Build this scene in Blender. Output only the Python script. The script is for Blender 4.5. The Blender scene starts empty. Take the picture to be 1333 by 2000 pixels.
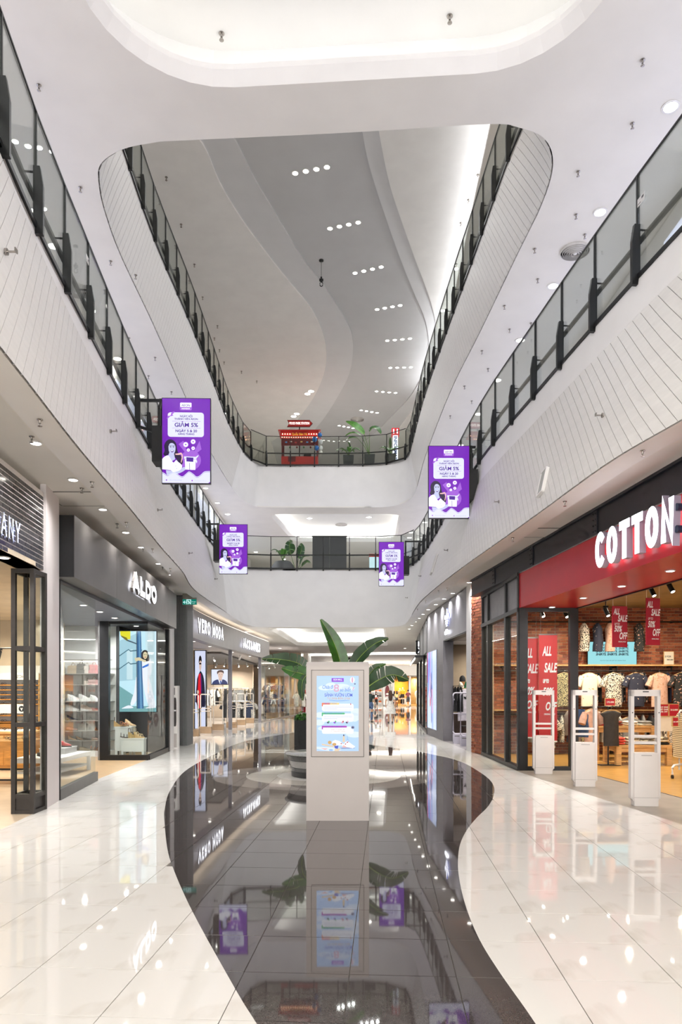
import bpy, bmesh, math, random
from mathutils import Vector, Matrix, Euler
from mathutils.geometry import tessellate_polygon
random.seed(7)
SC = bpy.context.scene
C = SC.collection
PI = math.pi
# ------------------------------------------------------------------ camera, world, exposure
F, H, CX, HY = 1400.0, 1.6, 666.5, 1350.0        # focal length in pixels of a 1333x2000 frame, eye height, horizon
cam_d = bpy.data.cameras.new('camera')
cam_d.sensor_fit = 'VERTICAL'
cam_d.sensor_height = 36.0
cam_d.lens = F / 2000 * 36.0
cam_d.shift_y = (HY - 1000) / 2000.0
cam_d.clip_end = 300
cam = bpy.data.objects.new('camera', cam_d)
cam.location = (0, 0, H)
cam.rotation_euler = (PI / 2, 0, 0)
C.objects.link(cam)
SC.camera = cam
w = bpy.data.worlds.new('fill_world')  # even fill through the open back, added to brighten the hall
SC.world = w
w.use_nodes = True
w.node_tree.nodes['Background'].inputs[0].default_value = (1.0, 0.965, 0.91, 1)
w.node_tree.nodes['Background'].inputs[1].default_value = 3.5
SC.view_settings.view_transform = 'Standard'
SC.view_settings.look = 'None'
SC.view_settings.gamma = 1
SC.view_settings.use_curve_mapping = False
SC.view_settings.exposure = 0.14
SC.cycles.max_bounces = 9
SC.cycles.diffuse_bounces = 4
SC.cycles.glossy_bounces = 4
SC.cycles.transparent_max_bounces = 24
SC.cycles.caustics_reflective = False
SC.cycles.caustics_refractive = False
SC.cycles.sample_clamp_indirect = 4.0
SC.cycles.use_adaptive_sampling = True
SC.cycles.adaptive_threshold = 0.06
SC.cycles.adaptive_min_samples = 16
LAMP = {'roof': 17.0, 'level2': 24.0, 'level1': 34.0, 'shop': 30.0}

# ------------------------------------------------------------------ helpers
def onZ(px, py, Z):
    Y = F * (Z - H) / (HY - py)
    return Vector(((px - CX) * Y / F, Y, Z))
def onY(px, py, Y):
    return Vector(((px - CX) * Y / F, Y, H + (HY - py) * Y / F))
def lin(c):
    c = c / 255.0
    return c / 12.92 if c <= 0.04045 else ((c + 0.055) / 1.055) ** 2.4
def rgb(c):
    return (lin(c[0]), lin(c[1]), lin(c[2]), 1.0)
_mats = {}
def mat(name, col, r=0.5, metal=0.0, em=0.0, noise=None, bump=None, spec=0.5, coat=0.0, emcol=None):
    if name in _mats:
        return _mats[name]
    m = bpy.data.materials.new(name)
    m.use_nodes = True
    nt = m.node_tree
    b = nt.nodes['Principled BSDF']
    b.inputs['Base Color'].default_value = rgb(col)
    b.inputs['Roughness'].default_value = r
    b.inputs['Metallic'].default_value = metal
    b.inputs['Specular IOR Level'].default_value = spec
    b.inputs['Coat Weight'].default_value = coat
    b.inputs['Coat Roughness'].default_value = 0.03
    if em:
        b.inputs['Emission Color'].default_value = rgb(emcol or col)
        b.inputs['Emission Strength'].default_value = em
    if noise or bump:
        tc = nt.nodes.new('ShaderNodeTexCoord')
    if noise:
        sc, amt = noise[0], noise[1]
        n = nt.nodes.new('ShaderNodeTexNoise')
        n.inputs['Scale'].default_value = sc
        n.inputs['Detail'].default_value = 4
        mp = nt.nodes.new('ShaderNodeMapping')
        if len(noise) > 2:
            mp.inputs['Scale'].default_value = noise[2]
        nt.links.new(tc.outputs['Object'], mp.inputs[0])
        nt.links.new(mp.outputs[0], n.inputs['Vector'])
        rp = nt.nodes.new('ShaderNodeValToRGB')
        rp.color_ramp.elements[0].position = 0.3
        rp.color_ramp.elements[1].position = 0.7
        a = rgb(tuple(max(0, x * (1 - amt)) for x in col))
        z = rgb(tuple(min(255, x * (1 + amt)) for x in col))
        rp.color_ramp.elements[0].color = a
        rp.color_ramp.elements[1].color = z
        nt.links.new(n.outputs['Fac'], rp.inputs[0])
        nt.links.new(rp.outputs[0], b.inputs['Base Color'])
    if bump:
        n2 = nt.nodes.new('ShaderNodeTexNoise')
        n2.inputs['Scale'].default_value = bump[0]
        bp = nt.nodes.new('ShaderNodeBump')
        bp.inputs['Strength'].default_value = bump[1]
        bp.inputs['Distance'].default_value = 0.01
        nt.links.new(tc.outputs['Object'], n2.inputs['Vector'])
        nt.links.new(n2.outputs['Fac'], bp.inputs['Height'])
        nt.links.new(bp.outputs[0], b.inputs['Normal'])
    _mats[name] = m
    return m
def screen_mat(name, col, s=1.0):
    """a picture element on a lit display: it gives off its own light"""
    if name in _mats:
        return _mats[name]
    m = mat(name, (8, 8, 8), 0.25, em=s, emcol=col)
    return m
def glass_mat(name, tint, refl=0.06, r=0.0, gain=1.0):
    if name in _mats:
        return _mats[name]
    m = bpy.data.materials.new(name)
    m.use_nodes = True
    nt = m.node_tree
    nt.nodes.remove(nt.nodes['Principled BSDF'])
    out = nt.nodes['Material Output']
    tr = nt.nodes.new('ShaderNodeBsdfTransparent')
    tr.inputs[0].default_value = rgb(tint)
    gl = nt.nodes.new('ShaderNodeBsdfGlossy')
    gl.inputs['Roughness'].default_value = r
    fr = nt.nodes.new('ShaderNodeFresnel')
    fr.inputs['IOR'].default_value = 1.45
    mu = nt.nodes.new('ShaderNodeMath')
    mu.operation = 'MULTIPLY'
    mu.inputs[1].default_value = gain
    mu.use_clamp = True
    mx = nt.nodes.new('ShaderNodeMixShader')
    nt.links.new(fr.outputs[0], mu.inputs[0])
    nt.links.new(mu.outputs[0], mx.inputs[0])
    nt.links.new(tr.outputs[0], mx.inputs[1])
    nt.links.new(gl.outputs[0], mx.inputs[2])
    nt.links.new(mx.outputs[0], out.inputs[0])
    _mats[name] = m
    return m

class MB:
    """collects polygons and links them as ONE mesh object"""
    def __init__(s):
        s.v = []; s.f = []; s.mi = []; s.k = 0; s.T = None
    def add(s, pts, faces):
        n = len(s.v)
        for p in pts:
            p = Vector(p)
            s.v.append(tuple(s.T @ p) if s.T else tuple(p))
        for f in faces:
            s.f.append(tuple(i + n for i in f)); s.mi.append(s.k)
        return s
    def poly(s, pts):
        return s.add(pts, [tuple(range(len(pts)))])
    def box(s, x0, x1, y0, y1, z0, z1):
        return s.hexa([(x0, y0), (x1, y0), (x1, y1), (x0, y1)], z0, z1)
    def cbox(s, c, d, rz=0.0):
        m = Matrix.Translation(Vector(c)) @ Matrix.Rotation(rz, 4, 'Z')
        h = [Vector(m @ Vector((sx * d[0] / 2, sy * d[1] / 2, sz * d[2] / 2))) for sz in (-1, 1) for sx, sy in ((-1, -1), (1, -1), (1, 1), (-1, 1))]
        return s.add(h, [(0, 3, 2, 1), (4, 5, 6, 7), (0, 1, 5, 4), (1, 2, 6, 5), (2, 3, 7, 6), (3, 0, 4, 7)])
    def hexa(s, xy, z0, z1):
        n = len(xy)
        pts = [(x, y, z0) for x, y in xy] + [(x, y, z1) for x, y in xy]
        fs = [tuple(range(n - 1, -1, -1)), tuple(range(n, 2 * n))] + [(i, (i + 1) % n, n + (i + 1) % n, n + i) for i in range(n)]
        return s.add(pts, fs)
    def loft(s, rings, closed=True, caps=True):
        n = len(rings[0]); pts = [p for r in rings for p in r]; fs = []
        for a in range(len(rings) - 1):
            for i in range(n if closed else n - 1):
                j = (i + 1) % n
                fs.append((a * n + i, a * n + j, (a + 1) * n + j, (a + 1) * n + i))
        if caps and closed:
            fs.append(tuple(range(n - 1, -1, -1)))
            fs.append(tuple((len(rings) - 1) * n + i for i in range(n)))
        return s.add(pts, fs)
    def lathe(s, prof, n=24, c=(0, 0, 0), sx=1, sy=1, caps=True):
        rings = [[(c[0] + r * sx * math.cos(2 * PI * i / n), c[1] + r * sy * math.sin(2 * PI * i / n), c[2] + z) for i in range(n)] for r, z in prof]
        return s.loft(rings, True, caps)
    def tube(s, path, r, n=8, radii=None, caps=True):
        path = [Vector(p) for p in path]; rings = []
        for i, p in enumerate(path):
            d = (path[min(i + 1, len(path) - 1)] - path[max(i - 1, 0)])
            if d.length < 1e-9: d = Vector((0, 0, 1))
            d.normalize()
            u = d.cross(Vector((0, 0, 1)))
            if u.length < 1e-3: u = d.cross(Vector((1, 0, 0)))
            u.normalize(); v = u.cross(d)
            rr = radii[i] if radii else r
            rings.append([p + rr * (u * math.cos(2 * PI * k / n) + v * math.sin(2 * PI * k / n)) for k in range(n)])
        return s.loft(rings, True, caps)
    def bar(s, a, b, wdt, hgt):
        """a flat bar of rectangular section from a to b"""
        a = Vector(a); b = Vector(b); d = (b - a).normalized()
        u = d.cross(Vector((0, 0, 1)))
        if u.length < 1e-3: u = Vector((1, 0, 0))
        u.normalize(); v = u.cross(d)
        q = [(-1, -1), (1, -1), (1, 1), (-1, 1)]
        return s.loft([[p + u * (wdt / 2 * x) + v * (hgt / 2 * y) for x, y in q] for p in (a, b)])
    def ball(s, c, r, n=12, m=8, sc=(1, 1, 1)):
        rings = []
        for j in range(1, m):
            t = PI * j / m
            rings.append([(c[0] + r * sc[0] * math.sin(t) * math.cos(2 * PI * i / n), c[1] + r * sc[1] * math.sin(t) * math.sin(2 * PI * i / n), c[2] + r * sc[2] * math.cos(t)) for i in range(n)])
        k = len(s.v); s.loft(rings, True, False)
        s.add([(c[0], c[1], c[2] + r * sc[2]), (c[0], c[1], c[2] - r * sc[2])], [])
        t0 = k + (m - 1) * n
        for i in range(n):
            s.f.append((t0, k + i, k + (i + 1) % n)); s.mi.append(s.k)
            q = k + (m - 2) * n
            s.f.append((t0 + 1, q + (i + 1) % n, q + i)); s.mi.append(s.k)
        return s
    def slab(s, outer, holes, z0, z1):
        """a flat plate with holes: bottom at z0, top at z1"""
        loops = [[Vector((x, y, 0)) for x, y in l] for l in [outer] + list(holes)]
        tri = tessellate_polygon(loops)
        flat = [p for l in loops for p in l]; n = len(flat)
        pts = [(p.x, p.y, z0) for p in flat] + [(p.x, p.y, z1) for p in flat]
        fs = [tuple(t) for t in tri] + [tuple(i + n for i in reversed(t)) for t in tri]
        k = 0
        for l in loops:
            m = len(l)
            fs += [(k + i, k + (i + 1) % m, n + k + (i + 1) % m, n + k + i) for i in range(m)]
            k += m
        return s.add(pts, fs)
    def mesh(s, name, mats, smooth=False):
        me = bpy.data.meshes.new(name)
        me.from_pydata(s.v, [], s.f)
        for m in (mats if isinstance(mats, (list, tuple)) else [mats]):
            me.materials.append(m)
        if any(s.mi):
            me.polygons.foreach_set('material_index', s.mi)
        bm = bmesh.new(); bm.from_mesh(me)
        bmesh.ops.recalc_face_normals(bm, faces=bm.faces)
        bm.to_mesh(me); bm.free()
        if smooth:
            me.polygons.foreach_set('use_smooth', [True] * len(me.polygons))
            try: me.set_sharp_from_angle(angle=math.radians(smooth if smooth > 1 else 40))
            except Exception: pass
        return me
    def build(s, name, mats, parent=None, smooth=False, kind=None, label=None):
        return link(name, s.mesh(name, mats, smooth), parent, kind, label)
def link(name, me, parent=None, kind=None, label=None, loc=None, rot=None, scl=None):
    o = bpy.data.objects.new(name, me)
    C.objects.link(o)
    if parent: o.parent = parent
    if kind: o['kind'] = kind
    if label: o['label'] = label
    if loc is not None: o.location = loc
    if rot is not None: o.rotation_euler = rot
    if scl is not None: o.scale = scl
    return o
def tag(o, label, cat, group=None, kind=None):
    o['label'] = label; o['category'] = cat
    if group: o['group'] = group
    if kind: o['kind'] = kind
    return o
def thing(name, label, cat, loc=(0, 0, 0), rz=0.0, group=None):
    o = bpy.data.objects.new(name, None)
    o.empty_display_size = 0.1
    C.objects.link(o); o.location = loc; o.rotation_euler = (0, 0, rz)
    return tag(o, label, cat, group)
def struct(name, mb, m, smooth=False, parent=None):
    return mb.build(name, m, parent, smooth, kind=None if parent else 'structure')
_kids = {}
def copy_tree(o, parent=None):
    c = o.copy(); C.objects.link(c)
    if parent is not None: c.parent = parent
    for ch in list(o.children):
        copy_tree(ch, c)
    return c
def dup(o, loc, rz=None, label=None, scale=None):
    c = copy_tree(o)
    c.location = loc
    if rz is not None: c.rotation_euler = (0, 0, rz)
    if label: c['label'] = label
    if scale: c.scale = scale
    return c
_txt = {}
def text_me(s, size, m, ext=0.0, off=0.0, shear=0.0, sp=1.0, align='CENTER', xs=1.0, width=None):
    """lettering as a mesh in the XZ plane facing -Y, baseline at z=0"""
    key = (s, size, m.name, ext, off, shear, sp, align, xs, width)
    if key in _txt: return _txt[key]
    cu = bpy.data.curves.new('lettering', 'FONT')
    cu.body = s; cu.size = size; cu.extrude = ext; cu.offset = off; cu.shear = shear
    cu.space_character = sp; cu.align_x = align; cu.resolution_u = 3
    o = bpy.data.objects.new('lettering', cu)
    me = bpy.data.meshes.new_from_object(o)
    bpy.data.objects.remove(o); bpy.data.curves.remove(cu)
    if width is not None and len(me.vertices):
        xx = [v.co.x for v in me.vertices]
        xs = width / max(1e-6, max(xx) - min(xx))
    me.transform(Matrix.Diagonal((xs, 1, 1, 1)))
    me.transform(Matrix.Rotation(PI / 2, 4, 'X'))
    me.materials.clear(); me.materials.append(m)
    me.name = 'lettering'
    _txt[key] = me
    return me
def rrect(x0, x1, y0, y1, r, n=6):
    pts = []
    for cx, cy, a in ((x1 - r, y1 - r, 0), (x0 + r, y1 - r, 90), (x0 + r, y0 + r, 180), (x1 - r, y0 + r, 270)):
        for i in range(n + 1):
            t = math.radians(a + 90 * i / n)
            pts.append((cx + r * math.cos(t), cy + r * math.sin(t)))
    return pts
def catmull(pts, n):
    """n samples per span through pts (tuples of any length)"""
    out = []; P = [Vector(p) if len(p) <= 4 else p for p in pts]
    for i in range(len(P) - 1):
        a, b, c, d = P[max(i - 1, 0)], P[i], P[i + 1], P[min(i + 2, len(P) - 1)]
        for k in range(n):
            t = k / n
            out.append(0.5 * ((2 * b) + (c - a) * t + (2 * a - 5 * b + 4 * c - d) * t * t + (3 * b - a - 3 * c + d) * t ** 3))
    out.append(P[-1].copy())
    return out
def arc(path):
    L = [0.0]
    for a, b in zip(path, path[1:]): L.append(L[-1] + (b - a).length)
    return L
def at_arc(path, L, s):
    s = max(0.0, min(L[-1], s))
    lo, hi = 0, len(L) - 1
    while hi - lo > 1:
        m = (lo + hi) // 2
        if L[m] <= s: lo = m
        else: hi = m
    t = (s - L[lo]) / max(1e-9, L[hi] - L[lo])
    return path[lo].lerp(path[hi], t)
def lamp(loc, power, size=0.25, col=(1, 0.985, 0.965), parent=None, rot=None, spread=PI * 0.9, shape='DISK', sy=None):
    d = bpy.data.lights.new('lamp', 'AREA')
    d.shape = shape; d.size = size
    if sy: d.size_y = sy
    d.energy = power; d.color = col; d.spread = spread
    o = bpy.data.objects.new('lamp', d); C.objects.link(o)
    if parent: o.parent = parent
    o.location = loc
    if rot: o.rotation_euler = rot
    return o
# ------------------------------------------------------------------ materials of the building
WHITE = mat('white_paint', (245, 243, 241), 0.55, noise=(1.5, 0.012))
CEIL2 = mat('ceiling_paint', (246, 242, 235), 0.6, noise=(1.2, 0.012))
PLANK = mat('white_board', (230, 227, 223), 0.45, noise=(3.0, 0.015, (1, 1, 6)))
SEAM = mat('board_backing', (172, 166, 160), 0.8, noise=(5, 0.05))
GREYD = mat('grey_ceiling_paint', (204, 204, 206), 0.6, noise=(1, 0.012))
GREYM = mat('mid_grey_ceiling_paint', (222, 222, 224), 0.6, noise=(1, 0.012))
BLACK = mat('black_steel', (26, 27, 29), 0.4, metal=0.3, noise=(8, 0.1))
STEEL = mat('brushed_steel', (150, 150, 150), 0.3, metal=0.9, noise=(20, 0.08))
CHROME = mat('chrome', (170, 165, 160), 0.2, metal=1.0, noise=(20, 0.05))
GLASS = glass_mat('clear_glass', (248, 251, 249), gain=0.2)
GLASSR = glass_mat('green_tinged_glass', (248, 251, 248), gain=0.5)
LENS = mat('lit_lens', (255, 250, 240), 0.4, em=14.0, noise=(3, 0.0))
LED = mat('led_strip', (255, 248, 236), 0.4, em=9.0, noise=(3, 0.0))
GROUT = mat('grout', (108, 102, 96), 0.8, noise=(20, 0.1))

def tile_mat(name, base, vein, scale, amt, r):
    m = mat(name, base, r, spec=0.5)
    nt = m.node_tree; b = nt.nodes['Principled BSDF']
    tc = nt.nodes.new('ShaderNodeTexCoord')
    n = nt.nodes.new('ShaderNodeTexNoise'); n.inputs['Scale'].default_value = scale; n.inputs['Detail'].default_value = 6
    n.inputs['Distortion'].default_value = 1.6
    mp = nt.nodes.new('ShaderNodeMapping'); mp.inputs['Scale'].default_value = (0.8, 1.5, 1); mp.inputs['Rotation'].default_value = (0, 0, 0.35)
    rp = nt.nodes.new('ShaderNodeValToRGB'); e = rp.color_ramp.elements
    e[0].position = 0.475; e[0].color = rgb(base)
    e[1].position = 0.525; e[1].color = rgb(base)
    k = e.new(0.5); k.color = rgb(tuple(x * (1 - amt) + y * amt for x, y in zip(base, vein)))
    nt.links.new(tc.outputs['Generated' if False else 'Object'], mp.inputs[0]); nt.links.new(mp.outputs[0], n.inputs['Vector'])
    nt.links.new(n.outputs['Fac'], rp.inputs[0]); nt.links.new(rp.outputs[0], b.inputs['Base Color'])
    b.inputs['IOR'].default_value = 1.55
    return m
TILE_W = tile_mat('cream_marble_tile', (238, 235, 230), (214, 208, 199), 0.55, 0.4, 0.03)
TILE_D = mat('dark_grey_tile', (74, 68, 67), 0.03, noise=(160, 0.08), spec=0.75)
TILE_R = mat('warm_grey_tile', (138, 131, 126), 0.03, noise=(60, 0.05), spec=0.75)
TILE_P = mat('pale_beige_tile', (203, 198, 189), 0.05, noise=(50, 0.03), spec=0.6)

# ------------------------------------------------------------------ floor: separate tiles on a grid turned 3.5 degrees
ANG = math.atan(85.5 / F)
GO = Vector((0.0, 0.0))
cs, sn = math.cos(ANG), math.sin(ANG)
def g2w(u, v): return (u * cs + v * sn, -u * sn + v * cs)
def w2g(x, y): return (x * cs - y * sn, x * sn + y * cs)
def clip(poly, box):
    u0, u1, v0, v1 = box
    for ax, lim, sg in ((0, u0, 1), (0, u1, -1), (1, v0, 1), (1, v1, -1)):
        out = []
        for i in range(len(poly)):
            a, b = poly[i - 1], poly[i]
            da, db = (a[ax] - lim) * sg, (b[ax] - lim) * sg
            if da * db < 0:
                t = da / (da - db)
                out.append((a[0] + (b[0] - a[0]) * t, a[1] + (b[1] - a[1]) * t))
            if db >= 0: out.append(b)
        poly = out
        if len(poly) < 3: return []
    return poly
def area(p): return abs(sum(p[i - 1][0] * p[i][1] - p[i][0] * p[i - 1][1] for i in range(len(p)))) / 2
def smooth_px(pts, n=5): return [(p.x, p.y) for p in catmull([onZ(x, y, 0).to_2d() for x, y in pts], n)]
_dl = [(577, 1431), (525, 1439), (468, 1451), (414, 1476), (363, 1505), (333, 1543), (322, 1580), (321.5, 1605), (327, 1657), (340, 1700), (376, 1780), (459, 1930), (502, 2000), (580, 2130)]
_dr = [(1130, 2140), (1047, 2000), (977, 1900), (937, 1835), (912, 1775), (899, 1725), (895, 1685), (899, 1650), (912, 1622), (932, 1597), (954, 1575), (964.5, 1555), (965.5, 1537), (956, 1522), (936, 1507), (908, 1491), (879, 1481), (851, 1475), (817, 1468), (765, 1460), (721, 1454), (650, 1441)]
DARK = smooth_px(_dl) + smooth_px(_dr)
DARK2 = [(-9, 43.0), (-2, 41.0), (2.5, 42.5), (5.5, 41.5), (12, 44), (12, 62), (4, 64), (-9, 60)]
def circ(c, r, n=40): return [(c[0] + r * math.cos(2 * PI * i / n), c[1] + r * math.sin(2 * PI * i / n)) for i in range(n)]
BC = (-0.33, 13.6)
def xl(Y):
    for (a, b), (c, d) in zip(LB, LB[1:]):
        if Y <= c: return b + (d - b) * (Y - a) / (c - a)
    return LB[-1][1]
LB = [(-6, -3.6), (6, -3.85), (8.1, -3.93), (9.9, -4.06), (12.8, -4.42), (16.7, -4.52), (19.2, -4.62), (21.2, -4.75), (21.3, -13)]
RB = [(-6, 5.2), (5, 4.6), (8.6, 4.1), (11.5, 3.78), (14.27, 3.52), (18.2, 3.5), (19.3, 3.42), (26.6, 3.2), (26.9, 13)]
MALL = [(x, y) for y, x in LB] + [(-13, 82), (13, 82)] + [(x, y) for y, x in reversed(RB)]
mall_g = [w2g(*p) for p in MALL]
layers = [([w2g(*p) for p in DARK], TILE_D), ([w2g(*p) for p in DARK2], TILE_D), ([w2g(*p) for p in circ(BC, 2.08)], TILE_R), ([w2g(*p) for p in circ(BC, 1.46)], TILE_P), ([w2g(*p) for p in circ(BC, 0.88)], TILE_W)]
fl = MB(); fl.box(-14, 14, -6, 84, -0.25, -0.006)
floor = struct('floor', fl, GROUT)
T = 0.6; gp = 0.0028
rng = random.Random(3)
pieces = []
for iu in range(-24, 25):
    for iv in range(2, 139):
        # the seam through the kiosk foot meets u=-0.125 eye heights; phase set from the photograph
        u0, v0 = -0.2 + iu * T, 0.445 + iv * T
        b = (u0 + gp, u0 + T - gp, v0 + gp, v0 + T - gp)
        base = clip(mall_g, b)
        if len(base) < 3 or area(base) < 0.002: continue
        cx, cy = g2w(u0 + T / 2, v0 + T / 2)
        full = area(base)
        tl = (rng.uniform(-1, 1) * 0.0011, rng.uniform(-1, 1) * 0.0011)
        stack = [(base, TILE_W, 0.0)]
        z = 0.0
        for pg, m in layers:
            q = clip(pg, b)
            if len(q) > 2 and area(q) > 0.0008:
                if m is not TILE_R and m is not TILE_D and cy > 40: continue
                if area(q) > 0.985 * full: stack = [(q, m, 0.0)]; z = 0.0
                else:
                    z += 0.0008; stack.append((q, m, z))
        for q, m, zz in stack:
            pieces.append((cy, cx, q, m, zz, tl, (cx, cy)))
def inview(x, y): return y > 3.2 and abs(x) < 0.476 * y + 0.6
pieces.sort(key=lambda p: (not inview(p[1], p[0]), p[0]))
rest = {}
def piece_pts(q, c, tl, zz, loc):
    out = []
    for u, v in q:
        x, y = g2w(u, v)
        dx, dy = x - c[0], y - c[1]
        out.append(((dx if loc else x), (dy if loc else y), zz + tl[0] * dx + tl[1] * dy))
    return out
for i, (cy, cx, q, m, zz, tl, c) in enumerate(pieces):
    if i < 300 and inview(cx, cy):
        p = piece_pts(q, c, tl, zz, True); n = len(p)
        mb = MB(); mb.poly(p)
        mb.add(p + [(x, y, -0.006) for x, y, _ in p], [(k, (k + 1) % n, n + (k + 1) % n, n + k) for k in range(n)])
        link('tile', mb.mesh('tile', m), floor, loc=(c[0], c[1], 0))
    else:
        rest.setdefault(m.name, (m, MB()))[1].poly(piece_pts(q, c, tl, zz, False))
for m, mb in rest.values():
    mb.build('tile_field', m, floor, kind='stuff')

# ------------------------------------------------------------------ the voids: stations (bottom edge, top edge)
S2 = [((-1.6, -6), (-1.75, -6)), ((-2.15, 0), (-2.42, 0)), ((-2.7, 5.68), (-3.15, 5.7)), ((-2.94, 8.04), (-3.5, 8.1)), ((-3.14, 10.6), (-3.76, 10.6)), ((-3.40, 13.5), (-4.03, 13.5)),
      ((-3.6, 16.2), (-4.23, 16.2)), ((-3.93, 19.2), (-4.45, 19.5)), ((-3.95, 23.6), (-4.63, 24.0)), ((-3.92, 27), (-4.7, 28)), ((-3.8, 29.3), (-4.58, 30.4)), ((-3.3, 30.1), (-3.9, 31.2)),
      ((-1, 30.3), (-1, 31.3)), ((1, 30.3), (1, 31.3)), ((2.1, 30.1), (2.5, 31.1)), ((2.55, 29.1), (3.05, 30.0)), ((2.55, 26.5), (3.22, 27)), ((2.42, 22), (3.2, 22)), ((2.49, 19), (3.18, 19)),
      ((2.65, 15.9), (3.27, 15.9)), ((2.88, 12.8), (3.52, 12.8)), ((3.03, 10.7), (3.70, 10.7)), ((3.18, 8.5), (3.93, 8.5)), ((3.42, 7.1), (4.13, 7.1)), ((3.7, 5.5), (4.35, 5.5)), ((4.5, 0), (5.1, 0)), ((5.3, -6), (5.9, -6))]
S3 = [((-3.0, 11.93), (-3.0, 11.93)), ((-3.68, 12.1), (-3.6, 12.3)), ((-4.18, 12.45), (-4.1, 12.6)), ((-4.38, 12.95), (-4.35, 13.1)), ((-4.52, 13.7), (-4.48, 13.8)), ((-4.64, 15.1), (-4.56, 15.1)), ((-4.7, 18), (-4.67, 18)), ((-4.85, 22.3), (-4.63, 22.3)),
      ((-5.0, 26.7), (-4.68, 26.6)), ((-4.95, 31), (-4.74, 30)), ((-4.8, 33.8), (-4.6, 33.7)), ((-4.4, 35.2), (-4.25, 35.2)), ((-3.8, 35.65), (-3.7, 35.75)), ((-1, 35.7), (-1, 35.8)), ((1.5, 35.7), (1.5, 35.7)),
      ((2.6, 35.4), (2.6, 35.3)), ((3.25, 34.3), (3.2, 34.5)), ((3.42, 32.5), (3.25, 32.5)), ((3.3, 28), (3.2, 27.7)), ((3.35, 22), (3.34, 22)), ((3.55, 18.3), (3.46, 18.6)), ((3.7, 15.1), (3.55, 15.5)), ((3.78, 13.5), (3.66, 13.9)),
      ((3.7, 12.5), (3.6, 12.7)), ((3.4, 11.9), (3.3, 12.05)), ((2.9, 11.64), (2.85, 11.7)), ((2.3, 11.57), (2.3, 11.57)), ((0, 11.75), (0, 11.75))]
def rings(S, closed, n=6):
    S = S + [S[0]] if closed else S
    b = catmull([Vector(x[0]) for x in S], n); t = catmull([Vector(x[1]) for x in S], n)
    if closed: b.pop(); t.pop()
    return b, t
B2, T2 = rings(S2, False)
B3, T3 = rings(S3, True)
Z2B, Z2T, Z3B, Z3T, ZR = 4.3, 6.95, 10.75, 12.9, 18.5
def flat(l): return [(p.x, p.y) for p in l]
OUT = [(-14, -6), (14, -6), (14, 62), (-14, 62)]
# second-floor slab: white band below, boarded or plain face, floor on top
def out_off(P, d):
    r = []
    for i, p in enumerate(P):
        t = (P[min(i + 1, len(P) - 1)] - P[max(i - 1, 0)]).normalized()
        r.append(p + Vector((-t.y, t.x)) * d)      # to the left of travel: away from the void
    return r
B2o = out_off(B2, 0.32)
# ground-floor ceiling with a cove beyond the bridge
def ring_px(pts, Z): return [(onZ(x, y, Z).x, onZ(x, y, Z).y) for x, y in pts]
COVE1 = [(-3.3, 32.2), (2.0, 32.2), (2.9, 44.5), (-2.7, 44.5)]
def round_poly(P, r, n=5):
    out = []
    for i in range(len(P)):
        a, b, c = Vector(P[i - 1]), Vector(P[i]), Vector(P[(i + 1) % len(P)])
        p, q = b + (a - b).normalized() * r, b + (c - b).normalized() * r
        for k in range(n + 1):
            t = k / n
            out.append(tuple(p * (1 - t) ** 2 + b * 2 * t * (1 - t) + q * t * t))
    return out
COVE1 = round_poly(COVE1, 0.7)
c1 = MB()
hole = flat(B2o)
c1.slab([(-14, -6)] + [(hole[0][0], -6)] + hole[1:-1] + [(hole[-1][0], -6), (14, -6), (14, 62), (-14, 62)], [COVE1], Z2B + 0.12, Z2B + 0.2)
c1.box(-14, 14, 62, 84, Z2B + 0.12, Z2B + 0.2)
ceiling1 = struct('ceiling', c1, CEIL2)
bnd = MB()
bnd.loft([[(p.x, p.y, Z2B) for p in B2], [(p.x, p.y, Z2B) for p in B2o], [(p.x, p.y, Z2B + 0.16) for p in B2o]], closed=False, caps=False)
struct('trim_1', bnd, WHITE)
fl2 = MB()
t2 = flat(T2)
fl2.slab([(-14, -6)] + t2 + [(14, -6), (14, 62), (-14, 62)], [], Z2T - 0.08, Z2T + 0.02)
struct('floor_upper', fl2, mat('upper_floor_tile', (214, 208, 200), 0.25, noise=(2, 0.03)))

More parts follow.
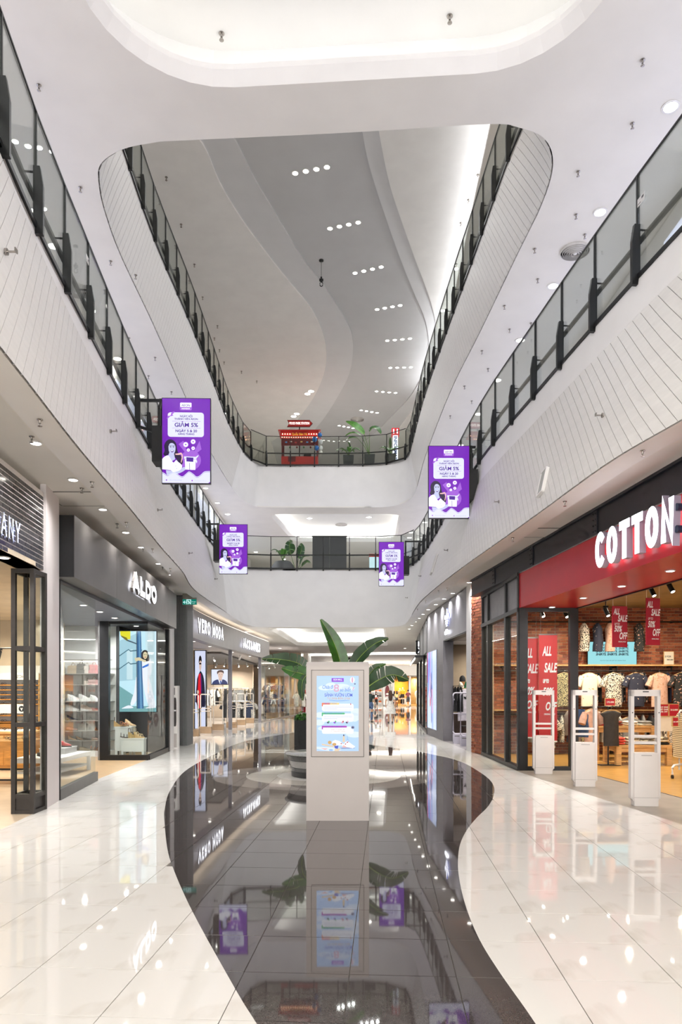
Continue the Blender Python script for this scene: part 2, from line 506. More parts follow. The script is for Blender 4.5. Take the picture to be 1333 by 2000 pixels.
def zm2(p):
    if p.y > 27.5: return 6.85
    if p.x < 0: return 6.85 - 0.35 * max(0.0, 1 - abs(p.y - 12) / 5.5)
    k = min(1.0, max(0.0, (p.y - 5.0) / 2)); q = min(1.0, max(0.0, (27.5 - p.y) / 9.0))
    return 6.85 - 0.47 * q
def zm3(p):
    return 12.72
def balcony(nm, Bp, Tp, ZB, ZT, zmf, ranges, pitch, lean, plain_m):
    n = len(Bp)
    lo = [Vector((p.x, p.y, ZB)) for p in Bp]; hi = [Vector((p.x, p.y, ZT)) for p in Tp]
    md = []
    for i in range(n):
        z = zmf(Tp[i]); k = min(1.0, (z - ZB) / (ZT - ZB) + 0.13)
        q = Bp[i].lerp(Tp[i], k); md.append(Vector((q.x, q.y, z)))
    f = MB()
    f.loft([lo, [a.lerp(b, 0.35) for a, b in zip(lo, md)], [a.lerp(b, 0.7) for a, b in zip(lo, md)], md, hi], closed=False, caps=False)
    root = struct(nm, f, plain_m, smooth=35)
    Llo, Lmd = arc(lo), arc(md)
    for i0, i1, sgn in ranges:
        # boards run from md at arc s to lo at arc s - lean (towards the camera going down), lying on the surface
        s = Lmd[i0]; s1 = Lmd[i1]; K = 5
        while s + pitch < s1:
            cols = []
            for ss in (s + 0.005, s + pitch - 0.005):
                col = []
                for k in range(K + 1):
                    f_ = k / K
                    fr = (ss - Lmd[i0]) / (s1 - Lmd[i0])
                    dl = -lean * sgn * f_
                    a = at_arc(md, Lmd, ss + dl); b = at_arc(lo, Llo, Llo[i0] + fr * (Llo[i1] - Llo[i0]) + dl)
                    col.append(a.lerp(b, f_))
                cols.append(col)
            pts = []
            nv = (cols[1][0] - cols[0][0]).cross(cols[0][K] - cols[0][0]).normalized()
            if nv.x * (1 if cols[0][0].x < 0 else -1) < 0: nv = -nv
            c = (cols[0][0] + cols[1][K]) / 2
            A = [p + nv * 0.022 - c for p in cols[0]]; B = [p + nv * 0.022 - c for p in cols[1]]
            A2 = [p - nv * 0.02 for p in A]; B2_ = [p - nv * 0.02 for p in B]
            n_ = K + 1
            mb = MB()
            fs = []
            for k in range(K):
                fs += [(k, n_ + k, n_ + k + 1, k + 1), (k, k + 1, 2 * n_ + k + 1, 2 * n_ + k), (n_ + k + 1, n_ + k, 3 * n_ + k, 3 * n_ + k + 1)]
            mb.add(A + B + A2 + B2_, fs)
            link('plank', mb.mesh('plank', PLANK), root, loc=c)
            s += pitch
    return root, lo, md, hi
def idx(P, pred): return [i for i, p in enumerate(P) if pred(p)]
l2 = idx(T2, lambda p: p.x < -2 and 3.0 < p.y < 28.5); r2 = idx(T2, lambda p: p.x > 2 and 3.0 < p.y < 28.5)
fascia2, lo2, md2, hi2 = balcony('wall_second_balcony', B2, T2, Z2B, Z2T, zm2, [(l2[0], l2[-1], 1), (r2[0], r2[-1], -1)], 0.2, 2.3, WHITE)
l3 = idx(T3, lambda p: p.x < -4.4 and 13.4 < p.y < 33.5); r3 = idx(T3, lambda p: p.x > 3 and 13.2 < p.y < 33.5)
B3c, T3c = B3 + [B3[0]], T3 + [T3[0]]
fascia3, lo3, md3, hi3 = balcony('wall_third_balcony', B3c, T3c, Z3B, Z3T, zm3, [(l3[0], l3[-1], 1), (r3[0], r3[-1], -1)], 0.2, 1.3, WHITE)

# second-floor ceiling (underside of the third floor) with the void and two coves
def frame_rot(x0, x1, y0, y1, r, ang):
    c = Vector(((x0 + x1) / 2, (y0 + y1) / 2))
    out = []
    for p in rrect(x0, x1, y0, y1, r, 8):
        d = Vector(p) - c
        out.append((c.x + d.x * math.cos(ang) - d.y * math.sin(ang), c.y + d.x * math.sin(ang) + d.y * math.cos(ang)))
    return out
COVA = frame_rot(-3.55, 3.45, 3.6, 10.75, 1.7, -0.066)
COVB = round_poly([(-3.75, 37.0), (3.15, 37.0), (3.4, 43.9), (-2.9, 43.9)], 0.9)
c2 = MB()
c2.slab(OUT, [flat(B3), COVA, COVB], Z3B, Z3B + 0.06)
struct('ceiling_second', c2, CEIL2)
f3 = MB(); f3.slab(OUT, [flat(T3)], Z3T - 0.1, Z3T + 0.04)
struct('floor_top', f3, mat('top_floor_tile', (214, 208, 200), 0.3, noise=(2, 0.03)))
def cove(ring, Z, depth, lip, nm, power):
    """recessed ceiling: a low inner lip that hides a lit strip, side wall and lid above"""
    c = Vector((sum(p[0] for p in ring) / len(ring), sum(p[1] for p in ring) / len(ring)))
    def off(d): 
        r = []
        n = len(ring)
        for i in range(n):
            a, b = Vector(ring[i - 1]), Vector(ring[(i + 1) % n])
            t = (b - a).normalized(); nv = Vector((-t.y, t.x)); p = Vector(ring[i])
            if nv.dot(c - p) < 0: nv = -nv
            r.append(p + nv * d)
        return r
    inn, outr = off(lip), off(-0.45)
    l = MB()
    l.loft([[(p[0], p[1], Z) for p in ring], [(p.x, p.y, Z + 0.16) for p in inn], [(p.x, p.y, Z + 0.24) for p in inn], [(p[0], p[1], Z + 0.24) for p in off(0.0)], [(p.x, p.y, Z + 0.24) for p in outr]], True, False)
    struct('trim_' + nm, l, WHITE)
    t = MB()
    t.loft([[(p.x, p.y, Z + 0.2) for p in outr], [(p.x, p.y, Z + depth) for p in outr]], True, False)
    t.poly([(p.x, p.y, Z + depth) for p in outr])
    struct('ceiling_cove_' + nm, t, mat('cove_paint', (238, 238, 237), 0.6, noise=(1, 0.01)))
    s = MB(); a = off(-0.05); b = off(-0.11)
    s.loft([[(p.x, p.y, Z + 0.25) for p in a], [(p.x, p.y, Z + 0.30) for p in a], [(p.x, p.y, Z + 0.30) for p in b], [(p.x, p.y, Z + 0.25) for p in b]], True, False)
    o = s.build('light_strip', mat('cove_led_' + nm, (255, 252, 246), 0.4, em=power, noise=(2, 0.0)))
    tag(o, {'a': 'hidden warm light strip around the large ceiling recess overhead', 'b': 'light strip in the lit ceiling recess behind the second floor bridge', 'c': 'light strip in the ground floor ceiling recess above the far walkway'}[nm], 'light strip')
cove(COVA, Z3B, 0.95, 0.13, 'a', 3.3)
cove(COVB, Z3B, 0.9, 0.12, 'b', 9.0)
cove(COVE1, Z2B + 0.12, 0.75, 0.12, 'c', 20.0)

# roof ceiling in stepped fields
def cpx(pts): return [(p.x, p.y) for p in catmull([onZ(x, y, ZR).to_2d() for x, y in pts], 4)]
cA = cpx([(330, 190), (397, 274), (430, 350), (475, 425), (530, 500), (570, 550), (610, 600), (632, 649), (638, 690), (632, 728), (614, 769), (587, 808), (560, 838), (530, 858)])
cB = cpx([(400, 170), (460, 271), (500, 350), (545, 425), (590, 500), (636, 560), (665, 605), (685, 642), (690, 680), (683, 726), (662, 769), (635, 812), (610, 842), (585, 862)])
cC = cpx([(690, 150), (709, 257), (722, 320), (747, 400), (782, 500), (810, 570), (832, 625), (838, 680), (826, 730), (800, 775), (765, 812), (735, 842), (710, 862)])
cD = cpx([(725, 150), (742, 255), (759, 340), (777, 400), (812, 500), (838, 570), (852, 625), (856, 680), (846, 730), (826, 770), (800, 806), (775, 840), (760, 862)])
far = 62
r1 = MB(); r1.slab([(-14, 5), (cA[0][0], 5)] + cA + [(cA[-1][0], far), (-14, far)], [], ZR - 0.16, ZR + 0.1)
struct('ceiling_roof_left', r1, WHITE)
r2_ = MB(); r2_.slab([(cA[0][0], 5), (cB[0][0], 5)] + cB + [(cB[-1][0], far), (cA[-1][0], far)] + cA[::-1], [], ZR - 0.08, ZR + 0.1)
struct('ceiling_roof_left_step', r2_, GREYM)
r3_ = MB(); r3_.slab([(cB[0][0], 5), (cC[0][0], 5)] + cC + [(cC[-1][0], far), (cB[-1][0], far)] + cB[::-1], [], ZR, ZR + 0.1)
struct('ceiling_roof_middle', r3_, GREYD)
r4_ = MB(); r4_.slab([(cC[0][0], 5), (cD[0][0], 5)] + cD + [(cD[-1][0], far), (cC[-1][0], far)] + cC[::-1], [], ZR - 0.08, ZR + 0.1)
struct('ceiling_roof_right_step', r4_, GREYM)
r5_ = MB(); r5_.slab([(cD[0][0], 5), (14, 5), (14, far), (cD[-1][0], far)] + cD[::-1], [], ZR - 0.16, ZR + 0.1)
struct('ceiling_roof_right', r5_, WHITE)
sof = MB(); sof.slab([(4.1, 5), (14, 5), (14, 40), (4.3, 40), (4.6, 30), (4.2, 20)], [], 17.5, 17.62)
sof.box(4.1, 4.3, 5, 5.2, 17.5, 17.9)
struct('ceiling_roof_soffit', sof, CEIL2)
ls = MB()
for a, b in (((4.3, 6), (4.4, 20)), ((4.4, 20), (4.8, 30)), ((4.8, 30), (4.5, 40))):
    ls.bar((a[0], a[1], 17.7), (b[0], b[1], 17.7), 0.12, 0.06)
tag(ls.build('light_strip', mat('roof_led', (248, 251, 255), 0.4, em=9.0, noise=(2, 0.0))), 'long hidden light strip along the right edge of the top ceiling', 'light strip')

# outer walls of the upper floors and the far ends
WALLM = mat('wall_paint', (228, 225, 220), 0.6, noise=(1.2, 0.015))
wl = MB(); wl.box(-14.2, -13.9, -6, 84, 0, 19)
struct('wall_left', wl, WALLM)
wr = MB(); wr.box(13.9, 14.2, -6, 84, 0, 19)
struct('wall_right', wr, WALLM)
wb = MB(); wb.box(-14, 14, 56, 56.3, 6.95, 19)
struct('wall_back', wb, WALLM)
wf = MB(); wf.box(-14, 14, 83.7, 84, 0, 5)
struct('wall_far', wf, WALLM)
# second-floor shopfront walls beside the void, seen through the balustrade glass
for sx, nm in ((-1, 'second_left'), (1, 'second_right')):
    m_ = MB(); m_.box(*sorted((sx * 6.3, sx * 6.5)), -6, 50, Z2T, Z3B - 0.02)
    struct('wall_' + nm, m_, WALLM)
    q = MB()  # glowing panels added on the walls to make them read bright
    for k in range(9): q.box(*sorted((sx * 6.26, sx * 6.31)), -2 + k * 5.5, 2.9 + k * 5.5, 7.1, 10.3)
    o = q.build('window_' + nm, mat('added_glow_' + nm, (225, 230, 255), 0.4, em=0.9 if sx > 0 else 0.5, noise=(2, 0.0)))
    o['kind'] = 'structure'
for sx, nm in ((-1, 'top_left'), (1, 'top_right')):
    m_ = MB(); m_.box(*sorted((sx * 9.2, sx * 9.4)), 5, 56, Z3T, ZR - 0.1)
    struct('wall_' + nm, m_, WALLM)

# ------------------------------------------------------------------ ceiling fittings
def proto_downlight(r=0.11, name='downlight'):
    o = thing(name, 'x', 'light')
    g = MB(); g.lathe([(r * 1.3, -0.003), (r * 1.3, -0.012), (r * 1.0, -0.016), (r * 0.97, 0.0)], 20)
    g.build('trim_ring', WHITE, o, smooth=30)
    l = MB(); l.lathe([(r * 0.97, -0.004), (r * 0.97, -0.010), (r * .6, -0.013), (0.002, -0.013)], 20)
    l.build('lens', LENS, o)
    return o
_ords = 'first second third fourth fifth sixth seventh eighth ninth tenth eleventh twelfth thirteenth fourteenth fifteenth sixteenth seventeenth eighteenth nineteenth twentieth'.split()
_cnt = {}
def nth(label, group):
    if not group: return label
    k = _cnt.get(group, 0); _cnt[group] = k + 1
    return (_ords[k] if k < 20 else 'later') + ' ' + label + ('' if 'from the left' in label else ', counted away from the camera')
_dlp = {}
def downlight(p, label, group, power, r=0.11, spread=PI * 0.8, col=(1, .985, .965)):
    if r not in _dlp:
        _dlp[r] = [proto_downlight(r), False]
    pr, used = _dlp[r]
    if not used: o = pr; _dlp[r][1] = True; o.location = p
    else:
        o = _dlp[r][0].copy(); C.objects.link(o); o.location = p
        for ch in _dlp[r][0].children:
            if ch.type == 'MESH':
                c = ch.copy(); C.objects.link(c); c.parent = o
    o['label'] = nth(label, group); o['group'] = group
    if power: lamp((0, 0, -0.03), power, size=r * 1.7, parent=o, spread=spread, col=col)
    return o
_spp = []
def sprinkler(p, label, group, sc=1.0):
    if not _spp:
        o = thing('sprinkler', 'x', 'sprinkler')
        g = MB(); g.lathe([(0.045, 0), (0.045, -0.012), (0.02, -0.018), (0.014, -0.06), (0.02, -0.065), (0.008, -0.07), (0.006, -0.1)], 12)
        g.build('body', CHROME, o, smooth=40)
        g = MB(); g.lathe([(0.004, -0.1), (0.036, -0.104), (0.036, -0.108), (0.004, -0.112)], 12)
        g.build('deflector', CHROME, o)
        _spp.append(o); c = o
    else:
        c = copy_tree(_spp[0])
    c.location = p; c.scale = (sc, sc, sc); c['label'] = nth(label, group)
    if group: c['group'] = group
    return c
def diffuser(p, r, label):
    o = thing('air_diffuser', label, 'vent', p)
    rims = [1.0, .86, .72, .58, .44, .3]
    for i, k in enumerate(rims):
        g = MB(); g.lathe([(r * k, -0.002), (r * k, -0.03 - 0.01 * i), (r * (k - .05), -0.05 - 0.01 * i), (r * (k - .055), -0.02)], 32, caps=False)
        g.build('ring', mat('diffuser_paint', (205, 202, 198), 0.5, noise=(4, 0.03)), o, smooth=40)
    g = MB(); g.lathe([(0.01, -0.004), (r * .97, -0.004)], 32); g.build('duct_opening', mat('duct_dark', (60, 60, 60), 0.8, noise=(4, 0.1)), o)
    g = MB(); g.ball((0, 0, -0.07), r * 0.15, 12, 6, (1, 1, .4)); g.build('hub', WHITE, o, smooth=40)
    return o
Z1C = Z2B + 0.12
# level 1: left shopfront strip
for px, py in [(70, 864), (143, 936), (201, 994), (246, 1039), (276, 1068), (310, 1100), (335, 1122), (358, 1141), (378, 1157), (398, 1174)]:
    downlight(onZ(px, py, Z1C - .001), 'downlight of the ground floor strip along the left shops', 'left ground floor downlights', LAMP['level1'] * .47, 0.058)
for k, (px, py) in enumerate([(1228, 862), (917, 1137), (885, 1158), (868, 1169), (852, 1180), (837, 1190), (827, 1199), (819, 1207), (811, 1214), (805, 1221), (800, 1228)]):
    if k == 0: continue
    downlight(onZ(px, py, Z1C - .001), 'downlight of the ground floor strip along the right shops', 'right ground floor downlights', LAMP['level1'] * .7, 0.058)
for x, y in [(-3.25, 5.6), (-3.1, 3.6), (-3.0, 1.4)]:  # out of view, added to brighten the near left floor
    downlight((x, y, Z1C - .001), 'downlight over the left walkway near the camera', 'added left downlights near the camera', LAMP['level1'] * .15, 0.058)
for x, y in [(3.75, 6.2), (3.95, 4.2), (4.3, 2.0)]:  # out of view, added to brighten the near right floor
    downlight((x, y, Z1C - .001), 'downlight over the right walkway near the camera', 'added right downlights near the camera', LAMP['level1'] * .8, 0.058)
for px, py in [(571, 1238), (607, 1255), (650, 1242), (730, 1232), (733, 1245), (622, 1263), (781, 1262)]:
    pass
for x, y in [(-2.2, 34.5), (0.2, 35.2), (2.0, 34.8), (-1.6, 38.5), (0.4, 39), (2.1, 39.5)]:
    downlight((x, y, Z1C + 0.748), 'downlight in the recess over the far walkway', 'downlights in the far ground floor recess', 20, 0.13)
for x, y in [(-4.5, 34), (-4.8, 39), (-4.0, 47), (0, 48), (4.2, 47), (-3, 54), (1, 55), (5, 54), (-2, 62), (3, 63), (7, 62), (2, 70), (6, 71), (9, 72), (-4, 71)]:
    downlight((x, y, Z1C - .001), 'small downlight of the far hall ceiling', 'far hall downlights', 170, 0.09)
for px, py in [(62, 852), (78, 819), (160, 953), (180, 941), (229, 1023), (247, 1020), (280, 1071), (298, 1072), (318, 1107), (333, 1110)]:
    z = Z1C if px in (62, 160, 229, 280, 318) else Z2B
    sprinkler(onZ(px, py, z), 'chrome sprinkler over the left shops', 'sprinklers along the left shops', .65)
for px, py in [(1256, 880), (1104, 979), (1002, 1050), (874, 1148), (857, 1153), (832, 1173), (816, 1189)]:
    sprinkler(onZ(px, py, Z2B), 'chrome sprinkler over the right shops', 'sprinklers along the right shops', .65)
# level 2 ceiling
for px, py in [(1311, 208), (1173, 414), (1081, 558), (1017, 664), (972, 742), (935, 808), (900, 869)]:
    downlight(onZ(px, py, Z3B - .001), 'large downlight of the right second floor ceiling', 'right second floor downlights', LAMP['level2'] * .5, 0.105)
for px, py in [(64, 413), (105, 480), (178, 606), (230, 700), (275, 773), (312, 832), (402, 953), (425, 982)]:
    downlight(onZ(px, py, Z3B - .001), 'large downlight of the left second floor ceiling', 'left second floor downlights', LAMP['level2'], 0.105)
for x, y in [(-4.6, 6.5), (-4.6, 3), (-5, 5), (5, 5), (-5, 0), (5, 0), (-5, -4), (5, -4), (0, 0), (0, -4)]:  # unseen fittings added as fill for the upper ceiling and hall
    downlight((x, y, Z3B - .001), 'large downlight of the second floor ceiling above the camera', 'added second floor downlights above the camera', LAMP['level2'] * 1.5, 0.105)
for px, py in [(76, 166), (157, 366), (216, 510), (265, 537), (205, 567), (252, 660), (303, 698), (290, 734), (335, 765)]:
    sprinkler(onZ(px, py, Z3B), 'chrome sprinkler on the left second floor ceiling', 'left second floor sprinklers', .8)
for px, py in [(1256, 117), (1236, 241), (1130, 335), (1126, 419), (1143, 458), (1045, 486), (1051, 545), (986, 597), (1038, 631), (996, 643), (942, 685), (954, 720), (908, 754), (922, 783), (880, 812)]:
    sprinkler(onZ(px, py, Z3B), 'chrome sprinkler on the right second floor ceiling', 'right second floor sprinklers', .8)
sprinkler(onZ(433, 65, Z3B + .95), 'chrome sprinkler hanging at the left of the big ceiling recess', None, 1.0)
sprinkler(onZ(879, 31, Z3B + .95), 'chrome sprinkler hanging at the right of the big ceiling recess', None, 1.0)
diffuser(onZ(1124, 489, Z3B), 0.3, 'round ringed air diffuser in the second floor ceiling above the right balustrade')
diffuser(onZ(150, 566, Z3B), 0.3, 'round ringed air diffuser behind the left balustrade glass')
diffuser(onZ(667, 1024, Z3B + .9), 0.36, 'round air diffuser in the lit recess behind the second floor bridge')
diffuser(onZ(698, 819, ZR - .0), 0.42, 'round air diffuser in the grey top ceiling near the banana plants')
for px, py in [(605, 1012), (721, 1010), (617, 1038), (724, 1037)]:
    downlight(onZ(px, py, Z3B + .9), 'downlight in the recess behind the bridge', 'recess downlights over the bridge', 40, 0.15)
for px, py in [(445, 1004), (500, 1078), (430, 1040), (555, 1092), (640, 1098), (830, 1020), (800, 1050)]:
    downlight(onZ(px, py, Z3B - .001), 'small downlight beyond the second floor bridge', 'downlights beyond the bridge', 25, 0.13)
# roof: rows of four spotlights
for r_, (x0, y0, x1, y1) in enumerate([(577, 338, 639, 326), (645, 446, 700, 434), (694, 533, 745, 521), (737, 604, 782, 596), (757, 665, 801, 661), (763, 718, 803, 717), (736, 764, 773, 767), (706, 801, 737, 806), (663, 831, 690, 836)]):
    for k in range(4):
        t = k / 3
        p = onZ(x0 + (x1 - x0) * t, y0 + (y1 - y0) * t, ZR - .002)
        downlight(p, 'spotlight from the left in the %s roof row' % ['nearest', 'second', 'third', 'fourth', 'fifth', 'sixth', 'seventh', 'eighth', 'farthest'][r_], 'row %s of roof spotlights' % 'one two three four five six seven eight nine'.split()[r_], LAMP['roof'], 0.09, col=(.95, .98, 1))
for px, py in [(601, 769), (608, 764), (574, 813), (580, 808)]:
    downlight(onZ(px, py, ZR - .162), 'small spotlight above the red ticket cart', 'spotlights over the ticket cart', 60, 0.16)
for px, py in [(325, 346), (302, 365), (312, 393), (354, 438), (343, 480), (380, 516), (370, 548), (396, 580), (425, 636), (419, 660), (429, 683), (438, 707), (472, 725), (502, 744), (934, 341), (916, 390), (901, 435), (892, 515)]:
    sprinkler(onZ(px, py, ZR - .16), 'tiny sprinkler on the pale top ceiling', 'top ceiling sprinklers', 1.0)
# wall sprinklers and louvred plates on the boarded faces
def wall_sprinkler(p, sx):
    o = thing('wall_sprinkler', nth('sideways sprinkler head on the %s white boarding' % ('left' if sx > 0 else 'right'), 'w%d' % sx), 'sprinkler', p, 0, 'sprinklers on the boarded balcony faces')
    g = MB(); g.tube([(0, 0, 0), (sx * 0.02, 0, 0)], 0.03, 10); g.tube([(sx * .02, 0, 0), (sx * 0.09, 0, 0)], 0.01, 8); g.build('body', CHROME, o)
    g = MB(); g.cbox((sx * 0.095, 0, 0.01), (0.01, 0.05, 0.035)); g.build('deflector', CHROME, o)
def on_face(px, py):
    """where the sight line through a pixel meets the second balcony face"""
    best = None
    for i in range(len(lo2) - 1):
        for k in range(21):
            p = lo2[i].lerp(md2[i], k / 20)
            if p.y < 2: continue
            d = abs(CX + F * p.x / p.y - px) + abs(HY - F * (p.z - H) / p.y - py)
            if best is None or d < best[0]: best = (d, p)
    return best[1]
for px, py in [(6, 492), (213, 845), (305, 992), (368, 1076), (415, 1130)]:
    p = on_face(px, py); wall_sprinkler(p + Vector((0.03, 0, 0)), 1)
for px, py in [(1178, 816), (981, 981), (877, 1072), (824, 1124), (798, 1165)]:
    p = on_face(px, py); wall_sprinkler(p - Vector((0.03, 0, 0)), -1)
def louvre(px, py, hgt, wid, label):
    p = on_face(px, py)
    o = thing('wall_grille', label, 'vent', p - Vector((0.05, 0, 0)))
    # tilted with the face
    i = min(range(len(lo2)), key=lambda j: (lo2[j] - p).length)
    up = (md2[i] - lo2[i]).normalized(); fw = (lo2[max(i - 1, 0)] - lo2[i]).normalized(); nv = fw.cross(up).normalized()
    if nv.x > 0: nv = -nv
    rot = Matrix((fw, nv, up)).transposed()
    if fw.y > 0: fw = -fw
    up2 = (up - fw * 0.25 * (1 if fw.y < 0 else -1)).normalized(); nv = up2.cross(fw).normalized(); fw2 = nv.cross(up2)
    o.rotation_euler = Matrix((fw2, nv, up2)).transposed().to_euler()
    g = MB(); 
    for a in (-1, 1): g.cbox((a * wid / 2, 0, 0), (0.02, 0.05, hgt)); g.cbox((0, 0, a * hgt / 2), (wid, 0.05, 0.02))
    g.build('frame', WHITE, o)
    for k in range(9):
        g = MB(); g.cbox((-wid / 2 + wid * (k + .5) / 9, 0, 0), (wid / 14, 0.03, hgt)); g.build('slat', mat('grille_grey', (186, 186, 184), .5, noise=(4, .03)), o)
louvre(1064, 937, 0.42, 0.2, 'tall white slatted grille on the boarding above the red shop')
louvre(851, 1103, 0.6, 0.2, 'narrow white slatted grille on the far boarding at right')
# access hatches
def hatch(px, py, Z, a, b, label):
    p = onZ(px, py, Z)
    o = thing('access_hatch', label, 'hatch', p - Vector((0, 0, .004)))
    g = MB(); g.box(-a / 2, a / 2, -b / 2, b / 2, -.004, .003); g.build('panel', CEIL2, o)
    g = MB()
    for s in (-1, 1): g.box(min(s * a / 2, s * (a / 2 + .012)), max(s * a / 2, s * (a / 2 + .012)), -b / 2, b / 2, -.007, .003); g.box(-a / 2, a / 2, min(s * b / 2, s * (b / 2 + .012)), max(s * b / 2, s * (b / 2 + .012)), -.007, .003)
    g.build('frame', mat('hatch_edge', (120, 116, 110), .5, noise=(4, .03)), o)
hatch(153, 974, Z1C, 0.75, 0.75, 'square ceiling access hatch in front of the brick tiled shopfront')
hatch(1051, 1040, Z1C, 0.7, 0.7, 'square ceiling access hatch above the red shopfront beam')

# ------------------------------------------------------------------ balustrades
def railing(name, label, path, s0, s1, pitch, ends=False, hz=1.32, base=Z2T):
    L = arc(path)
    p0 = at_arc(path, L, s0)
    root = thing(name, label, 'railing', (p0.x, p0.y, base))
    O = Vector((p0.x, p0.y, base))
    n = max(1, round((s1 - s0) / pitch)); ss = [s0 + (s1 - s0) * i / n for i in range(n + 1)]
    P = [at_arc(path, L, s) for s in ss]
    P = [Vector((p.x, p.y, base)) for p in P]
    chan = MB(); hand = MB(); mid = MB()
    for i, p in enumerate(P):
        t = (P[min(i + 1, n)] - P[max(i - 1, 0)]).normalized(); nv = Vector((t.y, -t.x, 0))   # towards the void
        rz = math.atan2(t.y, t.x)
        q = p - O
        mb = MB()
        mb.cbox((0, 0, hz / 2), (0.03, 0.035, hz))
        mb.loft([[(-.028, -.09, -.10), (.028, -.09, -.10), (.028, .02, -.10), (-.028, .02, -.10)], [(-.028, -.09, .46), (.028, -.09, .46), (.028, .02, .46), (-.028, .02, .46)], [(-.028, -.055, .68), (.028, -.055, .68), (.028, .02, .68), (-.028, .02, .68)]])
        mb.tube([(0, 0, .62), (0, .14, .62)], 0.012, 6)
        if i == 0 or True:
            if not (ends and i in (0, n)): link('post', mb.mesh('post', BLACK), root, loc=q, rot=(0, 0, rz))
        if i < n:
            a, b = p - O, P[i + 1] - O
            d = (b - a).normalized()
            g = MB(); ln = (b - a).length
            g.box(-ln / 2 + .02, ln / 2 - .02, -.006, .006, 0.03, hz - .02)
            link('glass_pane', g.mesh('glass_pane', GLASSR), root, loc=(a + b) / 2, rot=(0, 0, math.atan2(d.y, d.x)))
            nn = Vector((d.y, -d.x, 0))
            chan.bar(a + Vector((0, 0, 0.0)), b + Vector((0, 0, 0.0)), 0.05, 0.06)
            hand.bar(a + Vector((0, 0, hz)), b + Vector((0, 0, hz)), 0.03, 0.025)
            mid.bar(a - nn * .15 + Vector((0, 0, .62)), b - nn * .15 + Vector((0, 0, .62)), 0.05, 0.05)
    chan.build('base_channel', BLACK, root); hand.build('top_rail', BLACK, root); mid.build('hand_rail', BLACK, root)
    return root
L2 = arc(T2); L3 = arc(T3c)
def s_at(path, L, pred, last=False):
    ids = [i for i, p in enumerate(path) if pred(p)]
    return L[ids[-1] if last else ids[0]]
a_ = s_at(T2, L2, lambda p: p.x < -2 and p.y > 1.0); b_ = s_at(T2, L2, lambda p: p.x < -2 and p.y < 30.3, True)
c_ = s_at(T2, L2, lambda p: p.x > 2 and p.y < 30.3); d_ = s_at(T2, L2, lambda p: p.x > 2 and p.y > 1.0, True)
railing('balustrade', 'glass balustrade with black fins along the left second floor edge', T2, a_, b_, 1.24)
railing('balustrade', 'glass balustrade with thin black posts across the second floor bridge', T2, b_, c_, 1.22, True, hz=1.4)
railing('balustrade', 'glass balustrade with black fins along the right second floor edge', T2, c_, d_, 1.24)
a_ = s_at(T3c, L3, lambda p: p.x < -4 and p.y > 13.0); b_ = s_at(T3c, L3, lambda p: p.x < -4 and p.y < 35.0, True)
c_ = s_at(T3c, L3, lambda p: p.x > 2 and 20 < p.y < 34.8); d_ = s_at(T3c, L3, lambda p: p.x > 2.5 and 30 > p.y > 12.6, True)
railing('balustrade', 'glass balustrade with black fins along the left top floor edge', T3c, a_, b_, 1.24, base=Z3T)
railing('balustrade', 'glass balustrade before the ticket cart on the top floor bridge', T3c, b_, c_, 1.2, True, hz=1.42, base=Z3T)
railing('balustrade', 'glass balustrade with black fins along the right top floor edge', T3c, c_, d_, 1.24, base=Z3T)
# ------------------------------------------------------------------ advertising screens hung from the balustrades
PUR = screen_mat('ad_purple', (112, 10, 178), 1.05)
PURD = screen_mat('ad_deep_purple', (74, 8, 140), 1.0)
PURL = screen_mat('ad_light_purple', (160, 92, 214), 1.0)
ADW = screen_mat('ad_white', (226, 228, 252), 1.0)
ADWW = screen_mat('ad_bright_white', (245, 246, 255), 1.1)
ADG = screen_mat('ad_grey', (168, 176, 220), 1.0)
ADS = screen_mat('ad_skin', (196, 200, 236), 1.0)
ADH = screen_mat('ad_dark_hair', (34, 14, 60), 1.0)
ADP = screen_mat('ad_pink', (240, 190, 190), 1.0)
INK = screen_mat('ad_ink', (76, 24, 150), 1.0)
CASE = mat('screen_casing', (24, 25, 26), 0.5, noise=(10, 0.1))
def flatpoly(pts, W, Hh, y, t=0.002):
    """polygon in fractions of the screen (x right, y down from top), as a thin plate facing -Y"""
    mb = MB(); n = len(pts)
    P = [((x - .5) * W, y, (.5 - v) * Hh) for x, v in pts]
    tri = tessellate_polygon([[Vector((p[0], p[2], 0)) for p in P]])
    mb.add(P, [tuple(t_) for t_ in tri])
    return mb
def sub(parent, name, pts, m, W, Hh, y):
    mb = flatpoly(pts, W, Hh, y)
    return link(name, mb.mesh(name, m), parent)
def ell(cx, cy, rx, ry, n=18, a0=0, a1=360):
    return [(cx + rx * math.cos(math.radians(a0 + (a1 - a0) * i / n)), cy + ry * math.sin(math.radians(a0 + (a1 - a0) * i / n))) for i in range(n if a1 - a0 == 360 else n + 1)]
def subtext(parent, s, cx, base, wfrac, size, m, W, Hh, y, off=0.0, shear=0):
    me = text_me(s, size, m, 0.0, off, shear, width=wfrac * W)
    return link('text_line', me, parent, loc=((cx - .5) * W, y, (.5 - base) * Hh))
def spline(pts, n=6): return [(p.x, p.y) for p in catmull([Vector(p) for p in pts], n)]
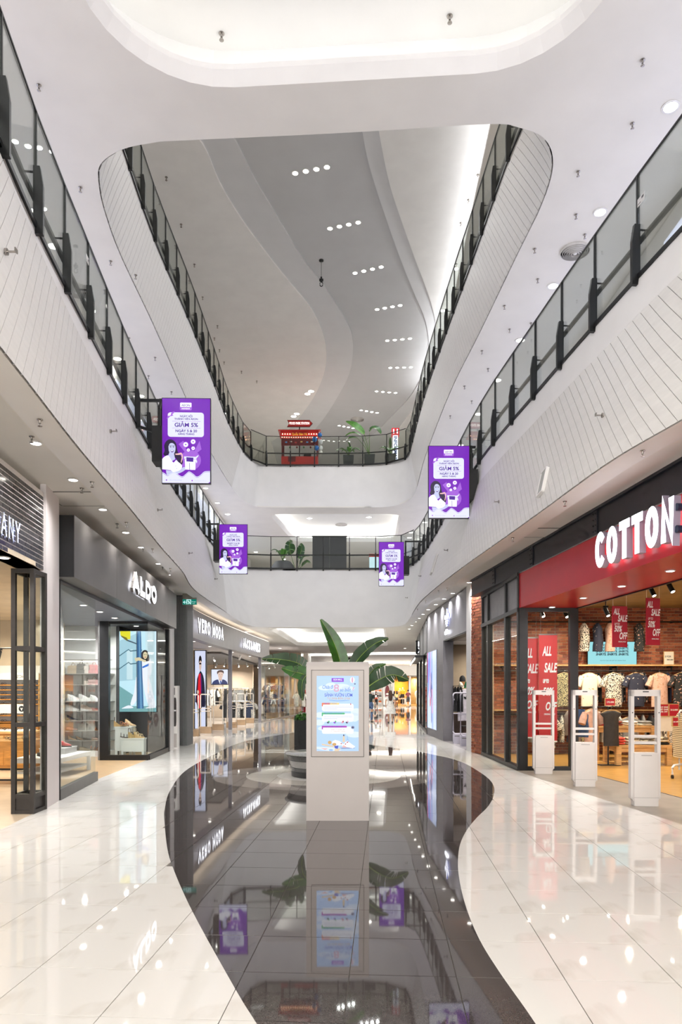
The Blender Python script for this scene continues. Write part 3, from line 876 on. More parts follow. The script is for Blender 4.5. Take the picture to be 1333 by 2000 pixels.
def ad_screen(W=0.93, Hh=1.65):
    o = thing('advertising_screen', 'x', 'screen', group='purple screens hung over the void')
    b = MB(); b.box(-W / 2 - .012, W / 2 + .012, 0, 0.07, -Hh / 2 - .012, Hh / 2 + .012); b.build('casing', CASE, o)
    d = flatpoly([(0, 0), (1, 0), (1, 1), (0, 1)], W, Hh, -.002).build('display', PUR, o)
    k = lambda n, p, m, y: sub(d, n, p, m, W, Hh, y)
    asp = W / Hh
    # rays of light behind the box
    k('light_ray', [(.56, .70), (.34, .54), (.44, .5)], PURL, -.003); k('light_ray', [(.6, .7), (.78, .5), (.82, .6)], PURL, -.003)
    k('badge', rrect(.365, .62, .045, .14, .02), PURL, -.0035)
    k('badge', rrect(.375, .61, .05, .102, .012), ADWW, -.004)
    subtext(d, 'AEON', .4925, .093, .18, .06, INK, W, Hh, -.0045, .001)
    subtext(d, 'MEMBER', .4925, .127, .18, .03, ADWW, W, Hh, -.0045, .001)
    k('card', [(.125 + (x - .5) * 0, y) for x, y in []] or rr_card(.115, .87, .165, .455, .06, asp), ADW, -.0035)
    subtext(d, 'NGÀY HỘI', .5, .223, .26, .06, INK, W, Hh, -.0045, .0012)
    subtext(d, 'THÀNH VIÊN AEON', .5, .253, .49, .05, INK, W, Hh, -.0045, .0012)
    k('rule', [(.21, .269), (.8, .269), (.8, .272), (.21, .272)], PURL, -.0045)
    subtext(d, 'GIẢM 5%', .5, .335, .49, .11, INK, W, Hh, -.0045, .003)
    k('rule', [(.21, .35), (.8, .35), (.8, .353), (.21, .353)], PURL, -.0045)
    subtext(d, 'NGÀY 5 & 20', .5, .398, .45, .07, INK, W, Hh, -.0045, .002)
    subtext(d, 'HÀNG THÁNG', .5, .431, .34, .05, INK, W, Hh, -.0045, .0014)
    k('bow', spline([(.09, .245), (.12, .21), (.17, .2), (.2, .165), (.26, .155), (.24, .175), (.21, .19), (.235, .2), (.19, .21), (.16, .215), (.13, .235)], 3), PURL, -.005)
    k('bow', ell(.15, .19, .03, .016), ADWW, -.0052)
    # smiling woman with long dark hair and a pale blouse
    k('hair', spline([(.02, .66), (.05, .62), (.04, .56), (.08, .51), (.15, .485), (.23, .495), (.29, .535), (.31, .6), (.34, .65), (.4, .69), (.43, .75), (.4, .785), (.33, .75), (.27, .7), (.15, .66), (.07, .69)], 4), ADH, -.004)
    k('face', spline([(.13, .57), (.16, .535), (.22, .53), (.27, .56), (.275, .61), (.25, .65), (.215, .67), (.17, .655), (.135, .62)], 4), ADS, -.0055)
    k('neck', [(.15, .635), (.245, .65), (.27, .72), (.2, .745), (.12, .69)], ADS, -.005)
    k('blouse', spline([(0, .72), (.05, .69), (.12, .675), (.16, .7), (.23, .76), (.29, .73), (.33, .75), (.41, .79), (.4, .83), (.33, .86), (.22, .87), (.18, .85), (.0, .84)], 3), ADWW, -.0058)
    k('arm', spline([(.18, .855), (.33, .845), (.43, .815), (.5, .815), (.5, .835), (.38, .88), (.2, .91), (.1, .905), (.08, .85)], 3), ADS, -.0056)
    for ex in (.175, .235):
        k('eye', ell(ex, .575, .018, .0045), ADH, -.0062); k('brow', [(ex - .025, .561), (ex + .025, .559), (ex + .025, .563), (ex - .025, .565)], ADH, -.0062)
    k('mouth', spline([(.17, .615), (.205, .622), (.24, .617), (.225, .635), (.195, .638), (.17, .615)], 3), PURD, -.0062); k('teeth', [(.18, .617), (.23, .619), (.222, .626), (.19, .626)], ADWW, -.0065)
    for bx, by in ((.285, .8), (.305, .83)): k('button', ell(bx, by, .008, .005, 8), ADG, -.0065)
    # gift box with ribbon
    k('glow', ell(.59, .73, .22, .12), PURL, -.0032)
    k('gift_box', [(.47, .72), (.7, .725), (.69, .845), (.48, .84)], ADWW, -.006)
    k('gift_lid', [(.455, .685), (.7, .69), (.7, .722), (.455, .715)], ADW, -.0065)
    k('gift_label', [(.505, .695), (.65, .7), (.65, .75), (.505, .745)], INK, -.007)
    k('gift_slit', [(.565, .76), (.575, .76), (.58, .845), (.57, .845)], INK, -.007)
    k('ribbon', spline([(.27, .655), (.34, .65), (.4, .642), (.43, .68), (.42, .72), (.4, .76), (.39, .75), (.405, .7), (.395, .665), (.35, .668), (.28, .668)], 3), ADP, -.0065)
    k('ribbon', spline([(.7, .69), (.75, .67), (.755, .68), (.71, .715), (.73, .74), (.72, .765), (.7, .74)], 3), ADW, -.0065)
    for cx, cy, r in ((.49, .545, .05), (.645, .51, .047), (.645, .588, .036), (.545, .61, .032)):
        k('coin_halo', ell(cx, cy, r * 1.2, r * 1.2 * asp), PURL, -.0045)
        k('coin', ell(cx, cy, r, r * asp), ADWW, -.005); k('coin_mark', ell(cx, cy, r * .4, r * .3 * asp), PURL, -.0055)
    wv = lambda dx, dy: spline([(0, .885 + dy), (.05, .9 + dy), (.11, .92 + dy), (.18, .9 + dy), (.25, .88 + dy), (.33, .91 + dy), (.42, .935 + dy), (.5, .9 + dy), (.56, .875 + dy), (.64, .9 + dy), (.72, .935 + dy), (.8, .915 + dy), (.88, .875 + dy), (1, .868 + dy)], 4)
    k('wave', wv(0, -.012) + wv(0, -.004)[::-1], ADW, -.007)
    k('wave', wv(0, 0) + [(1, .985), (.96, 1), (0, 1)], ADW, -.0072)
    subtext(d, '/AeonVietnamPage', .28, .972, .26, .025, ADG, W, Hh, -.0078); subtext(d, 'www.aeon.com.vn', .8, .977, .25, .025, ADG, W, Hh, -.0078)
    k('icon', ell(.09, .967, .015, .009), PURL, -.0078); k('icon', ell(.625, .972, .015, .009), PURL, -.0078)
    # rear housing and bracket
    return o
def rr_card(x0, x1, y0, y1, r, asp):
    return [(x, y0 + (y - 0) * asp) for x, y in rrect(x0, x1, 0, (y1 - y0) / asp, r)]
ad = ad_screen()
spots = [('left', 317, 411, 780, 942, 14.0, -1, 0.03), ('right', 838, 917, 873, 1010, 16.5, 1, 0.0), ('left', 429, 483, 1026, 1119, 24.1, -1, 0.02), ('right', 741, 789, 1060, 1143, 27.1, 1, 0.0)]
labs = ['large purple advertising screen hung beside the left balustrade, nearest of the four', 'purple advertising screen hung beside the right balustrade over the red shop', 'smaller purple advertising screen hung at the left end of the bridge', 'smaller purple advertising screen hung at the right end of the bridge']
ads = [ad] + [copy_tree(ad) for _ in range(3)]
for i, (side, x0, x1, y0, y1, Y, sx, yaw) in enumerate(spots):
    c = onY((x0 + x1) / 2, (y0 + y1) / 2, Y)
    o = ads[i]
    o.location = c; o.rotation_euler = (0, 0, yaw); o['label'] = labs[i]
    # housing box on the balustrade side and steel arms back to the balustrade posts
    e = 0.93 / 2
    h = MB(); x_in, x_out = sx * (e - .12), sx * (e + .22)
    h.hexa([(min(x_in, x_out), .072), (max(x_in, x_out), .072), (max(x_in, x_out), .45), (min(x_in, x_out), .45)], -.38, .32)
    h.build('rear_housing', CASE, o)
    rail = min((p for p in T2 if p.x * sx > 0), key=lambda p: abs(p.y - (Y + .6)))
    wx = (rail.x - c.x); bz = Z2T + .35 - c.z
    a = MB()
    # fins of the balustrade stand at rail.x; two arms reach them
    rl = lambda yy: min((p for p in T2 if p.x * sx > 0), key=lambda p: abs(p.y - yy))
    for yy, zz in ((Y + .35, 0.92), (Y + .35, .25)):
        r = rl(yy); ax = r.x - c.x - sx * .06
        a.bar((sx * (e + .1), yy - Y, zz), (ax + sx * .03, yy - Y, Z2T - c.z + (.45 if zz > .5 else -.05)) if zz < .5 else (ax, yy - Y, zz), .05, .05)
    a.bar((sx * (e + .1), .35, -.3), (sx * (e + .1), .35, .95), .06, .06)
    a.bar((sx * (e + .1), .2, .3), (sx * (e + .1), .2, .7), .04, .04)
    a.bar((sx * (e + .1), .35, .93), (sx * (e + .1), .2, .7), .04, .04)
    a.build('bracket', BLACK, o)

# ------------------------------------------------------------------ information kiosk
KW = mat('kiosk_paint', (186, 179, 176), 0.4, noise=(3, 0.01))
kx, kY = (660 - CX) * 8.85 / F, 8.85
ki = thing('information_kiosk', 'tall pale grey freestanding information kiosk with a lit portrait display', 'kiosk', (kx, kY, 0))
W_, D_, H_ = 0.775, 0.30, 1.965
b = MB()
prof = [(-D_ / 2 * 0, 0)]
pr = [(0, 0.0), (D_, 0.0), (D_, H_)] + [(0.10 - 0.10 * math.sin(math.radians(a)), H_ - 0.10 + 0.10 * math.cos(math.radians(a))) for a in (0, 18, 36, 54, 72, 90)]
b.loft([[(x, y, z) for y, z in pr] for x in (-W_ / 2, W_ / 2)])
b.build('body', KW, ki, smooth=30)
px2 = lambda px: (px - 660) * 8.85 / F
pz = lambda py: H + (HY - py) * 8.85 / F
fx0, fx1, fz0, fz1 = px2(608.3), px2(711.5), pz(1478.5), pz(1308.5)
GAP = mat('panel_gap', (92, 88, 85), 0.7, noise=(5, .05))
g = MB()
for x0, x1, z0, z1 in ((fx0, fx1, fz1 - .006, fz1), (fx0, fx1, fz0, fz0 + .006), (fx0, fx0 + .006, fz0, fz1), (fx1 - .006, fx1, fz0, fz1)): g.box(x0, x1, -.0012, .002, z0, z1)
g.build('seam', GAP, ki)
sx0, sx1, sz0, sz1 = px2(619), px2(701), pz(1467), pz(1320)
bz = MB()
for x0, x1, z0, z1 in ((fx0 + .008, sx0, fz0 + .008, fz1 - .008), (sx1, fx1 - .008, fz0 + .008, fz1 - .008), (sx0, sx1, fz0 + .008, sz0), (sx0, sx1, sz1, fz1 - .008)): bz.box(x0, x1, -.008, .002, z0, z1)
bz.build('bezel', KW, ki)
Wd, Hd = sx1 - sx0, sz1 - sz0
disp = flatpoly([(0, 0), (1, 0), (1, 1), (0, 1)], Wd, Hd, 0).build('display', screen_mat('kiosk_sky', (176, 208, 252), 1.0), ki)
disp.location = ((sx0 + sx1) / 2, -.002, (sz0 + sz1) / 2)
kb = screen_mat('kiosk_blue', (66, 128, 214)); kn = screen_mat('kiosk_navy', (58, 78, 196)); kw_ = screen_mat('kiosk_white', (240, 244, 255)); kc = screen_mat('kiosk_cloud', (214, 230, 254)); kp = screen_mat('kiosk_pink', (214, 160, 190))
ko = screen_mat('kiosk_ochre', (206, 160, 90)); kg = screen_mat('kiosk_green', (62, 176, 112)); kor = screen_mat('kiosk_orange', (226, 112, 70)); ky = screen_mat('kiosk_yellow', (240, 206, 120)); km = screen_mat('kiosk_magenta', (168, 24, 176)); kl = screen_mat('kiosk_violet', (134, 32, 206))
kgr = screen_mat('kiosk_grey', (136, 150, 190)); krd = screen_mat('kiosk_red', (176, 44, 70)); ksk = screen_mat('kiosk_salmon', (232, 176, 170)); ktn = screen_mat('kiosk_tan', (222, 200, 168)); kdk = screen_mat('kiosk_dark', (40, 42, 84)); kmid = screen_mat('kiosk_mid_blue', (150, 190, 246))
k = lambda n, p, m, y: sub(disp, n, p, m, Wd, Hd, y)
tx = lambda s, cx, ba, wf, sz, m, off=0.0, sh=0, y=-.003: subtext(disp, s, cx, ba, wf, sz, m, Wd, Hd, y, off, sh)
for c_ in [(.2, .16, .16, .035), (.34, .14, .14, .05), (.6, .15, .2, .045), (.75, .165, .16, .03), (.95, .48, .14, .05), (.9, .55, .12, .06), (.1, .52, .14, .04), (.06, .62, .13, .04), (.15, .7, .12, .03), (.9, .78, .2, .04)]:
    k('cloud', ell(*c_), kc, -.001)
k('banner', [(.355, .03), (.645, .03), (.645, .08), (.355, .08)], kl, -.002); tx('ÆON MALL', .5, .062, .22, .03, kw_, .0006)
tx('Chưa đi', .26, .17, .26, .06, kb, .0006, .2); tx('8', .47, .21, .13, .13, kp, .001); tx('ao biết', .68, .205, .26, .06, kb, .0006, .2); tx('?', .87, .2, .05, .07, kp)
tx('SẢNH VƯỜN ƯƠM', .52, .275, .66, .055, kn, .0007); tx('TỪ 29/06 ĐẾN 27/08', .52, .312, .54, .032, ko, .0003)
k('swash', spline([(.3, .322), (.5, .33), (.76, .324), (.76, .328), (.5, .336), (.3, .327)], 3), kb, -.002)
# balloon and small figures
k('balloon', ell(.85, .055, .055, .04), kw_, -.002); k('balloon_band', ell(.85, .055, .02, .04), kp, -.0025); k('basket', [(.89, .1), (.93, .1), (.925, .115), (.895, .115)], kdk, -.002)
for y0, y1, cs_, wl_, lines in ((.37, .47, (kor, ky), .42, 4), (.5, .61, (kg, kg), .55, 3), (.675, .77, (km, km), .6, 0)):
    k('panel', rr_card(.125, .88, y0, y1, .05, Wd / Hd), kw_, -.002)
    k('tab', [(.12, y0 - .012), (.12 + wl_ * .6, y0 - .012), (.12 + wl_ * .6, y0 + .012), (.15, y0 + .012), (.15, y0 + .035), (.12, y0 + .035)], cs_[0], -.0025)
    k('tab', rr_card(.12 + wl_ * .45, .12 + wl_, y0 - .012, y0 + .012, .02, Wd / Hd), cs_[1], -.0026)
    for q in range(lines):
        k('text_line', [(.17, y0 + .03 + q * .018), (.84 - (.35 if q == 2 else 0), y0 + .03 + q * .018), (.84 - (.35 if q == 2 else 0), y0 + .033 + q * .018), (.17, y0 + .033 + q * .018)], kgr, -.003)
tx('GIỜ HOẠT ĐỘNG', .33, .375, .3, .018, kn, 0.0, y=-.0035); tx('ĐỊA ĐIỂM TỔ CHỨC', .4, .505, .42, .018, kn, 0.0, y=-.0035); tx('NGÀY HỘI VƯỜN ƯƠM', .42, .681, .44, .018, kn, 0.0, y=-.0035)
tx('NGÀY 27 THÁNG 08', .5, .722, .32, .018, ko); tx('TỪ 10H00 ĐẾN 20H00', .5, .745, .36, .018, ko)
k('cross', [(.8, .365), (.82, .365), (.82, .385), (.8, .385)], krd, -.003)
for cx_, m1, m2 in ((.27, kdk, kg), (.43, kl, kg), (.61, kp, krd), (.72, kdk, kp)):
    k('sprout', ell(cx_, .62, .03, .012), m1, -.003); k('sprout', ell(cx_ + .02, .607, .018, .012), m2, -.0032)
k('flower', ell(.86, .685, .045, .022), kgr, -.003); k('flower', ell(.86, .685, .025, .012), kdk, -.0032)
# paper landscape at the foot: dunes, sun, lighthouse, lattice tower, boats
k('dune', [(.12, .9), (.4, .93), (.5, .96), (.12, .92)], ktn, -.002); k('dune', [(0, .94), (.4, .95), (.6, .99), (.3, 1), (0, .97)], kc, -.0021)
k('sun', ell(.31, .885, .045, .024), ko, -.003); k('hill', [(.36, .89), (.44, .85), (.56, .87), (.66, .92), (.4, .93)], kw_, -.0028)
k('hill', [(.6, .93), (.72, .86), (.92, .94), (.86, .965)], kw_, -.003); k('flag', [(.56, .9), (.61, .89), (.59, .91)], krd, -.0034); k('flag', [(.66, .905), (.71, .895), (.69, .915)], krd, -.0034); k('flag', [(.7, .88), (.76, .87), (.74, .89)], krd, -.0034)
k('boat', [(.6, .95), (.64, .92), (.73, .95)], ksk, -.0034); k('boat', [(.1, .96), (.27, .965), (.2, .985)], ksk, -.0034)
k('lighthouse', [(.625, .8), (.665, .8), (.675, .88), (.615, .88)], ktn, -.003); k('lighthouse_top', [(.63, .785), (.645, .775), (.66, .785), (.66, .8), (.63, .8)], kdk, -.0032)
k('tower', spline([(.735, .77), (.745, .83), (.78, .87), (.76, .865), (.74, .85), (.715, .87), (.7, .87), (.725, .83)], 2), kmid, -.003)
k('figure', ell(.46, .875, .09, .018), kw_, -.0032); k('figure', ell(.42, .91, .05, .02), ko, -.0034); k('figure', [(.42, .93), (.52, .925), (.5, .97), (.43, .96)], kn, -.0036); k('figure', [(.44, .96), (.58, .965), (.52, 1), (.42, 1)], ktn, -.0034); k('figure', ell(.34, .985, .05, .014), kmid, -.0036)
k('wave', [(.55, .955), (.85, .95), (.92, .965), (.6, .97)], kgr, -.003)

# ------------------------------------------------------------------ round bench with planter and big plant
STONE = mat('dark_bench_stone', (70, 70, 70), 0.22, noise=(40, 0.12)); STONE2 = mat('bench_band_grey', (148, 146, 144), 0.25, noise=(30, 0.05)); BTOP = mat('bench_top_stone', (150, 152, 150), 0.14, noise=(40, 0.08))
be = thing('round_bench', 'round dark stone bench with pale band behind the kiosk', 'bench', (BC[0], BC[1], 0.004))
m_ = MB(); m_.lathe([(.60, 0), (.61, .005), (.615, .09), (.60, .1)], 48); m_.build('plinth', mat('bench_plinth', (38, 38, 39), .3, noise=(30, .1)), be, smooth=40)
m_ = MB(); m_.lathe([(.605, .1), (.625, .17), (.605, .175)], 48); m_.build('lower_band', STONE, be, smooth=40)
m_ = MB(); m_.lathe([(.615, .175), (.66, .3), (.63, .305)], 48); m_.build('middle_band', STONE2, be, smooth=40)
m_ = MB(); m_.lathe([(.655, .305), (.70, .395), (.69, .4)], 48); m_.build('upper_band', STONE, be, smooth=40)
m_ = MB(); m_.lathe([(.70, .4), (.735, .415), (.735, .43), (.715, .445), (.30, .45), (.28, .4)], 48); m_.build('seat', BTOP, be, smooth=40)
m_ = MB(); m_.box(-.24, -.205, -.613, -.60, .03, .075); m_.build('socket_plate', WHITE, be)
LEAF = mat('banana_leaf', (48, 92, 34), 0.3, noise=(6, 0.22, (1, 1, 1)), coat=0.2); LEAFD = mat('dark_banana_leaf', (36, 66, 34), 0.32, noise=(6, 0.2)); RIB = mat('leaf_rib', (142, 168, 84), 0.4, noise=(6, 0.1)); STEMM = mat('leaf_stalk', (92, 128, 52), 0.4, noise=(6, 0.12))
POT = mat('black_planter', (30, 31, 33), 0.45, noise=(14, 0.12)); SOIL = mat('soil', (58, 44, 32), 0.95, noise=(30, 0.3))
def leaf(plant, path, width, up, m=LEAF, torn=0, seed=1, fold=0.25, name='leaf', stalk=None, stalk_r=.02):
    """a banana leaf: curved midrib path, blade of two folded halves, with cuts where torn"""
    r = random.Random(seed); P = catmull([Vector(p) for p in path], 6); n = len(P); L = arc(P)
    mb = MB(); up = Vector(up).normalized()
    prof = lambda t: max(0.0, math.sin(PI * min(1, (t * .93 + .05)) ** .75)) ** .7
    for sd in (-1, 1):
        gap_at = set(r.sample(range(2, n - 2), min(torn, n - 4))) if torn else set()
        run = []
        def flush(run):
            if len(run) > 1: mb.loft(run, closed=False, caps=False)
        for i in range(n):
            t = L[i] / L[-1]; d = (P[min(i + 1, n - 1)] - P[max(i - 1, 0)]).normalized()
            s = d.cross(up).normalized(); u = s.cross(d)
            w_ = width * prof(t) * (1 - (r.uniform(0, .1) if torn else 0))
            fwd = d * (w_ * .25)
            edge = P[i] + s * sd * w_ * math.cos(fold) + u * w_ * math.sin(fold) + fwd
            mid = P[i] + s * sd * w_ * .5 * math.cos(fold * .5) + u * w_ * .5 * math.sin(fold * .9) + fwd * .5
            run.append([P[i], mid, edge])
            if i in gap_at:
                flush(run)
                q = P[i] + d * (L[-1] * .004)
                run = [[q, mid + d * width * .04, edge + d * width * .12 - u * width * .04]]
        flush(run)
    o = mb.build(name, m, plant, smooth=60)
    g = MB(); g.tube([p + up * .004 for p in P], .01, 6, radii=[.013 * (1 - .8 * i / n) * (width / .3) + .002 for i in range(n)]); g.build('midrib', RIB, o, smooth=60)
    if stalk:
        S = catmull([Vector(p) for p in stalk], 5)
        g = MB(); g.tube(S, stalk_r, 8, radii=[stalk_r * (1.25 - .6 * i / len(S)) for i in range(len(S))]); g.build('stalk', STEMM, o, smooth=60)
    return o
pl = thing('banana_plant', 'large banana plant rising from the round bench behind the kiosk', 'plant', (BC[0], BC[1], 0.4))
m_ = MB(); m_.lathe([(.24, 0), (.275, .38), (.285, .4), (.25, .4), (.24, .34), (.01, .34)], 32); m_.build('planter', POT, pl, smooth=40)
m_ = MB(); m_.lathe([(.235, .345), (.12, .37), (.01, .38)], 24); m_.build('soil', SOIL, pl, smooth=40)
def PW(px, py, dy=0.0):
    p = onY(px, py, BC[1] + dy); return (p.x - BC[0], dy, p.z - .4)
z0 = .36
lf = [  # path pixels (base->tip), depth offsets, width, up, torn, stalk pixels
    ([(668, 1330, 0), (664, 1290, -.02), (650, 1250, -.02), (627, 1210, 0)], .17, (0.35, -1, .15), LEAF, 0, .35, [(660, 1440, 0), (668, 1380, 0), (668, 1330, 0)]),
    ([(684, 1312, 0), (705, 1282, -.05), (732, 1258, -.1), (759, 1247, -.1)], .17, (-.35, -1, .5), LEAFD, 1, .3, [(664, 1440, 0), (672, 1380, 0), (684, 1312, 0)]),
    ([(610, 1322, .05), (585, 1297, .05), (548, 1288, .1), (513, 1287, .1)], .17, (.1, -1, .45), LEAFD, 6, .3, [(655, 1440, 0), (640, 1370, .03), (610, 1322, .05)]),
    ([(630, 1345, -.12), (600, 1320, -.15), (573, 1312, -.1), (551, 1305, -.05)], .17, (.1, -1, .4), LEAF, 2, .25, [(658, 1440, -.05), (650, 1390, -.1), (630, 1345, -.12)]),
    ([(600, 1318, -.2), (592, 1330, -.24), (590, 1350, -.26), (592, 1368, -.26)], .10, (-.6, -1, .2), LEAFD, 1, .2, None),
    ([(716, 1344, -.1), (740, 1328, -.14), (768, 1318, -.12), (798, 1328, -.05)], .2, (.1, -1, .3), LEAFD, 4, .3, [(668, 1440, -.02), (690, 1380, -.06), (716, 1344, -.1)]),
    ([(712, 1335, .1), (722, 1318, .1), (735, 1304, .12), (754, 1297, .12)], .10, (-.3, -1, .5), LEAF, 1, .3, [(668, 1440, 0), (690, 1380, .06), (712, 1335, .1)]),
]
for i, (p, wd, up, m, torn, fold, st) in enumerate(lf):
    leaf(pl, [PW(*q) for q in p], wd, up, m, torn, 11 + i, fold, stalk=[PW(*q) for q in st] if st else None)
def bush(t, c, r, n, m, size=.1, seed=2, up=.6):
    """small leaves, each a folded lozenge, joined into one foliage part"""
    rr = random.Random(seed); mb = MB()
    for _ in range(n):
        th = rr.uniform(0, 2 * PI); ph = math.acos(rr.uniform(-.2, 1)); q = rr.uniform(.5, 1) * r
        d = Vector((math.sin(ph) * math.cos(th), math.sin(ph) * math.sin(th), math.cos(ph) * up + .25)).normalized()
        p = Vector(c) + Vector((d.x * q, d.y * q, d.z * q * .9)); s = d.cross(Vector((rr.uniform(-1, 1), rr.uniform(-1, 1), 1))).normalized()
        L_ = size * rr.uniform(.7, 1.3); w_ = L_ * .3; u = s.cross(d)
        tip = p + d * L_ - Vector((0, 0, L_ * .35)); md = p + d * L_ * .5
        mb.add([p, md + s * w_ + u * w_ * .3, tip, md - s * w_ + u * w_ * .3, md], [(0, 1, 4), (1, 2, 4), (2, 3, 4), (3, 0, 4)])
    return mb.build('foliage', m, t, kind=None)
pp = onZ(589, 1458, 0)
po = thing('potted_shrub', 'tall black tapered planter with a leafy green shrub left of the kiosk', 'plant', (-1.02, 20.3, 0))
m_ = MB(); m_.loft([[(-.16, -.16, 0), (.16, -.16, 0), (.16, .16, 0), (-.16, .16, 0)], [(-.24, -.24, .78), (.24, -.24, .78), (.24, .24, .78), (-.24, .24, .78)], [(-.20, -.20, .78), (.20, -.20, .78), (.20, .20, .78), (-.20, .20, .78)], [(-.20, -.20, .72), (.20, -.20, .72), (.20, .20, .72), (-.20, .20, .72)]]); m_.build('planter', POT, po)
SHR = mat('shrub_leaf', (66, 120, 40), .5, noise=(9, .3))
bush(po, (0, 0, .76), .26, 260, SHR, .1, 5)
pb = thing('planter_box', 'tall plain black planter box standing behind the leafy shrub', 'planter', (-1.1, 21.2, 0))
m_ = MB(); m_.box(-.27, .2, -.2, .2, 0, .88); m_.build('body', POT, pb)
m_ = MB(); m_.box(-.23, .16, -.16, .16, .88, .885); m_.build('soil', SOIL, pb)
# ------------------------------------------------------------------ shared shop pieces
def frame(A, B):
    """thing placement: origin A, x towards B, -y towards the mall"""
    d = Vector((B[0] - A[0], B[1] - A[1]))
    return (A[0], A[1], 0), math.atan2(d.y, d.x), d.length
def arcp(cx, cy, rx, ry, a0, a1, n=10): return [(cx + rx * math.cos(math.radians(a0 + (a1 - a0) * i / n)), cy + ry * math.sin(math.radians(a0 + (a1 - a0) * i / n))) for i in range(n + 1)]
GLY = {  # strokes in a unit box (centre lines), width factor
    'A': (1.0, [[(0, 0), (.5, 1), (1, 0)], [(.2, .32), (.8, .32)]]), 'L': (.75, [[(0, 1), (0, 0), (1, 0)]]), 'D': (.9, [[(0, 0), (0, 1)] + arcp(.35, .5, .65, .5, 90, -90) + [(0, 0)]]),
    'O': (.95, [arcp(.5, .5, .5, .5, 0, 360, 24)]), 'C': (.9, [arcp(.55, .5, .55, .5, 50, 310, 18)]), 'T': (.85, [[(0, 1), (1, 1)], [(.5, 1), (.5, 0)]]), 'N': (.85, [[(0, 0), (0, 1), (1, 0), (1, 1)]]),
    'Y': (.95, [[(0, 1), (.5, .45), (1, 1)], [(.5, .45), (.5, 0)]]), 'V': (1.0, [[(0, 1), (.5, 0), (1, 1)]]), 'E': (.7, [[(1, 1), (0, 1), (0, 0), (1, 0)], [(0, .5), (.85, .5)]]),
    'R': (.85, [[(0, 0), (0, 1), (.5, 1)] + arcp(.55, .75, .45, .25, 90, -90, 8) + [(0, .5)], [(.45, .5), (1, 0)]]), 'M': (1.1, [[(0, 0), (0, 1), (.5, .25), (1, 1), (1, 0)]]), 'J': (.65, [[(1, 1), (1, .28)] + arcp(.5, .28, .5, .28, 0, -180, 8)]),
    'K': (.85, [[(0, 0), (0, 1)], [(1, 1), (.05, .42)], [(.35, .6), (1, 0)]]), '&': (.95, [[(1, 0), (.25, .72)] + arcp(.42, .8, .2, .2, 200, -20, 8) + [(.1, .35)] + arcp(.38, .24, .34, .24, 150, 380, 10)]), 'S': (.75, [arcp(.5, .75, .5, .25, 30, 270, 10) + arcp(.5, .25, .5, .25, 90, -150, 10)[1:]]),
}
def stroke_me(ch, wd, ht, w_, dep, m, side):
    """a bold letter of constant stroke: front faces lit, sides in the return colour; box x 0..wd, z 0..ht"""
    mb = MB(); sx, sz = wd - w_, ht - w_
    for pl in GLY[ch][1]:
        P = [Vector((w_ / 2 + x * sx, w_ / 2 + z * sz)) for x, z in pl]; n = len(P)
        closed = (P[0] - P[-1]).length < 1e-6
        if closed: P = P[:-1]; n -= 1
        lft, rgt = [], []
        for i, p in enumerate(P):
            a = P[(i - 1) % n] if (closed or i > 0) else None; b = P[(i + 1) % n] if (closed or i < n - 1) else None
            d1 = (p - a).normalized() if a is not None else (b - p).normalized(); d2 = (b - p).normalized() if b is not None else d1
            nv = (Vector((-d1.y, d1.x)) + Vector((-d2.y, d2.x))); nv.normalize()
            k = 1 / max(.45, nv.dot(Vector((-d1.y, d1.x))))
            q = p.copy()
            if a is None and pl[0][1] not in (.5, .45): q = p - d2 * (w_ / 2 if abs(d2.x) > .95 or abs(d2.y) > .95 else w_ * .35)
            if b is None and pl[-1][1] not in (.5, .45): q = p + d1 * (w_ / 2 if abs(d1.x) > .95 or abs(d1.y) > .95 else w_ * .35)
            lft.append(q + nv * (w_ / 2 * k)); rgt.append(q - nv * (w_ / 2 * k))
        rg = [[(l.x, -dep, l.y), (r.x, -dep, r.y), (r.x, dep, r.y), (l.x, dep, l.y)] for l, r in zip(lft, rgt)]
        if closed: rg.append(rg[0])
        mb.loft(rg, True, not closed)
    me = mb.mesh('letter', [m, side])
    for p in me.polygons: p.material_index = 0 if abs(p.normal.y) > .7 else 1
    return me
def letters(parent, s, size, m, x0, x1, z, y, ext=.03, off=.12, name='letter', side=None, xs_gap=.12):
    """each character a part; x from x0 to x1, baseline z, back plane y, facing -y; size is the cap height, off the stroke share"""
    side = side or LETS
    ws = [(.4 if ch == ' ' else GLY[ch][0]) for ch in s]
    tot = sum(ws) + xs_gap * (len(s) - 1); k = (x1 - x0) / tot; x = x0
    for ch, wd in zip(s, ws):
        if ch != ' ': link(name, stroke_me(ch, wd * k, size, off, ext, m, side), parent, loc=(x, y, z))
        x += (wd + xs_gap) * k
def font_letters(parent, s, size, m, x0, x1, z, y, ext=.02):
    """lower-case lettering, each character a part"""
    ws = []; mes = []
    for ch in s:
        me = text_me(ch, size, m, ext, .006, align='LEFT'); xx = [v.co.x for v in me.vertices]; ws.append(max(xx) - min(xx)); mes.append((me, min(xx)))
    k = (x1 - x0) / (sum(ws) + .1 * size * (len(s) - 1)); x = x0
    for wd, me in zip(ws, mes):
        link('letter', me[0], parent, loc=(x - me[1] * k, y, z), scl=(k, 1, 1)); x += (wd + .1 * size) * k
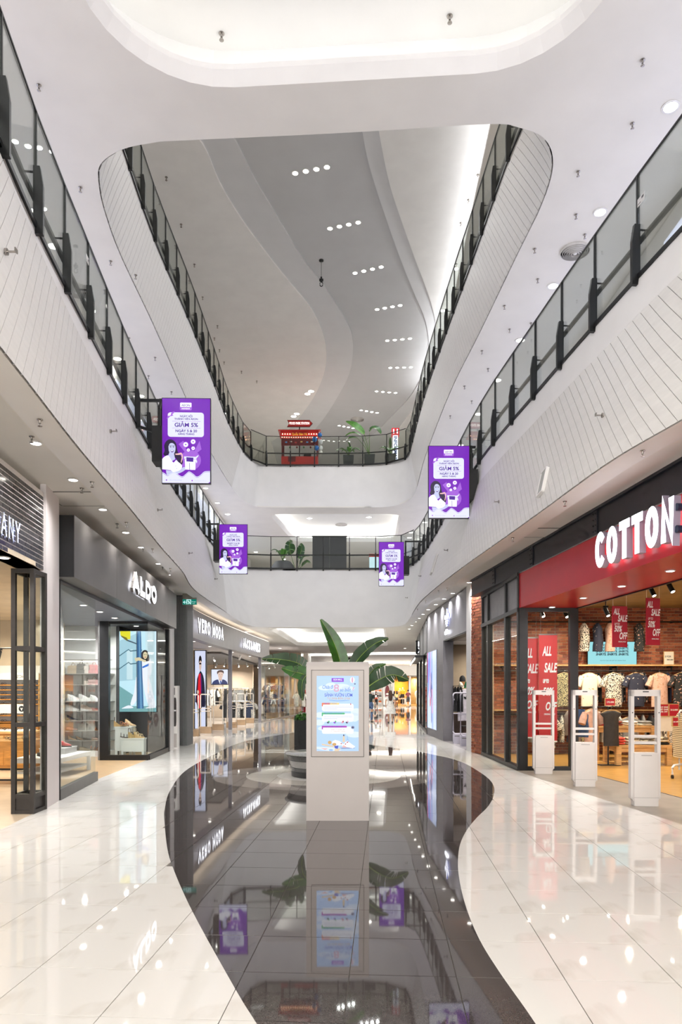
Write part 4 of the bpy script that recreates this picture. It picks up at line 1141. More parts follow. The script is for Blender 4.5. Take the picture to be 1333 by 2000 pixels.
def brick_wall(parent, L, z0, z1, bw, bh, m_list, m_joint, y=0.0, first=300, thick=.02, gap=.008, seed=1, order=None):
    """running-bond courses on the local XZ plane facing -y; the first ones singly, the rest joined"""
    rr = random.Random(seed)
    b = MB(); b.box(0, L, y, y + .05, z0, z1); b.build('mortar', m_joint, parent)
    rows = int((z1 - z0) / bh); cells = []
    for r in range(rows):
        x = -bw / 2 if r % 2 else 0.0
        while x < L - .01:
            a, c = max(0, x), min(L, x + bw)
            if c - a > .03: cells.append((a + gap / 2, c - gap / 2, z0 + r * bh + gap / 2, z0 + (r + 1) * bh - gap / 2, rr.uniform(.7, 1.3) * thick, rr.choice(range(len(m_list)))))
            x += bw
    if order: cells.sort(key=order)
    rest = {}
    cache = {}
    for i, (a, c, e, g, t, mi) in enumerate(cells):
        if i < first:
            key = (round(c - a, 3), mi, i % 4)
            if key not in cache:
                q = MB(); q.box(-(c - a) / 2, (c - a) / 2, -t, 0.0, -(g - e) / 2, (g - e) / 2); cache[key] = q.mesh('brick', m_list[mi])
            link('brick', cache[key], parent, loc=((a + c) / 2, y, (e + g) / 2))
        else:
            rest.setdefault(mi, MB()).box(a, c, y - t, y, e, g)
    for mi, q in rest.items(): q.build('brick_courses', m_list[mi], parent, kind='stuff')
def glass_sheet(parent, x0, x1, z0, z1, y=0.0, m=None, name='glass_pane'):
    b = MB(); b.box(x0, x1, y - .006, y + .006, z0, z1); return b.build(name, m or GLASS, parent)
def bars(parent, name, boxes, m):
    b = MB()
    for q in boxes: b.box(*q)
    return b.build(name, m, parent)
def part_box(parent, name, m, *q):
    b = MB(); b.box(*q); return b.build(name, m, parent)
WOODF = mat('oak_floor', (196, 166, 128), 0.28, noise=(3, .12, (1.2, 9, 1)))
WOODY = mat('yellow_oak_floor', (192, 146, 78), 0.25, noise=(3, .1, (1.2, 9, 1)))
WOOD = mat('pale_oak', (206, 164, 108), 0.45, noise=(4, .12, (1, 1, 8)))
WOODD = mat('honey_wood', (190, 134, 66), 0.45, noise=(4, .12, (1, 1, 8)))
BEIGE = mat('beige_plaster', (214, 200, 176), 0.7, noise=(2, .04))
GREYF = mat('grey_stone_floor', (140, 132, 122), 0.35, noise=(3, .06))
SHOPW = mat('shop_white', (238, 238, 238), 0.45, noise=(2, .01))
DGREY = mat('dark_grey_panel', (66, 66, 70), 0.45, noise=(4, .05))
LETW = mat('lit_white_letter', (250, 250, 255), 0.4, em=2.8, emcol=(244, 246, 255))
LETS = mat('letter_return', (104, 100, 98), .4, noise=(4, .02))
LETE = mat('unlit_letter', (236, 236, 240), 0.4, noise=(4, .02))
def fill_lamp(p, power, label=None, col=(1, .93, .82), size=.3, spread=PI * .9):  # unseen bare lamp without a fitting, added to light an interior
    return lamp(p, power, size * .28, col, spread=spread)
def track_spot(p, rz, label, tilt=.5, white=False):
    o = thing('track_spotlight', label, 'light', p, rz, 'track spotlights')
    m_ = WHITE if white else BLACK
    g = MB(); g.box(-.06, .06, -.02, .02, -.03, 0); g.tube([(0, 0, -.03), (0, 0, -.1)], .012, 6); g.build('mount', m_, o)
    g = MB(); d = Vector((0, -math.sin(tilt), -math.cos(tilt))); a = Vector((0, 0, -.1)) - d * .06
    g.tube([a, a + d * .2], .045, 12); g.build('lamp_head', m_, o, smooth=40)
    g = MB(); g.tube([a + d * .2, a + d * .204], .036, 12); g.build('lens', LENS, o)
    return o

# ------------------------------------------------------------------ optician at the left edge
A, B = (-3.80, 6.3), (-4.05, 9.74)
loc, rz, L = frame(A, B)
o = thing('shop_fascia', 'black glazed brick fascia with lit lettering at the left edge', 'shopfront', loc, rz)
part_box(o, 'backing_beam', SHOPW, 0, L, .05, .3, 3.24, 4.30)
BRK = [mat('black_glazed_brick_%d' % i, c, .12, noise=(30, .1)) for i, c in enumerate([(44, 42, 44), (56, 53, 54), (34, 32, 36)])]
brick_wall(o, L, 3.24, 4.30, .205, .0626, BRK, mat('pale_mortar', (226, 222, 218), .8, noise=(30, .03)), first=300, thick=.005, gap=.013, order=lambda c: -c[0])
LB2 = mat('blue_white_letter', (190, 205, 255), .4, em=3.5, emcol=(196, 208, 255))
yl = lambda Y: (Y - 6.3) / math.cos(rz - PI / 2)
letters(o, 'ANY', .25, LB2, yl(8.22), yl(8.80), 3.41, -.03, .01, .026, xs_gap=.4)
s_ = MB(); s_.hexa([(-3.83, 6.3), (-9, 6.3), (-9, 16.5), (-6.9, 16.5), (-4.12, 9.9), (-4.0, 9.33)], 3.24, 3.30)
struct('ceiling_optician_lobby', s_, BEIGE)
downlight((-4.12, 8.75, 3.238), 'warm downlight under the black brick fascia', None, 14, .06)
downlight((-4.3, 7.6, 3.238), 'second warm downlight under the black brick fascia, at the frame edge', None, 14, .06)
# splayed partition between optician and shoe shop
p_ = MB(); p_.hexa([(-4.30, 10.35), (-4.22, 10.66), (-7.93, 20.6), (-8.30, 20.5)], 0, 4.4)
struct('wall_partition', p_, SHOPW)
p_ = MB(); p_.hexa([(-4.02, 9.76), (-4.12, 10.47), (-4.2, 10.47), (-4.10, 9.76)], 0, 4.42)
struct('wall_white_pier', p_, mat('white_pier', (226, 220, 220), .5, noise=(2, .01)))
v = thing('glazed_case', 'tall black framed glass column with three panes per side beside the white pier', 'display case', (-4.30, 9.33, 0))
WC, DC = .30, .42
fr = MB()
for x in (0, WC - .055): 
    for y in (0, DC - .055): fr.box(x, x + .055, y, y + .055, 0, 3.2)
fr.build('frame', mat('bronze_frame', (48, 43, 40), .45, metal=.2, noise=(10, .08)), v)
for z0, z1 in ((.2, .26), (1.13, 1.19), (2.13, 2.19), (3.14, 3.2), (0, .05)):
    g = MB()
    for y in (0, DC - .05): g.box(.055, WC - .055, y + .005, y + .045, z0, z1)
    for x in (0, WC - .05): g.box(x + .005, x + .045, .055, DC - .055, z0, z1)
    g.build('rail', _mats['bronze_frame'], v)
part_box(v, 'kick_panel', _mats['bronze_frame'], .03, WC - .03, .02, DC - .02, .05, .2)
for z0, z1 in ((.26, 1.13), (1.19, 2.13), (2.19, 3.14)):
    glass_sheet(v, .055, WC - .055, z0, z1, .025)
    b = MB(); b.box(WC - .03, WC - .02, .055, DC - .055, z0, z1); b.build('glass_pane', GLASS, v)
f_ = MB(); f_.hexa([(-13, 5), (-3.82, 5), (-3.93, 8.1), (-4.06, 9.9), (-8.2, 20.2), (-13, 20.2)], -.006, .0005)
struct('floor_optician', f_, mat('beige_floor', (196, 178, 154), .3, noise=(3, .05)))
b_ = MB(); b_.box(-12, -6.6, 16.9, 17.1, 0, 4.3); struct('wall_optician_back', b_, BEIGE)
lamp((-6.6, 13.5, 3.2), 85, .12, (1, .89, .72)); lamp((-5.4, 9.6, 3.2), 28, .12, (1, .9, .75)); lamp((-5.9, 12.2, 3.2), 38, .12, (1, .9, .75)); lamp((-7.4, 15.2, 3.2), 60, .12, (1, .86, .66))  # bare lamps without fittings, added to light the optician
# wall cabinet of shelves with spectacles
cb = thing('display_cabinet', 'white cabinet of wooden spectacle shelves under a white header', 'cabinet', (-7.65, 16.3, 0))
part_box(cb, 'back_panel', SHOPW, -.9, .75, .5, .55, .9, 2.2)
part_box(cb, 'header', SHOPW, -.9, .72, .1, .5, 1.86, 2.02)
link('text_line', text_me('OHCS', .1, mat('header_ink', (90, 84, 78), .6, noise=(5, .02)), .001), cb, loc=(.36, .098, 1.9), rot=(0, 0, 0), scl=(-1, 1, 1))
shz = [1.75, 1.64, 1.53, 1.42, 1.31, 1.05, .9]
for z in shz: part_box(cb, 'shelf', WOODD, -.9, .72, .12, .5, z - .022, z)
for x in (-.9, .7): part_box(cb, 'side_panel', WOOD, x, x + .03, .14, .52, .7, 2.0)
part_box(cb, 'base_unit', WOODD, -.9, .72, .1, .5, 0, .86)
bd = thing('notice_board', 'white board with a round black emblem in the spectacle shop', 'sign', (-7.45, 15.9, 1.13))
part_box(bd, 'board', SHOPW, -.6, .52, 0, .03, -.02, .18)
g = MB(); g.poly([(.36 + .065 * math.cos(2 * PI * i / 20), -.002, .08 + .065 * math.sin(2 * PI * i / 20)) for i in range(20)]); g.build('emblem', BLACK, bd)
g = MB(); g.poly([(.36 + x, -.004, .08 + z) for x, z in ((-.03, .02), (-.012, .02), (0, .01), (.012, .02), (.03, .02), (.025, 0), (.014, .0), (.014, -.035), (-.014, -.035), (-.014, 0), (-.025, 0))]); g.build('emblem_mark', SHOPW, bd)
part_box(bd, 'stand', BLACK, -.62, .55, .03, .06, -1.13, -1.1); 
for x in (-.6, .5): part_box(bd, 'leg', BLACK, x, x + .03, .03, .06, -1.13, -.02)
EYE = mat('spectacle_frame', (40, 30, 26), .3, noise=(20, .2))
def eyeglasses(p, label, group):
    o = thing('eyeglasses', label, 'eyeglasses', p, 0, group)
    g = MB()
    for s in (-1, 1): g.tube([(s * .033 + .027 * math.cos(a), 0, .025 + .022 * math.sin(a)) for a in [2 * PI * i / 10 for i in range(11)]], .004, 5)
    g.tube([(-.008, 0, .03), (.008, 0, .03)], .004, 5); g.build('frame', EYE, o)
    for s in (-1, 1):
        g = MB(); g.tube([(s * .06, 0, .03), (s * .062, .12, .02)], .003, 5); g.build('temple', EYE, o)
    return o
eg = eyeglasses((-7.65 - .6, 16.5, 1.75), 'first pair of spectacles on the top shelf of the white cabinet', 'spectacles on the wall shelves')
for zi, z in enumerate(shz):
    for k in range(6):
        if zi == 0 and k == 0: continue
        dup(eg, (-7.65 - .6 + k * .24, 16.5, z), label='%s spectacles from the left on the %s shelf of the white cabinet' % (_ords[k], ['top', 'second', 'third', 'fourth', 'fifth', 'sixth', 'lowest'][zi]))
ct = thing('display_counter', 'honey wood counter with drawers and a tray of spectacles', 'counter', (-6.8, 14.5, 0))
part_box(ct, 'body', WOODD, -1.0, .5, 0, .7, .04, .74); part_box(ct, 'plinth', BLACK, -.98, .48, .02, .68, 0, .04)
part_box(ct, 'top', WOOD, -1.03, .53, -.03, .73, .74, .78)
for k in range(3): part_box(ct, 'drawer', WOOD, -.98 + k * .49, -.52 + k * .49, -.015, 0, .5, .7)
for k in range(3): part_box(ct, 'drawer', WOODD, -.98 + k * .49, -.52 + k * .49, -.012, 0, .1, .46)
part_box(ct, 'tray', SHOPW, -.9, .4, .1, .6, .78, .80)
for k in range(10):
    dup(eg, (-6.8 - .82 + k * .125, 14.7 + .12 * (k % 2), .80), label='%s spectacles from the left in the tray on the wood counter' % _ords[k]).__setitem__('group', 'spectacles in the tray')
tb = thing('display_table', 'black legged spectacle display table with wooden top by the shop entrance', 'table', (-5.75, 12.3, 0))
part_box(tb, 'top', WOODD, -.7, .35, 0, .8, .58, .74); part_box(tb, 'glass_top', GLASS, -.7, .35, 0, .8, .745, .755)
for x in (-.7, .31):
    for y in (0, .76): part_box(tb, 'leg', BLACK, x, x + .04, y, y + .04, 0, .58)
part_box(tb, 'stretcher', BLACK, -.7, .35, 0, .03, .06, .09)
for k in range(6): dup(eg, (-5.75 - .55 + k * .15, 12.4 + .2 * (k % 2), .755), label='%s spectacles from the left on the black legged table' % _ords[k]).__setitem__('group', 'spectacles on the black legged table')
track_spot((-7.3, 15.3, 2.5), 0, 'black double headed track spotlight above the spectacle cabinet')
track_spot((-6.6, 15.3, 2.5), .4, 'black track spotlight above the spectacle counter')
g = MB(); g.tube([(-9, 15.3, 2.52), (-6.45, 15.3, 2.52)], .02, 6); g.tube([(-7.3, 15.3, 2.52), (-7.3, 15.3, 3.24)], .015, 6); g.tube([(-6.6, 15.3, 2.52), (-6.6, 15.3, 3.24)], .015, 6)
tag(g.build('lighting_track', BLACK), 'black lighting track hung over the spectacle shelves', 'track')

# ------------------------------------------------------------------ shoe shop
A, B = (-3.91, 10.5), (-4.41, 19.2)
loc, rz, L = frame(A, B)
BRZ = mat('dark_bronze_panel', (92, 88, 86), .32, metal=.55, noise=(3, .05, (.6, .6, .6)))
o = thing('shop_fascia', 'long dark metallic box fascia with lit white ALDO lettering', 'shopfront', loc, rz)
pts = [0, .28 * L, .56 * L, .86 * L, L]
for a, b in zip(pts, pts[1:]): part_box(o, 'panel', BRZ, a + .004, b - .004, 0, .27, 3.27, 4.18)
part_box(o, 'core', DGREY, .01, L - .01, .02, .26, 3.28, 4.17)
part_box(o, 'end_cap', BLACK, -.004, .001, .005, .265, 3.275, 4.175)
letters(o, 'ALDO', .39, LETW, 3.38, 5.66, 3.54, -.05, .025, .115, xs_gap=.14)
s_ = MB(); s_.hexa([(-4.22, 10.5), (-8.3, 20.4), (-5.1, 20.4), (-4.72, 19.1)], 3.22, 3.29); struct('ceiling_shoe_shop', s_, mat('slate_soffit', (120, 124, 134), .5, noise=(3, .03)))
for i, (x, y) in enumerate([(163, 1181), (195, 1194), (224, 1206), (266, 1222)]):
    downlight(onZ(x, y, 3.219), 'downlight under the dark soffit of the shoe shop', 'downlights in the shoe shop entrance', 26, .06)
for x, y in ((-6.4, 16.4), (-6.9, 16.9), (-5.9, 16.5), (-5.9, 14.6)): fill_lamp((x, y, 3.2), 40, col=(1, .98, .96))
fill_lamp((-5.1, 17.0, 3.18), 16, col=(1, .97, .93))
# front glass
A, B = (-4.15, 10.5), (-4.39, 12.8)
loc, rz, L = frame(A, B)
o = thing('shop_window', 'frameless shoe shop window with dark base beside the white pier', 'window', loc, rz)
glass_sheet(o, .04, L - .01, .16, 3.24); part_box(o, 'base_channel', mat('window_base', (70, 68, 68), .35, metal=.4, noise=(10, .05)), 0, L + .03, -.04, .04, 0, .16); part_box(o, 'edge_frame', BLACK, 0, .04, -.03, .03, .16, 3.24)
# corner vitrine
o = thing('corner_vitrine', 'glazed corner window of the shoe shop with black posts and base', 'window', (-5.59, 16.6, 0))
part_box(o, 'post', BLACK, 0, .2, 0, .14, 0, 3.22); part_box(o, 'edge_strip', STEEL, -.05, -.01, .02, .1, 0, 3.22)
part_box(o, 'base_channel', BLACK, .2, 1.12, 0, .09, 0, .12)
part_box(o, 'head_channel', BLACK, .2, 1.1, .02, .07, 3.16, 3.22)
glass_sheet(o, .2, 1.1, .12, 3.16, .045)
d = Vector((-4.6 + 4.49, 2.3)); ang = math.atan2(d.y, d.x)
g = MB(); g.T = Matrix.Translation((1.1, .045, 0)) @ Matrix.Rotation(ang, 4, 'Z'); g.box(0.01, d.length, -.006, .006, .12, 3.18); g.build('glass_pane', GLASS, o)
g = MB(); g.T = Matrix.Translation((1.1, .045, 0)) @ Matrix.Rotation(ang, 4, 'Z'); g.box(0.03, d.length, -.04, .04, 0, .12); g.build('base_channel', BLACK, o)
g = MB(); g.T = Matrix.Translation((1.1, .045, 0)) @ Matrix.Rotation(ang, 4, 'Z'); g.box(d.length, d.length + .16, -.05, .05, 0, 3.24); g.build('post', BLACK, o)
# floor and back walls
f_ = MB(); f_.hexa([(-4.06, 9.9), (-4.42, 12.8), (-4.52, 16.7), (-4.62, 19.2), (-4.75, 21.2), (-8.6, 21.2)], -.006, .0005); struct('floor_shoe_shop', f_, WOODF)
bw = MB(); bw.box(-8.2, -5.62, 17.9, 18.05, 0, 3.22); struct('wall_shoe_shop_back', bw, SHOPW)
bw = MB(); bw.box(-5.62, -4.66, 18.85, 18.95, 0, 3.22); bw.box(-5.62, -5.54, 17.9, 18.9, 0, 3.22); struct('wall_vitrine_back', bw, DGREY)
# shelves
sh = thing('shelving_unit', 'white wall shelving with grey shelf edges in the shoe shop', 'shelving', (-6.35, 17.9, 0))
SZ = {1: 2.035, 2: 1.76, 3: 1.35, 4: 1.115, 5: .88, 6: .63, 7: .395}
SHE = mat('shelf_edge', (150, 148, 144), .4, noise=(8, .04))
for i, z in SZ.items():
    part_box(sh, 'shelf', SHE, -.62 if i not in (1, 2) else -.75, .7, -.36, 0, z - .016, z)
part_box(sh, 'plinth', SHOPW, -.75, .7, -.4, 0, 0, .14)
for x in (-.66, -.12, .42): part_box(sh, 'upright', SHE, x, x + .02, -.03, 0, .14, 2.4)
part_box(sh, 'top_rail', STEEL, -.75, .72, -.3, -.27, 2.36, 2.38)
def shoe(kind, col, m2=(240, 238, 232)):
    cm = mat('shoe_%d_%d_%d' % col, col, .45, noise=(18, .08)); sm = mat('sole_%d_%d_%d' % m2, m2, .5, noise=(18, .05))
    o = thing('shoe', 'x', 'shoe')
    heel = {'sneaker': .03, 'flat': .012, 'pump': .07, 'wedge': .09, 'sandal': .02}[kind]
    N = 9; out = []
    def wd(t): return .038 + .014 * math.sin(PI * t ** .8) - .012 * (t < .05) - .018 * max(0, t - .85) / .15
    zz = lambda t: heel * max(0, 1 - t / .6) ** 1.3
    s = MB(); R = []
    th = .028 if kind == 'sneaker' else (.012 if kind != 'wedge' else .02)
    for i in range(N):
        t = i / (N - 1); x = (t - .5) * .27; w_ = wd(t)
        bot = 0 if kind in ('wedge', 'sneaker') else zz(t)
        R.append([(x, -w_, bot), (x, w_, bot), (x, w_, zz(t) + th), (x, -w_, zz(t) + th)])
    s.loft(R)
    if kind == 'pump': s.box(-.13, -.105, -.012, .012, 0, heel)
    s.build('sole', sm, o, smooth=40)
    hh = {'sneaker': .085, 'flat': .055, 'pump': .055, 'wedge': .05, 'sandal': .03}[kind]
    u = MB(); R = []
    if kind in ('sandal', 'wedge'):
        for t0 in (.3, .55, .75):
            x = (t0 - .5) * .27
            u.tube([(x, (wd(t0)) * math.cos(a), zz(t0) + th + .05 * math.sin(a)) for a in [PI * k / 8 for k in range(9)]], .008, 6)
        u.tube([(-.12, .035 * math.cos(a), zz(0) + th + .06 + .0 * a) for a in [PI * k / 8 for k in range(9)]], .006, 6)
        u.tube([(-.12, -.035, zz(0) + th), (-.12, -.035, zz(0) + .06 + th)], .006, 6); u.tube([(-.12, .035, zz(0) + th), (-.12, .035, zz(0) + .06 + th)], .006, 6)
    else:
        for i in range(N):
            t = i / (N - 1); x = (t - .5) * .262; w_ = wd(t) * .96
            h_ = hh * (1 if t < .35 else max(.38, 1 - (t - .35) * 1.15)) * (1 if t < .95 else .6)
            z0_ = zz(t) + th * .8
            op = .7 if t < .45 and kind != 'sneaker' else .45
            R.append([(x, -w_, z0_), (x, -w_ * .95, z0_ + h_ * .6), (x, -w_ * op, z0_ + h_), (x, w_ * op, z0_ + h_), (x, w_ * .95, z0_ + h_ * .6), (x, w_, z0_)])
        u.loft(R)
    u.build('upper', cm, o, smooth=50)
    if kind == 'sneaker':
        l = MB()
        for k in range(3): l.cbox((.0 + k * .022, 0, th + hh * .84 - k * .014), (.008, .05, .01))
        l.build('laces', SHOPW, o)
    return o
def handbag(col, w_=.26, h=.2, label='x', p=(0, 0, 0)):
    cm = mat('bag_%d_%d_%d' % col, col, .45, noise=(14, .06))
    o = thing('handbag', label, 'handbag', p)
    b = MB(); b.loft([[(-w_ / 2, -.07, 0), (w_ / 2, -.07, 0), (w_ / 2, .07, 0), (-w_ / 2, .07, 0)], [(-w_ / 2, -.06, h * .6), (w_ / 2, -.06, h * .6), (w_ / 2, .06, h * .6), (-w_ / 2, .06, h * .6)], [(-w_ * .42, -.03, h), (w_ * .42, -.03, h), (w_ * .42, .03, h), (-w_ * .42, .03, h)]]); b.build('body', cm, o)
    b = MB(); b.tube([(-w_ * .2 + w_ * .4 * k / 8, 0, h + .07 * math.sin(PI * k / 8)) for k in range(9)], .008, 6); b.build('handle', cm, o, smooth=40)
    b = MB(); b.box(-w_ * .44, w_ * .44, -.072, -.06, h * .45, h * .92); b.build('flap', cm, o)
    return o
def onshelf(px, z, Y=17.7): return ((px - CX) * Y / F, Y, z)
for px, col, w_, h, lab in [(143, (176, 158, 136), .24, .2, 'tan handbag leftmost on the top shoe shop shelf'), (159, (92, 92, 92), .2, .24, 'dark grey handbag second on the top shoe shop shelf'), (171, (214, 206, 200), .16, .2, 'cream handbag third on the top shoe shop shelf'), (184, (206, 150, 150), .24, .22, 'pink handbag rightmost on the top shoe shop shelf'), (118, (96, 98, 92), .2, .22, 'dark olive handbag at the left on the shoe shop wall')]:
    handbag(col, w_, h, lab, onshelf(px, SZ[1]))
handbag((196, 160, 156), .3, .13, 'low pink clutch bag on the second shoe shop shelf', onshelf(185, SZ[2])); handbag((204, 190, 180), .14, .1, 'small beige purse on the second shoe shop shelf', onshelf(171, SZ[2]))
handbag((150, 148, 140), .28, .18, 'grey snakeskin handbag on the sixth shoe shop shelf', onshelf(165, SZ[6])); handbag((190, 188, 180), .2, .26, 'pale grey handbag with a bow on the sixth shoe shop shelf', onshelf(178, SZ[6]))
W = (240, 240, 238)
rows = [(3, 146, 'sneaker', W, W, 'white sneaker leftmost on the third shoe shop shelf', 1.3), (3, 168, 'sneaker', (226, 226, 224), W, 'white sneaker in the middle of the third shoe shop shelf', 1.3), (3, 189, 'sneaker', W, W, 'white sneaker rightmost on the third shoe shop shelf', 1.2),
        (4, 141, 'sneaker', W, W, 'white sneaker on the fourth shoe shop shelf', 1.2), (4, 171, 'sneaker', (206, 184, 166), W, 'beige sneaker on the fourth shoe shop shelf', 1.2), (4, 190, 'flat', (222, 150, 140), (200, 180, 160), 'pink slipper on the fourth shoe shop shelf', 1.1),
        (5, 142, 'pump', (46, 56, 80), (200, 180, 150), 'navy heeled shoe on the fifth shoe shop shelf', 1), (6, 143, 'flat', (196, 160, 148), (40, 36, 36), 'pink flat shoe with dark sole on the sixth shoe shop shelf', 1.2), (6, 192, 'sandal', (210, 120, 60), (180, 130, 80), 'orange sandal on the sixth shoe shop shelf', 1),
        (7, 142, 'pump', (206, 176, 140), (200, 170, 130), 'tan court shoe on the seventh shoe shop shelf', .8), (7, 157, 'pump', (170, 140, 110), (60, 46, 36), 'brown court shoe on the seventh shoe shop shelf', .8), (7, 171, 'flat', (70, 66, 64), (60, 50, 46), 'dark grey flat shoe on the seventh shoe shop shelf', .8), (7, 189, 'flat', (206, 176, 160), (200, 170, 130), 'pale pink flat shoe on the seventh shoe shop shelf', .9)]
for r_, px, kd, c, c2, lab, sc in rows:
    q = shoe(kd, c, c2); q.location = onshelf(px, SZ[r_]); q['label'] = lab; q['group'] = 'shoes on the shop shelves'; q.scale = (sc, sc, sc)
for px, kd, c, lab in [(141, 'flat', (150, 140, 128), 'taupe loafer on the plinth at the left of the shoe shelves'), (168, 'flat', (160, 146, 120), 'khaki loafer in the middle of the plinth below the shoe shelves'), (190, 'sandal', (180, 110, 60), 'brown sandal at the right of the plinth below the shoe shelves')]:
    q = shoe(kd, c, (120, 100, 80)); q.location = onshelf(px, .14, 17.66); q['label'] = lab; q['group'] = 'shoes on the plinth'; q.scale = (1.2, 1.2, 1.2)
t = thing('display_table', 'low white display table behind the frameless shoe shop window', 'table', (-5.95, 12.9, 0))
part_box(t, 'top', SHOPW, 0, .85, 0, 1.7, .3, .38); part_box(t, 'shelf', SHOPW, .05, .8, .05, 1.65, .1, .14)
for x in (0, .79):
    for y in (0, 1.64): part_box(t, 'leg', SHOPW, x, x + .06, y, y + .06, 0, .3)
t = thing('display_riser', 'small white riser block on the low shoe table', 'riser', (-5.85, 13.9, .38)); part_box(t, 'body', SHOPW, 0, .5, 0, .6, 0, .1); part_box(t, 'top', SHOPW, -.01, .51, -.01, .61, .1, .115)
for x, y, z, kd, c, lab in [(-5.7, 14.1, .495, 'sneaker', (34, 36, 46), 'dark sneaker on the white riser in the shoe shop'), (-5.48, 14.2, .495, 'sneaker', (190, 50, 50), 'red and black sneaker on the white riser in the shoe shop'), (-5.55, 13.4, .38, 'flat', (60, 60, 58), 'black slipper on the low white shoe table')]:
    q = shoe(kd, c, (40, 40, 40)); q.location = (x, y, z); q['label'] = lab; q['group'] = 'shoes on the low table'
# vitrine plinths and shoes
for i, (x0, x1, y0, y1, h, lab) in enumerate([(-5.36, -4.98, 17.0, 17.35, .76, 'taller white shoe plinth in the corner vitrine'), (-5.15, -4.62, 16.78, 17.0, .5, 'lower white shoe plinth in the corner vitrine')]):
    t = thing('display_plinth', lab, 'plinth', (x0, y0, 0)); a, b = x1 - x0, y1 - y0
    part_box(t, 'body', SHOPW, 0, a, 0, b, .18, h - .03); part_box(t, 'top', SHOPW, -.01, a + .01, -.01, b + .01, h - .03, h)
    for x in (0, a - .05):
        for y in (0, b - .05): part_box(t, 'leg', SHOPW, x, x + .05, y, y + .05, 0, .18)
for x, y, z, kd, c, c2, rzz, lab in [(-5.28, 17.12, .76, 'wedge', (70, 52, 40), (196, 160, 110), .4, 'brown strappy wedge at the left of the taller plinth'), (-5.05, 17.2, .76, 'pump', (206, 170, 130), (236, 230, 220), -.3, 'tan high shoe at the right of the taller plinth'), (-5.16, 17.1, .76, 'sandal', (180, 120, 90), (200, 160, 120), 1.2, 'small tan sandal in the middle of the taller plinth'),
                              (-5.05, 16.86, .5, 'sandal', (38, 34, 32), (70, 50, 40), .3, 'black sandal at the left of the lower plinth'), (-4.9, 16.92, .5, 'wedge', (60, 44, 36), (200, 170, 120), 1.0, 'dark wedge in the middle of the lower plinth'), (-4.76, 16.9, .5, 'wedge', (226, 206, 170), (214, 180, 130), -.4, 'cream wedge at the right of the lower plinth')]:
    q = shoe(kd, c, c2); q.location = (x, y, z); q.rotation_euler = (0, 0, rzz); q['label'] = lab; q['group'] = 'shoes in the corner vitrine'; q.scale = (1.05, 1.05, 1.3)
# poster light box: a woman hugging a blue street pole
po_ = thing('poster_light_box', 'blue lit poster of a woman hugging a street pole in the shoe shop window', 'poster', (-4.95, 17.45, 2.08))
PW_, PH_ = .9, 1.96
part_box(po_, 'case', BLACK, -PW_ / 2 - .015, PW_ / 2 + .015, .005, .08, -PH_ / 2 - .015, PH_ / 2 + .015)
ds = flatpoly([(0, 0), (1, 0), (1, 1), (0, 1)], PW_, PH_, 0).build('picture', screen_mat('poster_sky', (190, 224, 240), 1.1), po_)
k = lambda n, p, m, y: sub(ds, n, p, m, PW_, PH_, y)
pc = {n_: screen_mat('poster_' + n_, c) for n_, c in dict(wall=(168, 206, 224), pale=(204, 228, 240), line=(70, 110, 130), pole=(44, 96, 150), poled=(60, 84, 104), polel=(96, 150, 196), yellow=(232, 222, 40), yelld=(120, 110, 20), skin=(222, 206, 170), hair=(40, 30, 34), blue=(40, 110, 214), white=(240, 242, 255), road=(120, 170, 176), lip=(190, 50, 60), shade=(180, 196, 236)).items()}
k('house', [(0, .12), (.6, 0), (.62, .6), (.0, .62)], pc['wall'], -.001); k('house', [(.2, .25), (.36, .22), (.36, .6), (.2, .6)], pc['pale'], -.0012); k('house', [(.7, 0), (1, 0), (1, .8), (.75, .8)], pc['pale'], -.0012)
for y in (.24, .4):
    k('cornice', [(0, y + .06), (.25, y - .02), (.3, y), (.5, y - .01), (.62, y - .01), (.62, y), (.5, y + .004), (.3, y + .014), (.25, y - .008), (0, y + .075)], pc['line'], -.0014)
k('road', [(0, .93), (1, .93), (1, 1), (0, 1)], pc['road'], -.0014); k('road', [(0, .68), (.4, .8), (.3, .93), (0, .93)], pc['road'], -.0013)
k('leg', spline([(.45, .57), (.55, .57), (.54, .7), (.46, .86), (.36, .92), (.3, .9), (.4, .76)], 3), pc['white'], -.002); k('leg', spline([(.62, .57), (.8, .57), (.9, .75), (.98, .92), (.8, .93), (.68, .75)], 3), pc['white'], -.002)
k('shoe', spline([(.06, .96), (.14, .94), (.26, .92), (.36, .94), (.36, .955), (.07, .962)], 3), pc['white'], -.0024); k('shoe', spline([(.7, .955), (.78, .94), (.94, .92), (.98, .95), (.72, .958)], 3), pc['white'], -.0024)
k('shirt', spline([(.55, .36), (.74, .34), (.86, .36), (.84, .56), (.54, .58), (.48, .56)], 3), pc['white'], -.0022); k('shirt_print', [(.62, .44), (.8, .4), (.8, .43), (.63, .46)], pc['blue'], -.0026); k('shirt_print', [(.52, .5), (.58, .52), (.56, .58), (.5, .57)], pc['blue'], -.0026)
k('pole', [(.46, 0), (.58, 0), (.66, .96), (.47, .96)], pc['pole'], -.003); k('pole_light', [(.52, 0), (.555, 0), (.62, .96), (.56, .96)], pc['polel'], -.0032); k('pole_dark', [(.46, 0), (.485, 0), (.5, .96), (.47, .96)], pc['poled'], -.0032)
k('traffic_light', [(.02, 0), (.3, 0), (.3, .1), (.2, .1), (.03, .05)], pc['yellow'], -.003); k('traffic_light_shade', [(.03, .05), (.2, .08), (.24, .12), (.2, .12), (.06, .07)], pc['yelld'], -.0034); k('bracket', [(.19, .1), (.48, .15), (.48, .165), (.2, .12)], pc['poled'], -.0034)
